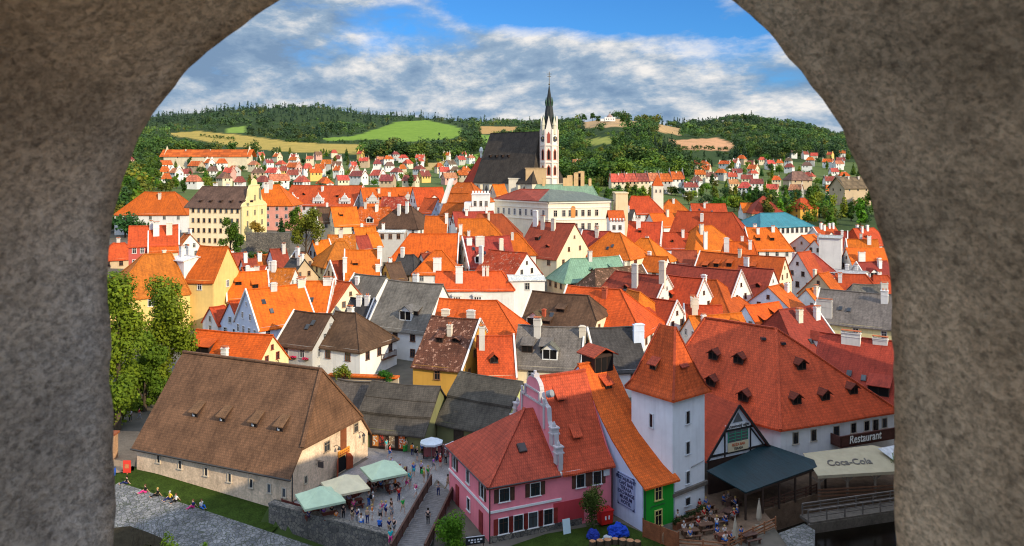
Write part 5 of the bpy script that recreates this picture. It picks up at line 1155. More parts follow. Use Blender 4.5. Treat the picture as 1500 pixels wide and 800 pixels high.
def build_arch():
    pts = []
    for i in range(len(AR)-1):
        n = max(2,int(math.hypot(AR[i+1][0]-AR[i][0],AR[i+1][1]-AR[i][1])/10)); q = [Vector(AR[min(max(i+j,0),len(AR)-1)]) for j in (-1,0,1,2)]
        for k in range(n):
            t = k/n; v = .5*((2*q[1])+(q[2]-q[0])*t+(2*q[0]-5*q[1]+4*q[2]-q[3])*t*t+(3*q[1]-q[0]-3*q[2]+q[3])*t**3); pts.append((v.x,v.y))
    pts.append(AR[-1])
    far = [at(x,y,YF) for x,y in pts]; cz = at(735,330,YF)
    K = 14; vs = []; fs = []
    for p in far:
        out = Vector((p.x-cz.x,0,p.z-cz.z))
        if p.z < cz.z: out.z *= .25
        out.normalize()
        for k in range(K+1):
            t = k/K; q = p + out*(.10*t) + Vector((0,(YN-YF)*t,0))
            nz = noise.noise(q*9.0)*.010 + noise.noise(q*27.0)*.004
            vs.append(q + out*(nz - .004*(1-t)**6))
    n = len(far)
    fs = [(i*(K+1)+k,(i+1)*(K+1)+k,(i+1)*(K+1)+k+1,i*(K+1)+k+1) for i in range(n-1) for k in range(K)]
    # inner and outer wall faces running out from the opening
    for k,Y,sg in ((K,YN,1),(0,YF,-1)):
        base = len(vs); ring = [vs[i*(K+1)+k] for i in range(n)]
        for p in ring:
            d = Vector((p.x-cz.x,0,p.z-cz.z)); s = min(3.4/max(abs(d.x),1e-3), (2.6 if d.z>0 else 2.4)/max(abs(d.z),1e-3)); vs.append(Vector((cz.x+d.x*max(s,1.05),Y,cz.z+d.z*max(s,1.05))))
        for i in range(n-1):
            q = (i*(K+1)+k,base+i,base+i+1,(i+1)*(K+1)+k); fs.append(q if sg>0 else q[::-1])
    me = mesh('stone_arch', vs, fs, m_stone(), smooth=True)
    o = ob('stone_arch', me); tag(o,'rough plastered stone arch of the castle gallery framing the view','arch'); return o
ARCH = build_arch()
SUN_BLOCK = thing('sun_block_passage','open castle passage behind the stone arch','passage')
b = MB(); b.box((0,-3.6,39.9),(7.6,.3,9)); b.box((0,-1.2,35.3),(7.6,5.4,.3)); b.box((3.9,-1.2,39.8),(.3,5.4,9)); b.build('sun_block_wall', m_stone(), SUN_BLOCK)  # unseen walls raised behind the arch to keep sun off its reveal
CW = thing('shadow_wing','unseen castle wing put beside the river to shade the foreground','castle')
if True:
    q = [(12,14),(64,112),(80,104),(32,6)]; tp = [(0,0,40),(.316,.316,37),(.449,.449,32),(.541,.541,29.6),(1,1,28.5)]  # unseen wing; top heights stepped so its shadow covers the foreground
    b = MB(); fr_ = [Vector(q[0]).lerp(Vector(q[1]),t) for t,_,_ in tp]; bk = [Vector(q[3]).lerp(Vector(q[2]),t) for t,_,_ in tp]; zs_ = [z for _,_,z in tp]
    for i in range(4):
        a,c,d_,e_ = fr_[i],fr_[i+1],bk[i],bk[i+1]; z0_,z1_ = zs_[i],zs_[i+1]
        b.add([(*a,-4),(*c,-4),(*c,z1_),(*a,z0_)],[(0,1,2,3)]); b.add([(*e_,-4),(*d_,-4),(*d_,z0_),(*e_,z1_)],[(0,1,2,3)]); b.add([(*a,z0_),(*c,z1_),(*e_,z1_),(*d_,z0_)],[(0,1,2,3)])
    for a,d_,z_ in ((fr_[0],bk[0],zs_[0]),(fr_[-1],bk[-1],zs_[-1])): b.add([(*a,-4),(*d_,-4),(*d_,z_),(*a,z_)],[(0,1,2,3)])
    w = b.build('wall', M['wall'], CW, (.50,.44,.34))
    f = Vector((52,98)).normalized()
    for i in range(10):
        for z in (10,17,24): window(w, frame_mtx((q[0][0]+f.x*(4+i*8.8),q[0][1]+f.y*(4+i*8.8),z),(-f.x,-f.y),None),1.1,1.7,cull=False)
# ------------------------------------------------------------------ land
FIELDS = [
 ([(238,196),(290,192),(345,197),(420,207),(470,210),(535,211),(528,226),(470,224),(410,222),(340,214),(296,206)],(.38,.28,.07)),
 ([(330,188),(363,184),(357,195),(330,194)],(.19,.28,.05)),
 ([(470,203),(520,199),(545,191),(580,179),(625,176),(668,185),(682,193),(664,203),(600,208),(566,209),(556,204),(480,207)],(.17,.27,.035)),
 ([(704,185),(768,186),(757,194),(706,196)],(.45,.27,.10)),
 ([(640,248),(655,236),(700,225),(730,216),(722,230),(690,243)],(.17,.28,.04)),
 ([(704,198),(726,198),(716,214),(704,210)],(.19,.30,.05)),
 ([(625,240),(662,234),(640,248),(620,250)],(.42,.30,.12)),
 ([(852,178),(895,173),(932,178),(942,186),(858,187)],(.45,.29,.15)),
 ([(955,180),(1000,189),(1000,200),(962,192)],(.42,.27,.13)),
 ([(978,206),(1050,202),(1080,211),(1066,221),(1000,219)],(.52,.28,.15)),
 ([(846,205),(902,200),(908,208),(858,214)],(.26,.27,.06)),
]
def inside(px, py, poly):
    r = False; n = len(poly)
    for i in range(n):
        (x1,y1),(x2,y2) = poly[i],poly[i-1]
        if (y1 > py) != (y2 > py) and px < (x2-x1)*(py-y1)/(y2-y1)+x1: r = not r
    return r
def field_at(px, py):
    for p, c in FIELDS:
        if inside(px, py, p): return c
def m_land():
    m, nt, b, _ = nodes('land')
    a = N(nt,'Attribute'); a.attribute_name = 'cover'; geo = N(nt,'NewGeometry')
    n1 = N(nt,'TexNoise',Scale=.05,Detail=6.0,Roughness=.65); L(nt,geo.outputs['Position'],n1.inputs[0])
    n2 = N(nt,'TexNoise',Scale=.6,Detail=4.0); L(nt,geo.outputs['Position'],n2.inputs[0])
    r = ramp(nt,n1.outputs[0],[(.3,(.75,.8,.7)),(.7,(1.15,1.1,1.1))]); r2 = ramp(nt,n2.outputs[0],[(.3,.8),(.7,1.1)])
    c = mixc(nt,a.outputs['Color'],r.outputs[0],1.0,'MULTIPLY'); c = mixc(nt,c,r2.outputs[0],1.0,'MULTIPLY')
    L(nt,c,b.inputs['Base Color']); b.inputs['Roughness'].default_value = .95; b.inputs['Specular IOR Level'].default_value = .1
    return m
LAND = m_land()
def grid_mesh(name, xs, ys, fx, col):
    vs = []; cs = []
    for y in ys:
        for x in xs:
            p = fx(x, y); vs.append(p); cs += [*col(p), 1.0]
    n = len(xs); fs = [(j*n+i, j*n+i+1, (j+1)*n+i+1, (j+1)*n+i) for j in range(len(ys)-1) for i in range(n-1)]
    me = mesh(name, vs, fs, LAND, smooth=True)
    a = me.attributes.new('cover','FLOAT_COLOR','POINT'); a.data.foreach_set('color', cs); return me
def land_col(p):
    if p[1] > 420:
        x, y = pix(p); f = field_at(x, y)
        if f: return f
        if y > np.interp(x, [120,500,800,1000,1060,1400], [236,236,262,262,238,238]): return (.095,.13,.04)
        return (.035,.06,.018)
    if p[1] > 330: return (.05,.075,.025)
    return (.13,.115,.095)
ys = list(np.geomspace(108, 9000, 250)); xs = list(range(-260, 1790, 7))
struct('hills', grid_mesh('hills', xs, ys, lambda px, Y: ((px-CX)*Y/F, Y, gz((px-CX)*Y/F, Y)), land_col))
def near_col(p):
    X, Y = p[0], p[1]
    if in_river(X, Y): return (.03,.028,.02)
    if X < -8 and bank(X,Y)[1] > -1: return (.05,.075,.02)
    return (.15,.13,.11)
struct('ground', grid_mesh('ground', list(np.arange(-75,75,.8)), list(np.arange(56,108.9,.8)), lambda X, Y: (X, Y, gz(X, Y)-.02), near_col))

# ------------------------------------------------------------------ leaves
def leaf_cloud(n, size, lobes, seed, up=.35, droop=False):
    """many small leaf sprays spread through several lobes; numpy arrays of quad corners"""
    rg = np.random.default_rng(seed)
    w = np.array([l[3]*l[3] for l in lobes]); k = rg.choice(len(lobes), n, p=w/w.sum())
    c = np.array([l[:3] for l in lobes])[k]; r = np.array([l[3] for l in lobes])[k]; sq = np.array([l[4] if len(l) > 4 else 1. for l in lobes])[k]
    d = rg.normal(size=(n,3)); d /= np.linalg.norm(d,axis=1)[:,None]
    rad = r * (rg.random(n)**.38) * (.85 + .3*rg.random(n))
    p = c + d * rad[:,None] * np.stack([np.ones(n),np.ones(n),sq],1)
    nm = d + rg.normal(size=(n,3))*.55 + np.array([0,0,up]); nm /= np.linalg.norm(nm,axis=1)[:,None]
    t = np.cross(nm, rg.normal(size=(n,3))); t /= np.linalg.norm(t,axis=1)[:,None]; b = np.cross(nm,t)
    s = size * (.55 + .9*rg.random(n)); asp = .55 + .4*rg.random(n)
    q = np.stack([p - t*s[:,None], p - b*(s*asp)[:,None]*.8, p + t*s[:,None]*.9, p + b*(s*asp)[:,None]], 1)
    return q
def quads_mesh(name, q, mat, tint=None):
    n = len(q); me = bpy.data.meshes.new(name)
    me.vertices.add(n*4); me.vertices.foreach_set('co', q.reshape(-1).astype(np.float32))
    me.loops.add(n*4); me.loops.foreach_set('vertex_index', np.arange(n*4,dtype=np.int32))
    me.polygons.add(n); me.polygons.foreach_set('loop_start', np.arange(0,n*4,4,dtype=np.int32)); me.polygons.foreach_set('loop_total', np.full(n,4,dtype=np.int32))
    me.materials.append(mat)
    if tint is not None:
        a = me.attributes.new('cover','FLOAT_COLOR','POINT'); a.data.foreach_set('color', np.repeat(np.concatenate([tint,np.ones((n,1))],1),4,axis=0).reshape(-1).astype(np.float32))
    me.update(); me.validate(); return me
def lobes_round(rg, k=9, h=.62):
    return [(0,0,h,.26)] + [(rg.uniform(-.24,.24),rg.uniform(-.24,.24),h+rg.uniform(-.26,.22),rg.uniform(.11,.2)) for _ in range(k)]
def lobes_tall(rg): return [(rg.uniform(-.07,.07),rg.uniform(-.07,.07),.25+.7*i/7,.16*(1-.55*abs(i-2.5)/5)) for i in range(8)]
def lobes_con(rg): return [(0,0,.14+.84*i/9,.20*(1-i/9.6)+.015,.55) for i in range(10)]
def lobes_wide(rg): return [(rg.uniform(-.42,.42),rg.uniform(-.3,.3),.5+rg.uniform(-.16,.24),rg.uniform(.14,.24)) for _ in range(11)]
SHAPE = {'round':lobes_round,'tall':lobes_tall,'spire shaped':lobes_con,'spreading':lobes_wide}
SHADE = {'dark green':(.045,.10,.02),'mid green':(.085,.17,.022),'yellowish green':(.19,.24,.026),'bluish green':(.05,.115,.045),'olive':(.14,.155,.03),'fresh green':(.12,.23,.022)}
CROWN = {}
for s_, f_ in SHAPE.items():
    CROWN[s_] = [quads_mesh('crown', leaf_cloud(620 if s_ != 'spire shaped' else 480, .050, f_(random.Random(s_+str(k))), k+3), M['leaf']) for k in range(3)]
b = MB(); b.tube([(0,0,-.08),(0,0,.2),(.02,.01,.45),(.0,0,.75)],[.03,.022,.016,.006],6)
for t_ in (.6,2.4,4.4): b.tube([(0,0,.3),(.14*math.cos(t_),.14*math.sin(t_),.5),(.22*math.cos(t_),.22*math.sin(t_),.66)],[.014,.009,.003],5)
TRUNK = mesh('trunk', b.v, b.f, M['bark'])
def tree(p, hgt, shape, shade, label, group=None, k=0, cat='tree', wid=1.0):
    t = thing('conifer_tree' if shape == 'spire shaped' else 'tree', label, cat, p, R_.random()*6.28, group)
    for nm, me, c in (('trunk',TRUNK,(1,1,1)),('crown',CROWN[shape][k%3],SHADE[shade])):
        o = ob(nm, me, t, tuple(v*R_.uniform(.85,1.15) for v in c)); o.scale = (hgt*wid,hgt*wid,hgt)
    return t
def near_tree(label, p, hgt, lobes, n, leaf, color, seed, name='tree', cat='tree', group=None, trunk=True, mat='leaf'):
    t = thing(name, label, cat, p, 0, group)
    me = quads_mesh('crown', leaf_cloud(n, leaf, [tuple(v*hgt if i < 4 else v for i, v in enumerate(l)) for l in lobes], seed), M[mat]); ob('crown' if trunk else 'foliage', me, t, color)
    if trunk:
        b = MB(); r = random.Random(seed); b.tube([(0,0,-.6),(.05,0,hgt*.2),(.1,.1,hgt*.45),(.1,0,hgt*.8)],[hgt*.022,hgt*.017,hgt*.011,hgt*.003],8)
        for l in lobes[1:8]: b.tube([(.05,0,hgt*max(.12,l[2]-.28)),(l[0]*hgt*.55,l[1]*hgt*.55,hgt*(l[2]-.08)),(l[0]*hgt*.95,l[1]*hgt*.95,hgt*l[2])],[hgt*.009,hgt*.006,hgt*.002],5)
        b.build('trunk', M['bark'], t)
    return t
rg_ = random.Random(5)
def rl(seed, n, sx, z0, z1, r0, r1):
    r = random.Random(seed); return [(0,0,(z0+z1)/2,r1)] + [(r.uniform(-sx,sx)*(1-.6*abs((i/n)-.35)),r.uniform(-sx,sx)*.8,z0+(z1-z0)*i/n,r.uniform(r0,r1)) for i in range(n)]
near_tree('tall narrow bushy tree rising against the stone arch', at(172,628,112), 23.5, rl(1,24,.125,.08,.93,.07,.115), 13500, .24, (.15,.215,.018), 11)
near_tree('broad sunlit tree between the salt barn and the yellow tenement', at(240,590,125), 20.5, rl(2,28,.17,.09,.92,.065,.115), 14500, .24, (.18,.23,.018), 12)
near_tree('lower leafy tree filling the gap beside the salt barn roof', at(212,606,120), 14.0, rl(3,16,.24,.1,.9,.08,.13), 9000, .24, (.10,.17,.016), 13)
near_tree('round chestnut tree with a few yellow leaves in the old town', at(448,372,214), 13.5, rl(4,14,.26,.3,.88,.09,.15), 3600, .28, (.14,.16,.02), 14)
near_tree('brighter young tree behind the round chestnut', at(432,352,226), 10.5, rl(5,10,.2,.3,.9,.09,.14), 2000, .28, (.09,.16,.018), 15)
near_tree('leafy tree below the beige granary wall', at(337,372,225), 11.5, rl(6,10,.24,.25,.9,.09,.14), 2200, .27, (.08,.15,.016), 16)
near_tree('small tree beside the leafy granary tree', at(352,374,222), 7.0, rl(7,8,.26,.25,.85,.1,.16), 1200, .27, (.06,.12,.016), 17)
near_tree('reddish yellow shrub row on the granary garden wall', at(377,344,250), 4.6, rl(8,9,.45,.3,.8,.16,.26), 1100, .25, (.26,.17,.03), 18)
near_tree('dark garden conifer in front of the pink hipped house', at(412,350,248), 7.5, [(0,0,.15+.8*i/8,.2*(1-i/9)+.02,.7) for i in range(9)], 900, .26, (.02,.06,.016), 19)
near_tree('bright green weeping shrub beside the wooden footbridge', U(661,812,-1.0), 4.6, rl(9,12,.26,.15,.85,.14,.24), 5200, .10, (.11,.24,.015), 20)
near_tree('small leafy tree growing against the pink wall', U(866,778,0), 4.9, rl(10,10,.16,.5,.86,.10,.19)+[(0,0,.2,.14),(.03,0,.35,.13)], 3600, .085, (.07,.10,.02), 21)
near_tree('light green branchy shrub at the river bank foot', UB(250,826), 3.0, rl(12,9,.4,.3,.9,.10,.2), 900, .11, (.20,.30,.02), 22)
near_tree('second light green shrub by the bank edge', UB(303,832), 2.4, rl(13,7,.36,.3,.9,.12,.2), 600, .11, (.16,.28,.02), 23)
near_tree('dusty green garden shrub behind the shop roofs', at(503,556,117), 2.6, rl(14,8,.5,.2,.8,.15,.3), 900, .14, (.15,.19,.03), 24)
near_tree('dense green shrub beside the ochre house', at(562,559,117), 2.2, rl(15,8,.55,.2,.7,.15,.3), 900, .13, (.05,.17,.02), 25)
near_tree('green shrubs below the granary garden wall', at(378,385,215), 4.0, rl(16,10,.9,.2,.7,.2,.34), 1000, .27, (.06,.12,.016), 26)
near_tree('tiny potted conifer before the pink wall', U(787,778,0), 1.5, [(0,0,.2+.7*i/5,.22*(1-i/6)) for i in range(6)], 500, .05, (.02,.06,.02), 27)
near_tree('leafy tree peeping past the arch beside the awning', U(1318,692,2.0), 3.2, rl(17,6,.25,.3,.8,.15,.25), 700, .09, (.10,.22,.02), 28)
near_tree('shaggy dark weeds on the soil below the cobbles', UB(200,822), 1.4, rl(18,9,1.3,.2,.6,.2,.5), 1500, .08, (.05,.045,.015), 29, 'weeds', 'weeds', trunk=False)
t = thing('bare_shrub','bare leafless shrub on the cobbled bank','shrub',UB(215,800))
b = MB(); r = random.Random(3)
for i in range(16):
    x = r.uniform(-1.6,1.6); y = r.uniform(-.4,.4); b.tube([(x,y,-.2),(x+r.uniform(-.3,.3),y,1.3),(x+r.uniform(-.6,.6),y,2.2+r.random()*1.4)],[.022,.014,.005],4)
b.build('twigs', M['bark'], t)

# ------------------------------------------------------------------ far woods (nobody could count these)
fbx = [120,180,230,300,500,640,720,800,850,950,1000,1060,1150,1300,1400]; fby = [330,320,236,228,233,238,248,262,272,276,262,240,232,236,236]
def build_woods():
    rg = random.Random(21); trg = [random.Random('w%d' % i) for i in range(5)]
    var = {'d':[leaf_cloud(95,.075,lobes_round(trg[k],6,.56),50+k) for k in range(5)], 'w':[leaf_cloud(95,.075,lobes_wide(trg[k]),70+k) for k in range(3)], 'c':[leaf_cloud(60,.075,lobes_con(trg[k]),60+k,up=.1) for k in range(4)]}
    big = {'d':[leaf_cloud(330,.045,lobes_round(trg[k],9,.56),80+k) for k in range(4)], 'w':[leaf_cloud(330,.045,lobes_wide(trg[k]),90+k) for k in range(3)], 'c':[leaf_cloud(240,.045,lobes_con(trg[k]),95+k,up=.1) for k in range(3)]}
    out = {'forest':([],[])}
    tries = 0; n = 0
    while tries < 26000 and n < 5200:
        tries += 1
        px = rg.uniform(130,1345); Y = 470*math.exp(rg.random()*math.log(2700/470)); X = (px-CX)*Y/F; z = gz(X,Y); py = YH+F*(H-z)/Y
        if py > np.interp(px,fbx,fby) or py < 144: continue
        n1_ = noise.noise(Vector((X*.006,Y*.006,1.5))); n2_ = noise.noise(Vector((X*.015,Y*.015,7.5))); n3_ = noise.noise(Vector((X*.004,Y*.004,4.5)))
        con = (py < 178 and px < 800 and rg.random() < .65+n1_) or n1_ > .22 and rg.random() < .7
        hg = (12+10*max(-.6,n2_)+rg.uniform(-5,7)) * (1.2 if con else 1) * (1.25 if Y < 1050 else 1.0); hg = max(6,hg); hp = hg*F/Y
        if field_at(px,py) or field_at(px,py-hp*.35) or (field_at(px,py-hp*.8) and rg.random() < .85): continue
        if field_at(px-3,py-2) or field_at(px+3,py-2): continue
        q = rg.choice((big if Y < 1050 else var)['c' if con else rg.choice('ddw')]); a = rg.random()*6.28; ca,sa = math.cos(a),math.sin(a); wd = rg.uniform(.9,1.5) if not con else rg.uniform(.8,1.0)
        v = q.copy(); x = (v[...,0]*ca-v[...,1]*sa)*hg*wd; y = (v[...,0]*sa+v[...,1]*ca)*hg*wd
        v = np.stack([x+X,y+Y,v[...,2]*hg*1.02+z-hg*.10],-1)
        if con: c = np.array((.030,.062,.030))
        else:
            c = np.array(rg.choice([(.06,.125,.022),(.075,.14,.022),(.05,.105,.028),(.10,.155,.022),(.06,.11,.035)]))*(1+n3_*.7)
            if rg.random() < .07: c = np.array((.17,.18,.03))
        c = c*rg.uniform(.7,1.35); hz = min(.40,max(0,(Y-600)/4600)); c = c*(1-hz)+np.array((.09,.15,.18))*hz  # distance haze painted into the crown colours
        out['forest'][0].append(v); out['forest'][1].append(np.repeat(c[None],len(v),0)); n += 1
    for pl in ([(418,207),(470,210),(575,210)],[(440,198),(505,196)],[(296,201),(345,206)],[(980,218),(1075,221)],[(690,190),(700,212)]):
        for (xa,ya),(xb,yb) in zip(pl,pl[1:]):
            m_ = int(abs(xb-xa)/3.2)+3
            for i in range(m_):
                u = i/m_; h_ = ground_hit(xa+(xb-xa)*u+rg.uniform(-2,2), ya+(yb-ya)*u+rg.uniform(-1.2,1.2), 600)
                if not h_ or rg.random() < .25: continue
                X,Y = h_; hg = rg.uniform(4,9); q = rg.choice(var[rg.choice('dw')]); v = q.copy(); v = np.stack([v[...,0]*hg*1.3+X,v[...,1]*hg*1.3+Y,v[...,2]*hg+gz(X,Y)-hg*.15],-1)
                c = np.array((.055,.11,.03))*rg.uniform(.7,1.3); out['forest'][0].append(v); out['forest'][1].append(np.repeat(c[None],len(v),0))
    for nm,(a,c) in out.items():
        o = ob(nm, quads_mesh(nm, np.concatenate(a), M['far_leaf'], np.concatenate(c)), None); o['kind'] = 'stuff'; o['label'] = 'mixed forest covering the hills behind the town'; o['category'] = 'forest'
    print('woods', n)
nt = M['far_leaf'].node_tree
at_ = N(nt,'Attribute'); at_.attribute_name = 'cover'
for l in list(nt.links):
    if l.from_node.bl_idname == 'ShaderNodeObjectInfo':
        s_ = l.to_socket; nt.links.remove(l); nt.links.new(at_.outputs['Color'], s_)
build_woods()
# dark understorey so that the ground does not shine between the crowns is the hills' own colour

# ------------------------------------------------------------------ scattered far houses and trees
TAKEN = []
def free(px, py, d):
    for x, y in TAKEN:
        if abs(x-px) < d and abs(y-py) < d*.45: return False
    TAKEN.append((px, py)); return True
TT_ = []
def free_t(px, py):
    for x, y in TT_:
        if abs(x-px) < 4 and abs(y-py) < 1.5: return False
    TT_.append((px, py)); return True
UNIT = {}
def unit_house(hp):
    if hp not in UNIT:
        b = MB(); gable_walls(b, 1-.5*hp*.0-(hp and .5), 1, -.6, 1, .8, (hp*.25,hp*.25), (1-hp,1-hp)); w = mesh('wall', b.v, b.f, M['wall'])
        b = MB(); gable_roof(b, 1-(hp and .5), 1, 1, .8, (hp*.25,hp*.25), (1-hp,1-hp), e=.06, ev=.05, th=.04, caps=False); r = mesh('roof', b.v, b.f, M['tile'], None, True)
        q = MB(); q.box((0,0,0),(.8,.6,1.8)); q.box((0,0,.95),(1.0,.8,.2)); UNIT[hp] = (w, r, mesh('chimney', q.v, q.f, M['wall']))
    return UNIT[hp]
WALLN = {'white':(.80,.79,.76),'cream':(.76,.66,.48),'grey':(.50,.49,.47),'yellow':(.74,.52,.16),'tan':(.55,.42,.28),'pink':(.66,.38,.32)}
ROOFN = {'orange':(.66,.14,.02),'red':(.60,.10,.06),'dark red':(.32,.075,.055),'brown':(.22,.12,.08),'pale orange':(.60,.22,.10)}
USED = set()
def far_house(px, py, label, group, wall, roof, hip, L_, W_, hh, ang, y0=380):
    q = ground_hit(px, py, y0)
    if not q: return
    X, Y = q; z = gz(X, Y)
    t = thing('house', label, 'house', (X,Y,z-.3), math.radians(ang), group)
    w, r, c = unit_house(1 if hip else 0)
    o = ob('wall', w, t, WALLN[wall]); o.scale = (L_,W_,hh)
    o2 = ob('roof', r, t, tuple(v*R_.uniform(.85,1.12) for v in ROOFN[roof])); o2.scale = (L_,W_,W_*.6); o2.location = (0,0,hh-W_*.6)
    if Y < 900:
        for _ in range(R_.choice([0,1,1,2])):
            o3 = ob('chimney', c, t, (.7,.62,.55)); o3.location = (R_.uniform(-.3,.3)*L_,R_.uniform(-.15,.15)*W_,hh+W_*.42)
        rz = Matrix.Rotation(math.radians(ang),3,'Z')
        for (p0,xd,ln,k) in (((0,-W_/2),(1,0),L_,3),((L_/2,0),(0,1),W_,2),((-L_/2,0),(0,-1),W_,2)):
            if (rz @ Vector((xd[1],-xd[0],0))).y > -.25: continue
            for i in range(k if Y < 700 else 2):
                u = (i+.5)/k*(ln-1)-(ln-1)/2
                a_,b_ = window_meshes(1.0,1.4,'slit'); m_ = frame_mtx((p0[0]+xd[0]*u,p0[1]+xd[1]*u,hh-1.6),xd,None)
                wo = ob('window', b_, t, (1,1,1), m_); CULL.append(wo)
    return t
ZH = [  # region in the picture, how many, phrase for where, ground search start
 ((236,330,249,282),11,'on the slope above the beige granary',420),((330,420,245,282),12,'between barracks and granary gable',420),
 ((420,500,242,282),13,'behind the three white attic gables',420),((500,560,240,278),9,'beyond the orange school roofs',420),
 ((560,625,238,278),12,'beyond the grey attic gables',420),((625,690,240,272),9,'at the green slope near the choir',420),
 ((430,560,231,243),5,'at the foot of the yellow field',420),((560,690,230,241),5,'below the big green meadow',420),
 ((300,430,232,245),4,'in trees under the tan field',420),((170,235,238,262),3,'in the trees by the arch edge',420),
 ((820,850,243,268),3,'just past the spire tower',420),((880,1000,254,268),3,'under the dark wooded hill',420),
 ((1000,1080,246,266),8,'below the tan hilltop',420),((1080,1160,238,264),9,'climbing the middle valley side',420),
 ((1160,1240,232,262),11,'high on the valley side near the arch',420),((1010,1120,262,290),9,'at the valley bottom',420),
 ((1120,1270,262,296),15,'above the river trees',420)]
rh = random.Random(77)
for (x0,x1,y0_,y1_),n,ph,ys_ in ZH:
    k = 0; tr = 0
    while k < n and tr < 400:
        tr += 1; px, py = rh.uniform(x0,x1), rh.uniform(y0_,y1_)
        if not free(px,py,11 if py < 245 else 14): continue
        wn = rh.choices(list(WALLN),[11,5,1.4,1.2,1,1])[0]; rn = rh.choices(list(ROOFN),[5,5,4,1.6,1.6])[0]; hp = rh.random() < .4
        sz = rh.choices(('tiny','small','wide'),(3,4,2))[0]; sf = {'tiny':.78,'small':.95,'wide':1.22}[sz]; key = (ph,wn,rn,hp,sz)
        if key in USED: continue
        USED.add(key)
        far_house(px,py,f"{sz} {wn} house with {rn} {'hipped' if hp else 'gabled'} roof {ph}",'small houses '+('across the valley' if x0 > 800 else 'beyond the old town'),wn,rn,hp,sf*rh.uniform(8.5,11.5)*(.86 if x0 > 800 or py < 246 else .95),rh.uniform(7,9)*(.86 if x0 > 800 or py < 246 else .95),rh.uniform(5.6,7.8),rh.uniform(-45,50) if x0 < 800 else rh.uniform(-50,15),ys_); k += 1
far_house(305,248,'very long low barracks with one orange roof above the granary','',  'cream','orange',False,84,13,13,-6,420)
for i,(px,wn,rn,ph) in enumerate(((904,'cream','red','at the west end'),(921,'tan','red','second in line'),(938,'cream','dark red','with dark red roof'),(955,'white','pale orange','with pale roof'),(972,'grey','orange','grey walled one'),(990,'white','orange','at the east end, tallest'))):
    far_house(px,284-.35*i,f'terraced row house under the wooded hill, {ph}','terraced row under the wooded hill',wn,rn,False,9.5,10,9 if i<5 else 10.5,4,420)
far_house(1168,284,'brown roofed villa standing alone in the riverside trees','','tan','brown',True,16,12,11,10,400)
far_house(1245,300,'large tan house with brown roof beside the arch','','tan','brown',False,20,13,11,20,380)
for t in list(SC.objects):
    if t.get('group') == '': del t['group']
ZT = [((158,236,228,262),20,'on the wooded slope by the arch edge',400,(7,12)),((158,215,262,350),30,'on the river slope beside the white monastery wing',225,(8,14)),((200,262,262,285),9,'above the white monastery wing',330,(6,10)),
 ((225,330,230,285),34,'around the houses above the granary',420,(6,10)),((330,440,224,285),38,'between the houses below the tan field',420,(5,9)),((440,560,224,285),36,'between the houses below the yellow field',420,(5,9)),
 ((560,700,222,280),44,'between the houses below the green meadow',420,(5,9)),((820,900,262,285),14,'behind the town hall chimneys',400,(7,11)),((850,1010,284,302),26,'in front of the terraced row',350,(6,9)),
 ((1000,1110,258,298),24,'in the valley bottom past the tent roof',390,(5,8)),((1110,1200,258,298),22,'around the ochre villa',380,(5,9)),((1200,1290,258,300),22,'on the valley floor near the arch',380,(5,9)),
 ((1120,1300,304,336),40,'in the dense riverside belt',300,(8,12)),((1030,1165,296,314),22,'behind the teal roof',340,(6,9)),((1010,1290,236,262),34,'scattered up the valley side',430,(7,11)),((850,900,285,305),6,'beside the turret',330,(5,7))]
rt = random.Random(31)
for (x0,x1,y0_,y1_),n,ph,ys_,(h0,h1) in ZT:
    combos = [(a,b_) for a in SHAPE for b_ in SHADE]; rt.shuffle(combos)
    combos = [c for c in combos if c[0] in ('round','spreading')] [:9] + [c for c in combos if c[0] not in ('round','spreading')][:4] + [c for c in combos if c[0] in ('round','spreading')][9:] + [c for c in combos if c[0] not in ('round','spreading')][4:]
    k = 0; tr = 0
    while k < n and tr < 300:
        tr += 1; px,py = rt.uniform(x0,x1),rt.uniform(y0_,y1_); q = ground_hit(px,py,ys_)
        if not q: continue
        if not free_t(px,py): continue
        sh,sd = combos[k % len(combos)]; sz = ('large','small')[(k // len(combos)) % 2]; hg = (rt.uniform(h0+.4*(h1-h0),h1) if sz == 'large' else rt.uniform(h0*.8,h0+.3*(h1-h0)))*(1.25 if sh in ('tall','spire shaped') else 1)
        tree((q[0],q[1],gz(*q)-.3),hg,sh,sd,f'{sz} {sh} {sd} tree {ph}','trees '+ph,k,wid=1.15); k += 1
q_ = ground_hit(893,178.5,850); chapel(893,YH+F*(H-gz(*q_))/q_[1],q_[1])
for px_,py_,hg_ in ((856,171,16),(868,170,18),(876,173,13),(912,174,15),(920,176,12),(1091,170,17),(1099,171,15)):
    q = ground_hit(px_,py_+8,800)
    if q: tree((q[0],q[1],gz(*q)-.5),hg_,'round','dark green','dark round tree standing on the hill crest','trees on the hill crest',int(px_))
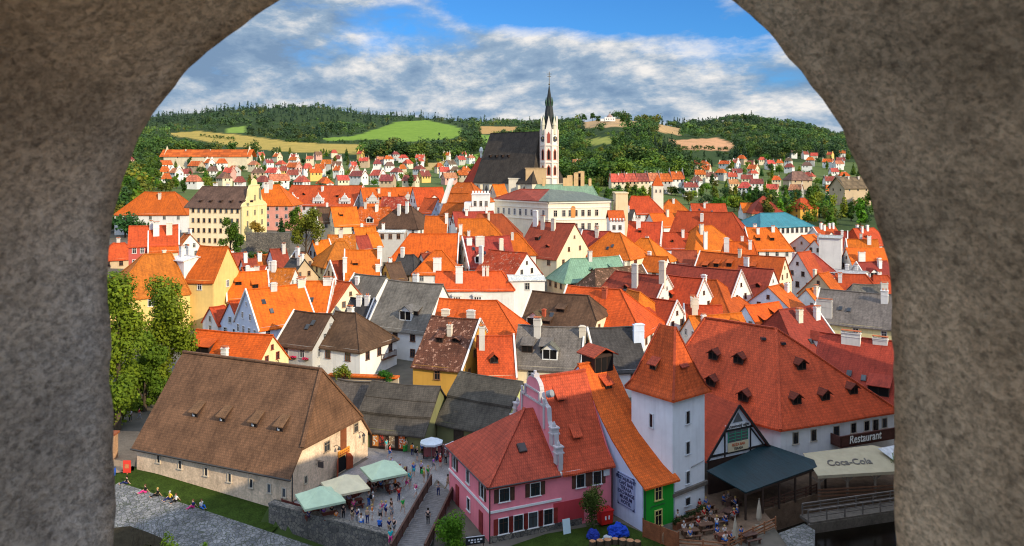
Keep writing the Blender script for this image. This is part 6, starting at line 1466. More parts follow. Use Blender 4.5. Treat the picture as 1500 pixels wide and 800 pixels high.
# ------------------------------------------------------------------ paving, bank, water
def sheet(name, pts, mat, dz, kind=True, color=(1,1,1), th=0):
    b = MB()
    if th: b.poly([(p.x,p.y,p.z+dz) for p in pts], (0,0,-th))
    else: b.add([(p.x,p.y,p.z+dz) for p in pts], [tuple(range(len(pts)))])
    o = b.build(name, mat, None, color)
    if kind: o['kind'] = 'structure'
    return o
sheet('square', [U(*q) for q in ((396,747),(582,793),(640,702),(700,760),(690,640),(470,640),(540,672),(420,742))], M['paving'], .004)
def bank_sheet(name, a0, a1, d0, d1, mat, dz, color=(1,1,1)):
    b = MB(); na, nd = 40, 10; vs = []
    for j in range(nd+1):
        for i in range(na+1):
            a = a0+(a1-a0)*i/na; d = d0+(d1-d0)*j/nd; p = P1+LD*a+LN*d; vs.append((p.x,p.y,(bank_z(p.x,p.y))+dz))
    b.add(vs, [(j*(na+1)+i,(j+1)*(na+1)+i,(j+1)*(na+1)+i+1,j*(na+1)+i+1) for j in range(nd) for i in range(na)])
    o = b.build(name, mat, None, color); o['kind'] = 'structure'; return o
bank_sheet('cobbled_bank', -14, 46, 1.9, 24, M['cobble'], .06)
GR = m_plain('mown_grass', .95, .45, .8, .1, color=(.05,.085,.012), bump=.4, fine=.45)
bank_sheet('grass_strip', -1.5, 24, -1.6, 2.4, GR, .05)
sheet('lawn', [U(*q) for q in ((712,812),(800,782),(905,764),(945,782),(1000,812),(900,850),(712,850))], GR, .006)
b = MB(); pp = [UB(*q) for q in ((150,776),(190,772),(214,780),(236,789),(250,804),(260,880),(150,880))]; b.add([(p.x,p.y,p.z+.10) for p in pp],[tuple(range(7))]); o = b.build('bare_soil', m_plain('dark_soil',.95,.5,2.0,.1,color=(.06,.048,.028),fine=.5)); o['kind'] = 'structure'
sheet('sunlit_path', [U(*q) for q in ((120,700),(196,690),(200,668),(215,640),(170,610),(120,610))], m_plain('sandy_path',.95,.3,.7,.1,color=(.36,.26,.17),fine=.2), .05)
WT = bpy.data.materials.new('river_water'); WT.use_nodes = True; bs = WT.node_tree.nodes['Principled BSDF']
bs.inputs['Base Color'].default_value = (.012,.011,.008,1); bs.inputs['Roughness'].default_value = .12
nz_ = N(WT.node_tree,'TexNoise',Scale=1.6,Detail=4.0); bp_ = N(WT.node_tree,'Bump',Strength=.35,Distance=.1); L(WT.node_tree,nz_.outputs[0],bp_.inputs['Height']); L(WT.node_tree,bp_.outputs[0],bs.inputs['Normal'])
sheet('river', [Vector(v) for v in ((24,50,-2.7),(80,50,-2.7),(80,99,-2.7),(24,96,-2.7))], WT, 0)
FLOORM = m_plain('terrace_boards',.85,.45,1.2,.2,color=(.24,.155,.10),fine=.35)
sheet('terrace_floor', [U(*q) for q in ((985,800),(1068,803),(1138,772),(1118,748),(1196,724),(1330,713),(1330,655),(1200,665),(1100,665),(1036,700),(1036,720),(985,764))], FLOORM, .02, th=3.4)
sheet('stone_pier', [U(*q) for q in ((1136,778),(1178,762),(1194,772),(1192,815),(1110,815))], M['cobble'], -.35, th=3)
def thing_mb(b, name, label, cat, mat, color=(1,1,1), group=None): return tag(b.build(name, mat, None, color), label, cat, group)
# terrace wall of rubble with coping
t = thing('terrace_wall','long rubble stone wall with coping between square and cobbled bank','wall')
p, q = U(397,744), U(582,794); b = MB(); d = (q-p).normalized(); nrm = Vector((d.y,-d.x,0))
b.bar((p.x,p.y,-1.7),(q.x,q.y,-1.7),.7,4.4); b.build('masonry', M['stonework'], t)
b = MB(); b.bar((p.x,p.y,.62),(q.x,q.y,.62),.9,.22); b.build('coping', M['stonework'], t)
# wooden footbridge from the square
t = thing('footbridge','wooden footbridge with board railings leading off the square','bridge')
a0,a1,c0,c1 = U(632,712),U(572,818),U(667,722),U(622,818)
b = MB()
for i in range(40):
    u = i/40; v = (i+.9)/40; l0,l1,r0,r1 = a0.lerp(a1,u),a0.lerp(a1,v),c0.lerp(c1,u),c0.lerp(c1,v)
    b.slab([l0+Vector((0,0,.12)),l1+Vector((0,0,.12)),r1+Vector((0,0,.12)),r0+Vector((0,0,.12))],[(0,1,2,3)],.1)
b.build('deck', M['wood'], t, (.22,.20,.19))
for s,(x0,x1) in enumerate(((a0,a1),(c0,c1))):
    b = MB()
    for i in range(9):
        p = x0.lerp(x1,i/8); b.box((p.x,p.y,.65),(.16,.16,1.3))
    for z in (.35,.62,.89,1.16): b.bar((x0.x,x0.y,z),(x1.x,x1.y,z),.06,.22)
    b.bar((x0.x,x0.y,1.34),(x1.x,x1.y,1.34),.2,.08)
    b.build('railing', M['wood'], t, (.13,.06,.04))
# garden wall with orange tiles behind the shops
t = thing('garden_wall','low garden wall with orange tile capping behind the shop roofs','wall')
p,q = at(482,552,119),at(584,556,117); b = MB(); b.bar((p.x,p.y,p.z-1.5),(q.x,q.y,q.z-1.5),.5,3.6); b.build('masonry', M['wall'], t, (.55,.45,.33))
b = MB(); b.bar((p.x,p.y-.2,p.z+.4),(q.x,q.y-.2,q.z+.4),1.3,.22); b.build('tile_capping', M['tile'], t, PAL['o'], uv=True)
# pillar and wall by the left path
p = UB(164,672); t = thing('gate_pillar','tan plastered gate pillar beside the shaded path','pillar',(p.x,p.y,0)); b = MB(); b.box((0,0,1.5),(1.1,1.0,3.4)); b.build('shaft', M['hull'], t, (.62,.36,.20)); b = MB(); b.box((0,0,3.3),(1.4,1.3,.25)); b.build('cap', M['tile'], t, (.4,.12,.05))

# ------------------------------------------------------------------ parasols, tables, fences
def parasol(c, w, h, color, label, group, sides=4, rz=.0, pk=1.0):
    t = thing('parasol', label, 'parasol', c, rz, group)
    b = MB(); n = sides; r = w/2*(1.414 if n == 4 else 1); vs = [(0,0,h+1.2*pk)]; 
    ring = [(r*math.cos(math.pi/n+2*math.pi*k/n),r*math.sin(math.pi/n+2*math.pi*k/n),h) for k in range(n)]
    mid = [(x*.5,y*.5,h+.58*pk) for x,y,_ in ring]
    b.slab([(0,0,h+1.25*pk)]+mid+ring, [(0,1+k,1+(k+1)%n) for k in range(n)]+[(1+k,1+n+k,1+n+(k+1)%n,1+(k+1)%n) for k in range(n)], .03)
    cp = b.build('canopy', M['canvas'], t, color)
    b = MB()
    for k in range(n): b.bar(Vector(ring[k])+Vector((0,0,-.1)), Vector(ring[(k+1)%n])+Vector((0,0,-.1)), .02, .24)
    b.build('valance', M['canvas'], cp, tuple(v*.9 for v in color))
    b = MB(); b.tube([(0,0,0),(0,0,h+1.25*pk)],.045,6); b.box((0,0,.06),(.8,.8,.12)); b.build('pole', M['iron'], t, (.25,.23,.2)); return t
UMB = []
for (x,y),cl,lb in (((469,729),(.50,.62,.42),'pale green square parasol closest to the rubble terrace wall'),((506,711),(.72,.62,.40),'cream square parasol between the two green ones'),((562,689),(.52,.64,.44),'pale green square parasol farthest along the barn gable')):
    p = U(x,y,2.3); parasol((p.x,p.y,0),4.3,2.3,cl,lb,'parasols on the square',4,.5); UMB.append(p)
def table_set(p, rz, label, group, color=(.16,.05,.03), benches=True):
    t = thing('table', label, 'table', p, rz, group); b = MB(); b.box((0,0,.74),(1.7,.75,.07)); b.build('table_top', M['wood'], t, color)
    for sx in (-1,1):
        b = MB(); b.box((sx*.65,0,.36),(.09,.6,.7)); b.build('leg', M['wood'], t, color)
    out = []
    if benches:
        for s in (-1,1):
            c = Vector((p[0],p[1],p[2])) + Matrix.Rotation(rz,3,'Z') @ Vector((0,s*.72,0)); e_ = thing('bench', label.replace('dark red wooden table','bench').replace('long beer table','bench').replace('with tablecloth remnants ','') + (' nearer the castle' if s < 0 else ' away from the castle'), 'bench', c, rz, group.replace('tables','benches'))
            b = MB(); b.box((0,0,.45),(1.7,.3,.06)); b.build('seat', M['wood'], e_, color)
            for sx in (-1,1): b = MB(); b.box((sx*.65,0,.21),(.08,.26,.42)); b.build('leg', M['wood'], e_, color)
            out.append((c, rz + (0 if s > 0 else math.pi)))
    return out
SEATS = []
for p,wh in zip(UMB,('under the wall side parasol','under the cream parasol','under the door side parasol')):
    for i,(dx,dy,w2) in enumerate(((-1.1,.5,'west'),(1.1,-.2,'east'))):
        SEATS += [(a,r_,wh) for a,r_ in table_set((p.x+dx,p.y+dy,0),.5,f'dark red wooden table {wh}, {w2} of the pole','tables on the square',(.20,.05,.03))]
def plank_fence(x0, x1, h_, label, color, boards=True, name='fence', cat='fence', z0=0, group=None, rails=(.35,.7,1.05)):
    t = thing(name, label, cat, (x0.x,x0.y,z0), 0, group); d = x1-x0; n = max(1,int(d.length/1.6))
    for i in range(n+1):
        p = d*(i/n); b = MB(); b.box((p.x,p.y,h_/2),(.12,.12,h_+.1)); b.build('post', M['wood'], t, color)
    b = MB()
    if boards: b.bar((0,0,h_/2),(d.x,d.y,h_/2),.06,h_*.9)
    else:
        for z in rails: b.bar((0,0,z),(d.x,d.y,z),.06,.13)
    b.build('panel' if boards else 'rail', M['wood'], t, color); return t
red = (.16,.035,.025)
for k,(a,c,lb) in enumerate((((413,742),(447,752),'low dark red planter fence nearest the barn corner'),((447,752),(474,757),'low dark red planter fence before the pale green parasol'),((508,737),(541,716),'low dark red planter fence beside the cream parasol'),((541,716),(566,706),'low dark red planter fence between two parasols'),((566,706),(596,694),'low dark red planter fence by the third parasol'))):
    plank_fence(U(*a),U(*c),.85,lb,red,group='low red fences around the parasols')
plank_fence(U(942,787),U(994,808),1.9,'solid orange brown board fence below the green house',(.30,.10,.04))
plank_fence(U(994,806),U(1066,812),1.2,'brown rail fence at the terrace front',(.40,.165,.075),False,group='rail fences of the terrace')
plank_fence(U(1068,806),U(1136,774),1.2,'brown rail fence slanting along the stone pier',(.40,.165,.075),False,group='rail fences of the terrace')
plank_fence(U(1116,748),U(1196,723),1.1,'dark rail fence under the green canopy',(.12,.055,.035),False,group='rail fences of the terrace')
p,q = U(987,774),U(1030,752); t = thing('planter','long wooden planter with clipped plants along the tower','planter',p); b = MB(); d=q-p; b.bar((0,-.4,.35),(d.x,d.y-.4,.35),.5,.7); b.build('box', M['wood'], t, (.26,.09,.04)); b = MB(); r=random.Random(4)
qd = leaf_cloud(700,.09,[(d.x*i/8,d.y*i/8-.4,.8,.32) for i in range(9)],5); ob('plants', quads_mesh('plants', qd, M['leaf']), t, (.03,.06,.015))
# footbridge over the mill race
t = thing('footbridge','grey railed footbridge over the dark mill race','bridge'); p,q = U(1184,764,.0),U(1340,741,.0); d=(q-p)
b = MB(); b.bar((p.x,p.y+.9,-.25),(q.x,q.y+.9,-.25),1.9,.3); b.bar((p.x,p.y,-.8),(q.x,q.y,-.8),.3,1.0); b.build('deck', M['hull'], t, (.17,.145,.12))
for s,off in enumerate((0,1.7)):
    b = MB()
    for i in range(7): v = p+d*(i/6); b.box((v.x,v.y+off,.55),(.13,.13,1.25))
    for z in (.45,.8): b.bar((p.x,p.y+off,z),(q.x,q.y+off,z),.07,.08)
    b.bar((p.x,p.y+off,1.15),(q.x,q.y+off,1.15),.14,.12); b.build('railing', M['wood'], t, (.19,.16,.14))
# terrace tables
for i,(x,y,rz) in enumerate(((1004,768,.45),(1020,758,.45),(1036,750,.45),(1012,787,.2),(1034,778,.3),(1052,766,.3))):
    SEATS += [(a,r_,'T') for a,r_ in table_set(tuple(U(x,y)),rz,f"long beer table on the river terrace, {('by the planter','second from the planter','below the tower corner','at the board fence','in the middle of the terrace','near the canopy edge')[i]}",'tables on the terrace',(.17,.085,.05))]
SEATS += [(a,r_,'T2') for a,r_ in table_set(tuple(U(1062,793)),.3,'long beer table with tablecloth remnants by the closed parasol','tables on the terrace',(.20,.07,.04))]
for i,(x,y,rz) in enumerate(((1068,757,.9),(1072,741,.7),(1098,793,.4))):
    SEATS += [(a,r_,'T') for a,r_ in table_set(tuple(U(x,y)),rz,('long beer table under the edge of the green canopy','long beer table deep under the green canopy','long beer table between the two closed parasols')[i],'tables on the terrace',(.14,.07,.05))]
for x,y,lb in ((1077,800,'closed beige parasol nearest the fence'),(1112,772,'closed beige parasol beside the canopy posts')):
    p = U(x,y); t = thing('closed_parasol',lb,'parasol',p); b = MB(); b.tube([(0,0,.7),(0,0,1.0),(0,0,1.9),(0,0,2.7),(0,0,2.95)],[.22,.30,.22,.08,.02],7); b.build('folded_cloth', M['canvas'], t, (.42,.36,.28)); b = MB(); b.tube([(0,0,0),(0,0,3.0)],.04,6); b.box((0,0,.05),(.7,.7,.1)); b.build('pole', M['iron'], t, (.3,.26,.2))
# market stalls
for x,y,lb in ((632,647,'round white market parasol over the souvenir rack'),(664,653,'smaller round white market parasol beside the pink house')):
    p = U(x,y,2.3); parasol((p.x,p.y,0),3.0 if x < 650 else 2.3,2.3,(.58,.62,.66),lb,'market parasols by the shops',8,pk=.5)
r = random.Random(9)
for x,y,w_,lb in ((634,671,2.4,'souvenir rack crowded with red and dark goods'),(652,668,1.6,'tall souvenir stand with dark arched frame'),(562,656,1.3,'postcard stand before the shop door'),(672,676,1.2,'clothes stand under the smaller market parasol')):
    p = U(x,y); t = thing('souvenir_stand',lb,'market stand',p,r.uniform(-.2,.2)); b = MB()
    for z in (.3,.8,1.3): b.box((0,0,z),(w_,.6,.05))
    for sx in (-1,1): b.box((sx*w_/2,0,.85),(.06,.6,1.7))
    b.build('rack', M['wood'], t, (.10,.05,.04))
    for k,c in enumerate(((.42,.05,.04),(.10,.09,.09),(.55,.42,.30),(.30,.10,.10))):
        b = MB(); b.box((0,-.2-.015*k,.95),(w_*.92,.3,1.2))
        for _ in range(14): b.box((r.uniform(-w_/2,w_/2)*.82,-.2+r.uniform(-.12,.1),r.choice((.42,.95,1.45))),(.16,.16,.24+.1*r.random()),rz=r.random())
        b.build('goods', M['cloth'], t, c)
# things on the lawn
p = U(830,781); t = thing('leaning_board','pale blue board leaning against the pink wall','board',p,.42); b = MB(); b.box((0,0,.7),(.85,.06,1.45),tilt=-.2); b.build('panel', M['paint'], t, (.55,.68,.72))
def lump(p, dims, label, color, name, cat, seed, parts=()):
    t = thing(name,label,cat,p); bm = bmesh.new(); bmesh.ops.create_icosphere(bm, subdivisions=4, radius=1)
    for v in bm.verts:
        n_ = noise.noise(v.co*1.7+Vector((seed,0,0)))*.32-abs(noise.noise(v.co*3.5+Vector((0,seed,0))))*.35; v.co = v.co*(1+n_); v.co = Vector((v.co.x*dims[0],v.co.y*dims[1],max(-.02,(v.co.z*.75+.35)*dims[2])))
    me = bpy.data.meshes.new('cover'); bm.to_mesh(me); bm.free(); me.materials.append(M['canvas']); ob('cover',me,t,color); b = MB(); b.box((0,0,.08),(dims[0]*1.5,dims[1]*1.4,.16)); b.build('load', M['wood'], t, (.2,.15,.1)); return t
lump(U(905,785),(1.15,.8,1.15),'big blue tarpaulin heap beside the lilac wall',(.015,.06,.45),'tarpaulin_heap','tarpaulin',1.0)
lump(U(869,789),(.65,.5,.9),'small dark blue covered heap below the leafy tree',(.02,.04,.28),'tarpaulin_heap','tarpaulin',5.0)
lump(U(890,792),(.55,.45,.5),'pale grey plastic sack between the blue heaps',(.45,.48,.5),'sack','sack',9.0)
p = U(886,768); t = thing('waste_container','red wheeled waste container in the corner of the lawn','container',p,.4); b = MB(); b.box((0,0,.85),(1.3,1.0,1.3),taper=1.12); b.build('bin', M['paint'], t, (.62,.02,.015)); b = MB(); b.box((0,0,1.58),(1.55,1.2,.14)); b.build('lid', M['paint'], t, (.5,.015,.015)); b = MB(); b.box((-.2,-.55,.9),(.16,.02,.4)); b.box((.2,-.55,.9),(.16,.02,.4)); b.build('mark', M['paint'], t, (.8,.8,.8))
for sx in (-.5,.5): b = MB(); b.tube([(sx,-.1,.12),(sx,.1,.12)],.12,8); b.build('wheel', M['iron'], t, (.03,.03,.03))
for i in range(7):
    x = 868+i*11; p = U(x,800-1.2*min(i,6-i),0); t = thing('log_seat',('first','second','third','fourth','fifth','sixth','last')[i]+' sawn log seat in the lawn row, counted from the pink house','log seat',p,0,'sawn log seats on the lawn'); b = MB(); b.tube([(0,0,0),(0,0,.5)],.36+.03*(i%3),10); b.build('bark', M['bark'], t); b = MB(); b.tube([(0,0,.5),(0,0,.52)],.31+.03*(i%3),10); b.build('cut_face', M['wood'], t, (.62,.30,.14))
p = U(696,806); t = thing('notice_board','black notice board with white lettering by the pink house corner','notice board',p,.25); b = MB(); b.box((0,0,1.0),(1.9,.1,.8)); bd = b.build('board', M['paint'], t, (.012,.013,.018)); b = MB()
for sx in (-1,1): b.box((sx*.85,.05,.5),(.08,.08,1.1))
b.build('post', M['wood'], t, (.1,.06,.04)); b = MB(); b.box((0,-.06,1.37),(1.9,.02,.08))
for i,wd in enumerate((.2,.3,.16,.24,.3)): b.box((-.62+.3*i,-.06,1.05),(wd*.8,.02,.14))
for i,wd in enumerate((.3,.2,.3)): b.box((-.35+.35*i,-.06,.82),(wd*.8,.02,.1))
b.build('lettering', M['paint'], bd, (.75,.75,.78))
p = U(975,799); t = thing('wooden_shield','pale oval wooden board propped by the fence','board',p,.3); b = MB(); b.poly([(.38*math.cos(a),0,.75+.7*math.sin(a)) for a in np.linspace(0,2*math.pi,18,endpoint=False)],(0,.07,0)); b.build('disc', M['wood'], t, (.45,.26,.15)); b = MB(); b.box((0,.15,.4),(.08,.08,.8)); b.build('prop', M['wood'], t, (.2,.12,.08))
p = UB(168,700); t = thing('litter_bin','blue sack hung litter bin at the top of the bank','bin',(p.x-.2,p.y,0)); b = MB(); b.tube([(0,0,0),(0,0,.5),(0,0,1.0)],[.25,.34,.3],8); b.build('sack', M['paint'], t, (.02,.10,.5)); b = MB(); b.tube([(0,0,1.0),(0,0,1.08)],.34,8); b.build('ring', M['iron'], t, (.1,.1,.1))
p = UB(186,696); t = thing('banner_stand','red board stand at the top of the bank','stand',(p.x,p.y,0)); b = MB(); b.box((0,0,.95),(.95,.06,1.5)); b.build('board', M['paint'], t, (.7,.05,.03)); b = MB(); b.box((0,.1,.5),(.08,.2,1.0)); b.box((0,-.05,1.0),(.5,.02,.5)); b.build('backing', M['wood'], t, (.7,.25,.1))

# ------------------------------------------------------------------ people
def skin(name, verts, edges, radii, mat):
    me = bpy.data.meshes.new(name); me.from_pydata(verts, edges, []); o = bpy.data.objects.new(name, me); COL.objects.link(o)
    m = o.modifiers.new('s','SKIN'); s = o.modifiers.new('d','SUBSURF'); s.levels = 1; s.render_levels = 1
    for i, r_ in enumerate(radii): me.skin_vertices[0].data[i].radius = (r_, r_*.85)
    me.skin_vertices[0].data[0].use_root = True
    dg = bpy.context.evaluated_depsgraph_get(); out = bpy.data.meshes.new_from_object(o.evaluated_get(dg)); bpy.data.objects.remove(o)
    out.name = name; out.materials.clear(); out.materials.append(mat); out.polygons.foreach_set('use_smooth',[True]*len(out.polygons)); return out
def pose(kind):
    J = dict(pel=(0,0,.94),spi=(0,0,1.14),che=(0,0,1.34),nec=(0,-.01,1.49),hed=(0,-.03,1.62),top=(0,-.02,1.71),nos=(0,-.13,1.60),
             sl=(.17,0,1.41),el=(.22,.03,1.14),wl=(.23,-.07,.92),hl=(.23,-.12,.82),fl=(.22,-.15,.75),sr=(-.17,0,1.41),er=(-.22,.03,1.14),wr=(-.23,-.07,.92),hr=(-.23,-.12,.82),fr=(-.22,-.15,.75),
             pl=(.095,0,.90),kl=(.10,-.03,.50),al=(.10,.03,.09),tl=(.11,-.14,.04),pr=(-.095,0,.90),kr=(-.10,-.03,.50),ar=(-.10,.03,.09),tr=(-.11,-.14,.04))
    if kind == 'walk':
        J.update(kl=(.10,-.20,.53),al=(.10,-.26,.10),tl=(.10,-.43,.07),kr=(-.10,.10,.49),ar=(-.10,.38,.17),tr=(-.10,.26,.05),el=(.23,.14,1.16),wl=(.24,.12,.93),hl=(.24,.10,.83),fl=(.24,.07,.77),er=(-.23,-.06,1.15),wr=(-.24,-.22,.98),hr=(-.23,-.29,.92),fr=(-.22,-.34,.88))
    if kind == 'phone':
        J.update(el=(.22,.0,1.13),wl=(.12,-.24,1.22),hl=(.06,-.30,1.28),fl=(.03,-.31,1.33),er=(-.22,.0,1.13),wr=(-.12,-.24,1.22),hr=(-.06,-.30,1.28),fr=(-.03,-.31,1.33),kl=(.11,-.06,.5),al=(.14,0,.09),tl=(.17,-.15,.04))
    if kind in ('sit','ground'):
        dz = -.44 if kind == 'sit' else -.80
        for k in J: J[k] = (J[k][0],J[k][1],J[k][2]+dz)
        if kind == 'sit':
            J.update(kl=(.11,-.43,.50),al=(.11,-.40,.09),tl=(.12,-.57,.04),kr=(-.11,-.43,.50),ar=(-.11,-.38,.09),tr=(-.12,-.55,.04),wl=(.15,-.30,.72),hl=(.10,-.38,.76),fl=(.07,-.44,.77),wr=(-.15,-.30,.72),hr=(-.10,-.38,.76),fr=(-.07,-.44,.77))
        else:
            J.update(kl=(.13,-.40,.36),al=(.12,-.72,.06),tl=(.12,-.90,.10),kr=(-.13,-.42,.10),ar=(-.12,-.82,.07),tr=(-.12,-.92,.17),el=(.26,.16,.34),wl=(.28,.30,.12),hl=(.28,.36,.05),fl=(.29,.43,.03),wr=(-.20,-.22,.28),hr=(-.16,-.32,.26),fr=(-.14,-.38,.25))
    return J
BR = dict(pel=.125,spi=.115,che=.135,nec=.055,hed=.098,top=.06,nos=.022,sl=.062,el=.044,wl=.031,hl=.038,fl=.02,sr=.062,er=.044,wr=.031,hr=.038,fr=.02,pl=.088,kl=.058,al=.042,tl=.036,pr=.088,kr=.058,ar=.042,tr=.036)
BE = [('pel','spi'),('spi','che'),('che','nec'),('nec','hed'),('hed','top'),('hed','nos'),('che','sl'),('sl','el'),('el','wl'),('wl','hl'),('hl','fl'),('che','sr'),('sr','er'),('er','wr'),('wr','hr'),('hr','fr'),('pel','pl'),('pl','kl'),('kl','al'),('al','tl'),('pel','pr'),('pr','kr'),('kr','ar'),('ar','tr')]
def sub(J, names, edges, add, mat, nm, cut=None):
    idx = {n:i for i,n in enumerate(names)}; vs = []
    for n in names: vs.append(J[n])
    return skin(nm, vs, [(idx[a],idx[b_]) for a,b_ in edges if a in idx and b_ in idx], [BR[n]+add for n in names], mat)
POSE = {}
for kd in ('stand','walk','phone','sit','ground'):
    J = pose(kd); body = sub(J, list(BR), BE, 0, M['skin'], 'person')
    J2 = dict(J); 
    for s in 'lr': J2['e'+s] = tuple(Vector(J['s'+s]).lerp(Vector(J['e'+s]),.75))
    sh = sub(J2, ['spi','pel','che','sl','el','sr','er'], BE, .02, M['cloth'], 'shirt')
    tr_ = sub(J, ['pel','pl','kl','al','pr','kr','ar'], BE, .018, M['cloth'], 'trousers')
    J3 = dict(J)
    for s in 'lr': J3['k'+s] = tuple(Vector(J['p'+s]).lerp(Vector(J['k'+s]),.85))
    so = sub(J3, ['pel','pl','kl','pr','kr'], BE, .03, M['cloth'], 'shorts')
    dr = None
    hd = Vector(J['hed']); bm = bmesh.new(); bmesh.ops.create_icosphere(bm, subdivisions=2, radius=.118)
    for v in list(bm.verts):
        v.co = Vector((v.co.x*.95,v.co.y*1.1+.02,v.co.z*1.12+.03))
    bmesh.ops.delete(bm, geom=[v for v in bm.verts if v.co.z < .02 and v.co.y < -.01], context='VERTS')
    hm = bpy.data.meshes.new('hair'); bm.to_mesh(hm); bm.free(); hm.transform(Matrix.Translation(hd)); hm.materials.append(M['cloth']); hm.polygons.foreach_set('use_smooth',[True]*len(hm.polygons))
    bg = MB(); c = (Vector(J['che'])+Vector(J['spi']))/2; bg.box((c.x,c.y+.22,c.z+.04),(.30,.18,.44),taper=.85); bg.box((c.x,c.y+.33,c.z-.04),(.22,.07,.22)); pk = mesh('backpack', bg.v, bg.f, M['cloth'])
    POSE[kd] = (body,sh,tr_,so,hm,pk)
CLR = {'red':(.55,.02,.02),'white':(.75,.74,.72),'black':(.015,.015,.017),'navy':(.02,.03,.12),'blue':(.03,.14,.50),'turquoise':(.02,.42,.45),'pink':(.70,.05,.25),'orange':(.75,.20,.02),'yellow':(.70,.50,.04),'green':(.03,.35,.06),'grey':(.25,.25,.26),'purple':(.28,.10,.45),'tan':(.42,.30,.18),'lilac':(.5,.42,.65)}
HAIR = {'dark':(.02,.013,.01),'brown':(.10,.05,.025),'blond':(.45,.30,.10),'grey':(.35,.34,.33)}
used_p = set(); rp = random.Random(15)
def person(p, rz, kd, top, low, label, short=False, pack=None, hair=None, group='visitors on the square', s=None):
    t = ob('person', POSE[kd][0], None, rp.choice([(.55,.32,.22),(.60,.36,.26),(.48,.27,.18)])); t.location = p; t.rotation_euler = (0,0,rz); k = s or rp.uniform(.95,1.06); t.scale = (k,k,k)
    tag(t, label, 'person', group)
    ob('shirt', POSE[kd][1], t, CLR[top]); ob('shorts' if short else 'trousers', POSE[kd][3 if short else 2], t, CLR[low]); ob('hair', POSE[kd][4], t, HAIR[hair or rp.choice(list(HAIR))])
    if pack: ob('backpack', POSE[kd][5], t, CLR[pack])
    return t
def low(n, s): return f"{n} {'shorts' if s else 'trousers'}"
PPL = [ # picture point of the feet, turn, pose, top, bottom, shorts, backpack, where
 (503,761,.6,'stand','black','black',0,None,'by the terrace wall beside the seated guests'),(516,765,2.6,'stand','black','tan',1,None,'at the terrace wall'),(523,767,-.4,'stand','navy','grey',0,'white','at the terrace wall'),(529,771,3.0,'sit','white','blue',0,None,'on the coping of the terrace wall'),
 (559,757,.3,'stand','pink','grey',1,None,'in the group at the centre of the square'),(565,757,2.2,'stand','blue','navy',1,None,'in the group at the centre of the square'),(573,755,-2,'stand','black','navy',0,None,'in the group at the centre of the square'),(574,762,1.0,'stand','grey','grey',1,None,'just in front of the group'),
 (557,765,.2,'stand','grey','black',1,None,'near the wall end'),(556,776,3.1,'sit','blue','navy',0,'blue','on the coping near the bridge'),(570,782,.5,'stand','navy','tan',1,None,'beside the bridge railing'),(577,783,2.5,'phone','black','grey',1,None,'beside the bridge railing'),(572,800,.3,'walk','turquoise','pink',0,None,'below the bridge railing'),
 (627,770,3.1,'stand','black','black',0,None,'walking out along the footbridge'),(642,727,.2,'phone','grey','navy',0,None,'at the start of the footbridge'),(656,718,1.2,'walk','tan','tan',0,None,'stepping off the footbridge'),(666,718,3.0,'stand','white','navy',0,'navy','at the footbridge corner post'),
 (596,717,1.4,'walk','tan','pink',1,None,'crossing the square'),(601,712,.9,'stand','turquoise','grey',1,'turquoise','crossing the square'),(579,721,2.0,'walk','orange','black',1,None,'beside the low red fence'),
 (606,698,.4,'stand','blue','turquoise',1,'orange','halfway to the shops'),(617,695,2.7,'stand','lilac','black',0,None,'halfway to the shops with a pale hat'),(621,707,1.6,'stand','yellow','tan',1,'green','in the middle of the square'),(627,704,.8,'stand','green','grey',0,None,'in the middle of the square'),
 (611,675,2.2,'stand','black','grey',1,'black','in front of the shop displays'),(592,663,3.1,'stand','orange','green',0,None,'at the open shop door'),(595,662,2.9,'stand','tan','green',0,None,'looking at the shop display'),(566,661,.7,'stand','turquoise','grey',0,None,'by the postcard stand'),(571,671,1.5,'walk','red','blue',1,None,'walking past the postcard stand'),
 (645,684,2.6,'stand','red','red',1,None,'by the souvenir rack'),(653,680,.3,'stand','grey','black',0,'black','by the souvenir rack'),(661,678,1.8,'stand','tan','tan',0,None,'under the smaller market parasol'),(668,680,2.4,'stand','navy','black',0,None,'under the smaller market parasol'),(640,676,1.1,'stand','black','navy',0,None,'browsing under the round market parasol'),
 (550,720,1.0,'stand','white','black',1,None,'serving between two parasols'),(513,736,2.0,'walk','black','black',1,None,'walking between the parasols'),
 (191,619,.2,'stand','white','black',0,None,'in the tree shade by the path'),(180,618,1.2,'stand','black','black',0,None,'in the tree shade by the path'),(204,616,2.2,'walk','red','grey',0,None,'in the tree shade by the path'),
 (587,700,1.1,'walk','white','blue',0,'red','strolling up the square'),(593,706,2.0,'walk','black','tan',1,None,'strolling up the square'),(584,735,.7,'stand','red','navy',0,None,'alone in the open square'),(609,728,2.4,'walk','pink','white',1,None,'alone near the bridge mouth'),(540,742,1.0,'phone','grey','blue',0,None,'in front of the low red fence'),(546,744,2.2,'stand','white','tan',1,'black','in front of the low red fence'),(618,668,.3,'stand','blue','black',0,None,'near the shop displays'),(604,668,2.8,'stand','white','navy',0,'orange','near the shop displays'),(635,690,1.4,'walk','purple','grey',1,None,'passing the souvenir rack'),(538,768,3.0,'stand','tan','navy',0,None,'at the terrace wall'),(545,762,1.7,'stand','orange','white',1,None,'behind the terrace wall'),(590,752,.6,'walk','green','tan',1,None,'near the bridge railing'),(573,690,2.6,'stand','lilac','blue',0,None,'by the third parasol'),
 (1046,719,.4,'stand','white','black',0,None,'serving at the tower corner of the terrace'),(1041,716,2.4,'stand','orange','black',0,None,'at the terrace entrance under the canopy'),(1050,779,2.8,'stand','white','blue',0,None,'on the river terrace')]
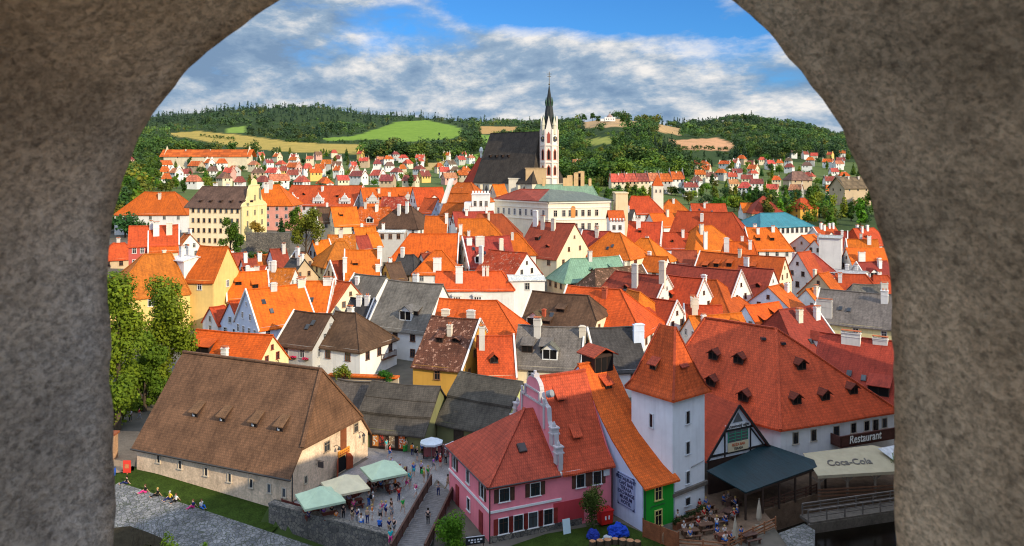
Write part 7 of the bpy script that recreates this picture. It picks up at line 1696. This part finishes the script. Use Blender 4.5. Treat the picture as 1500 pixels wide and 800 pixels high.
for i,(x,y,rz,kd,tp,lw,sh,pk,wh) in enumerate(PPL):
    z = .02 if x > 900 else 0.0
    if wh.startswith('on the coping'): z = .28
    if 'along the footbridge' in wh: z = .13
    if x < 260: q = U(x,y); p = (q.x,q.y,gz(q.x,q.y)+.05)
    else: q = U(x,y,z); p = (q.x,q.y,z)
    person(p,rz,kd,tp,lw,f"person in {tp} top and {low(lw,sh)}{', backpack on,' if pk else ''} {wh}",bool(sh),pk,group='visitors on the square' if 260 < x < 900 else None)
for i,(x,y,rz,tp,lw,wh) in enumerate(((186,709,-1.2,'black','navy','nearest the red board stand'),(213,722,-.9,'black','pink','second along the row'),(231,727,-.9,'black','black','dressed all dark'),(249,732,-.6,'yellow','navy','midway along the row'),(258,735,-.5,'white','black','beside the yellow top'),(283,744,-.7,'navy','pink','in the last pair'),(295,744,.9,'white','blue','ending the row'))):
    q = UB(x,y); person((q.x,q.y,q.z+.05),rz,'ground',tp,lw,f"person in {tp} top and {lw} trousers sitting on the bank {wh}",group='people sitting on the bank')
tops = list(CLR); k = 0; seen = set()
for (c,rz,wh) in SEATS:
    for off in (-.45,.4):
        if rp.random() < (.5 if wh == 'T' else .35 if wh != 'T2' else 0): continue
        for _ in range(40):
            tp = rp.choice(['white','blue','blue','white','navy','red','grey'] if wh[0] == 'T' else tops); lw = rp.choice(['navy','black','tan','grey','blue']); hr = rp.choice(list(HAIR))
            if (tp,lw,hr,wh[0]) not in seen: break
        else: continue
        seen.add((tp,lw,hr,wh[0]))
        p = Vector(c)+Matrix.Rotation(rz,3,'Z') @ Vector((off,0,0))
        person((p.x,p.y,.02),rz,'sit',tp,lw,f"guest, {hr} hair, {tp} top, {lw} trousers {'on the river terrace' if wh[0]=='T' else wh}",hair=hr,group='guests at the terrace tables' if wh[0]=='T' else 'guests under the parasols')
# ------------------------------------------------------------------ sun, sky, camera
SUN_AZ = Vector((.72,-.69)).normalized(); SUN_EL = math.radians(25.5)
sd = Vector((SUN_AZ.x*math.cos(SUN_EL),SUN_AZ.y*math.cos(SUN_EL),math.sin(SUN_EL)))
sl = bpy.data.lights.new('sun','SUN'); sl.energy = 5.0; sl.angle = math.radians(.53); sl.color = (1.0,.85,.60)
so = bpy.data.objects.new('sun', sl); COL.objects.link(so); so.rotation_euler = sd.to_track_quat('Z','Y').to_euler(); so.location = (60,-40,90)
wd = bpy.data.worlds.new('World'); SC.world = wd; wd.use_nodes = True; nt = wd.node_tree; nt.nodes.clear()
out = nt.nodes.new('ShaderNodeOutputWorld'); bg = nt.nodes.new('ShaderNodeBackground'); L(nt,bg.outputs[0],out.inputs[0])
sky = nt.nodes.new('ShaderNodeTexSky'); sky.sky_type = 'NISHITA'; sky.sun_disc = False; sky.sun_elevation = SUN_EL; sky.sun_rotation = math.atan2(sd.x,sd.y); sky.altitude = 500; sky.air_density = 1.0; sky.dust_density = .6; sky.ozone_density = 2.2
bg.inputs['Strength'].default_value = .15
tc = N(nt,'TexCoord'); sep = N(nt,'SeparateXYZ'); L(nt,tc.outputs['Generated'],sep.inputs[0])
def mth(op, a, b_=None, c=None):
    n = N(nt,'Math'); n.operation = op
    for i,v in enumerate((a,b_,c)):
        if v is None: continue
        if isinstance(v,(int,float)): n.inputs[i].default_value = v
        else: L(nt,v,n.inputs[i])
    return n.outputs[0]
def cloud_noise(off):
    m_ = N(nt,'Mapping'); m_.inputs['Location'].default_value = (3.3+off[0],1.2+off[1],2.6+off[2]); m_.inputs['Scale'].default_value = (3.0,3.0,7.4); m_.inputs['Rotation'].default_value = (0,math.radians(9),0); L(nt,tc.outputs['Generated'],m_.inputs[0])
    n_ = N(nt,'TexNoise',Scale=1.0,Detail=11.0,Roughness=.60,Distortion=.12); L(nt,m_.outputs[0],n_.inputs[0]); return n_
n1 = cloud_noise((0,0,0)); n1b = cloud_noise((.10,-.05,.16))
mp2 = N(nt,'Mapping'); mp2.inputs['Location'].default_value = (7.9,4.4,1.3); mp2.inputs['Scale'].default_value = (6.5,6.5,14.0); mp2.inputs['Rotation'].default_value = (0,math.radians(12),0); L(nt,tc.outputs['Generated'],mp2.inputs[0])
n2 = N(nt,'TexNoise',Scale=1.0,Detail=10.0,Roughness=.68,Distortion=.2); L(nt,mp2.outputs[0],n2.inputs[0])
# a gap of clear blue high over the church
gx = mth('SUBTRACT',sep.outputs[0],.085); gy = mth('SUBTRACT',sep.outputs[2],.215)
gap = mth('SUBTRACT',1.0,mth('MINIMUM',1.0,mth('ADD',mth('MULTIPLY',mth('MULTIPLY',gx,gx),26.0),mth('MULTIPLY',mth('MULTIPLY',gy,gy),210.0))))
low_ = mth('MULTIPLY',mth('MAXIMUM',mth('SUBTRACT',.15,sep.outputs[2]),0.0),1.5)
cov = mth('ADD',mth('SUBTRACT',n1.outputs[0],mth('MULTIPLY',gap,.34)),low_)
mk = ramp(nt,cov,[(.385,0.0),(.515,1.0)])
lit = mth('ADD',mth('ADD',.5,mth('MULTIPLY',mth('SUBTRACT',n1.outputs[0],n1b.outputs[0]),3.6)),mth('MULTIPLY',mth('SUBTRACT',n2.outputs[0],.5),1.5))  # light and dark cloud sides painted from the offset noise difference
lit = mth('SUBTRACT',lit,mth('MULTIPLY',mth('MAXIMUM',mth('SUBTRACT',.11,sep.outputs[2]),0.0),2.6))
cc = ramp(nt,lit,[(.18,(1.35,2.1,3.2)),(.42,(2.1,2.9,3.9)),(.58,(3.7,4.1,4.6)),(.80,(6.1,5.9,5.7))])
hi = mth('ADD',1.0,mth('MULTIPLY',mth('MAXIMUM',mth('SUBTRACT',sep.outputs[2],.25),0.0),3.2))  # sky brightened overhead, above the view, to lift the shaded parts
skb = mixc(nt,sky.outputs[0],(.24,.60,1.0),1.0,'MULTIPLY')
c = mixc(nt,skb,cc.outputs[0],mk.outputs[0])
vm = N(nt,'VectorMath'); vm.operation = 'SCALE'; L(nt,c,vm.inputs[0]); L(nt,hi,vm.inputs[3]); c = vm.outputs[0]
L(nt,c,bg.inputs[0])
cam = bpy.data.cameras.new('camera'); co = bpy.data.objects.new('camera', cam); COL.objects.link(co); SC.camera = co
co.location = (0,0,H); co.rotation_euler = (math.radians(90),0,0); cam.sensor_width = 36; cam.lens = 36*F/1500; cam.shift_y = (YH-400)/1500
cam.clip_start = .05; cam.clip_end = 30000; cam.dof.use_dof = True; cam.dof.focus_distance = 160; cam.dof.aperture_fstop = 9.0
SC.render.engine = 'CYCLES'; SC.cycles.pixel_filter_type = 'BLACKMAN_HARRIS'; SC.cycles.filter_width = 1.15; SC.cycles.use_denoising = True; SC.cycles.denoising_prefilter = 'ACCURATE'; SC.cycles.max_bounces = 6; SC.cycles.diffuse_bounces = 3; SC.cycles.transmission_bounces = 3; SC.cycles.transparent_max_bounces = 4
SC.view_settings.view_transform = 'Standard'; SC.view_settings.look = 'None'; SC.view_settings.exposure = 0
# drop far trees and houses that stand wholly behind others
bpy.context.view_layer.update(); dg = bpy.context.evaluated_depsgraph_get(); gone = 0
def root_of(o):
    while o.parent: o = o.parent
    return o
byname = {}
for o in [o for o in SC.objects if o.parent is None and o.get('category') in ('tree','house') and o.get('group')]:
    hz = max((c.scale.z * (1 if o['category'] == 'tree' else 1.15) for c in o.children), default=5); wz = max((c.scale.x for c in o.children), default=5) * .3; ok = False
    for x in (0,-2.5,2.5):
        s = Vector((x,3.0,H))
        for fx,fz in ((0,.95),(0,.75),(0,.5),(-1,.62),(1,.62),(-.6,.8),(.6,.8),(0,.3)):
            p = o.location + Vector((fx*wz,0,fz*hz)); d = p - s
            hit,loc,nn,ii,ho,mm = SC.ray_cast(dg, s, d.normalized(), distance=d.length+6)
            if hit and root_of(ho.original if hasattr(ho,'original') else ho).name == o.name: ok = True; break
        if ok: break
    if not ok:
        for c in list(o.children_recursive): bpy.data.objects.remove(c)
        bpy.data.objects.remove(o); gone += 1
print('hidden far things dropped', gone)
# drop the windows that no nearby standpoint could see
bpy.context.view_layer.update(); dg = bpy.context.evaluated_depsgraph_get(); nd = 0
alive = set(SC.objects)
def live(o):
    try: return o in alive
    except ReferenceError: return False
CULL = [o for o in CULL if live(o)]
for o in CULL:
    p = o.matrix_world.translation.copy(); nrm = -(o.matrix_world.to_3x3() @ Vector((0,1,0))).normalized(); seen_ = False
    for x in (0,-4,4):
        s = Vector((x,3.0,H)); d = (p + nrm*.3 + Vector((0,0,.3))) - s; ln = d.length
        hit, loc, *_ = SC.ray_cast(dg, s, d.normalized(), distance=ln-.15)
        if not hit: seen_ = True; break
    x,y = pix(p)
    if not seen_ or not (130 < x < 1340):
        for ch in list(o.children): bpy.data.objects.remove(ch)
        bpy.data.objects.remove(o); nd += 1
print('windows kept', len(CULL)-nd, 'dropped', nd, 'objects', len(SC.objects))
from collections import Counter
print('DUP', [k for k,v in Counter((o['label']) for o in SC.objects if o.parent is None and o.get('label')).items() if v > 1][:20])
print('LONG', [o['label'] for o in SC.objects if o.get('label') and not 4 <= len(o['label'].split()) <= 16][:20])
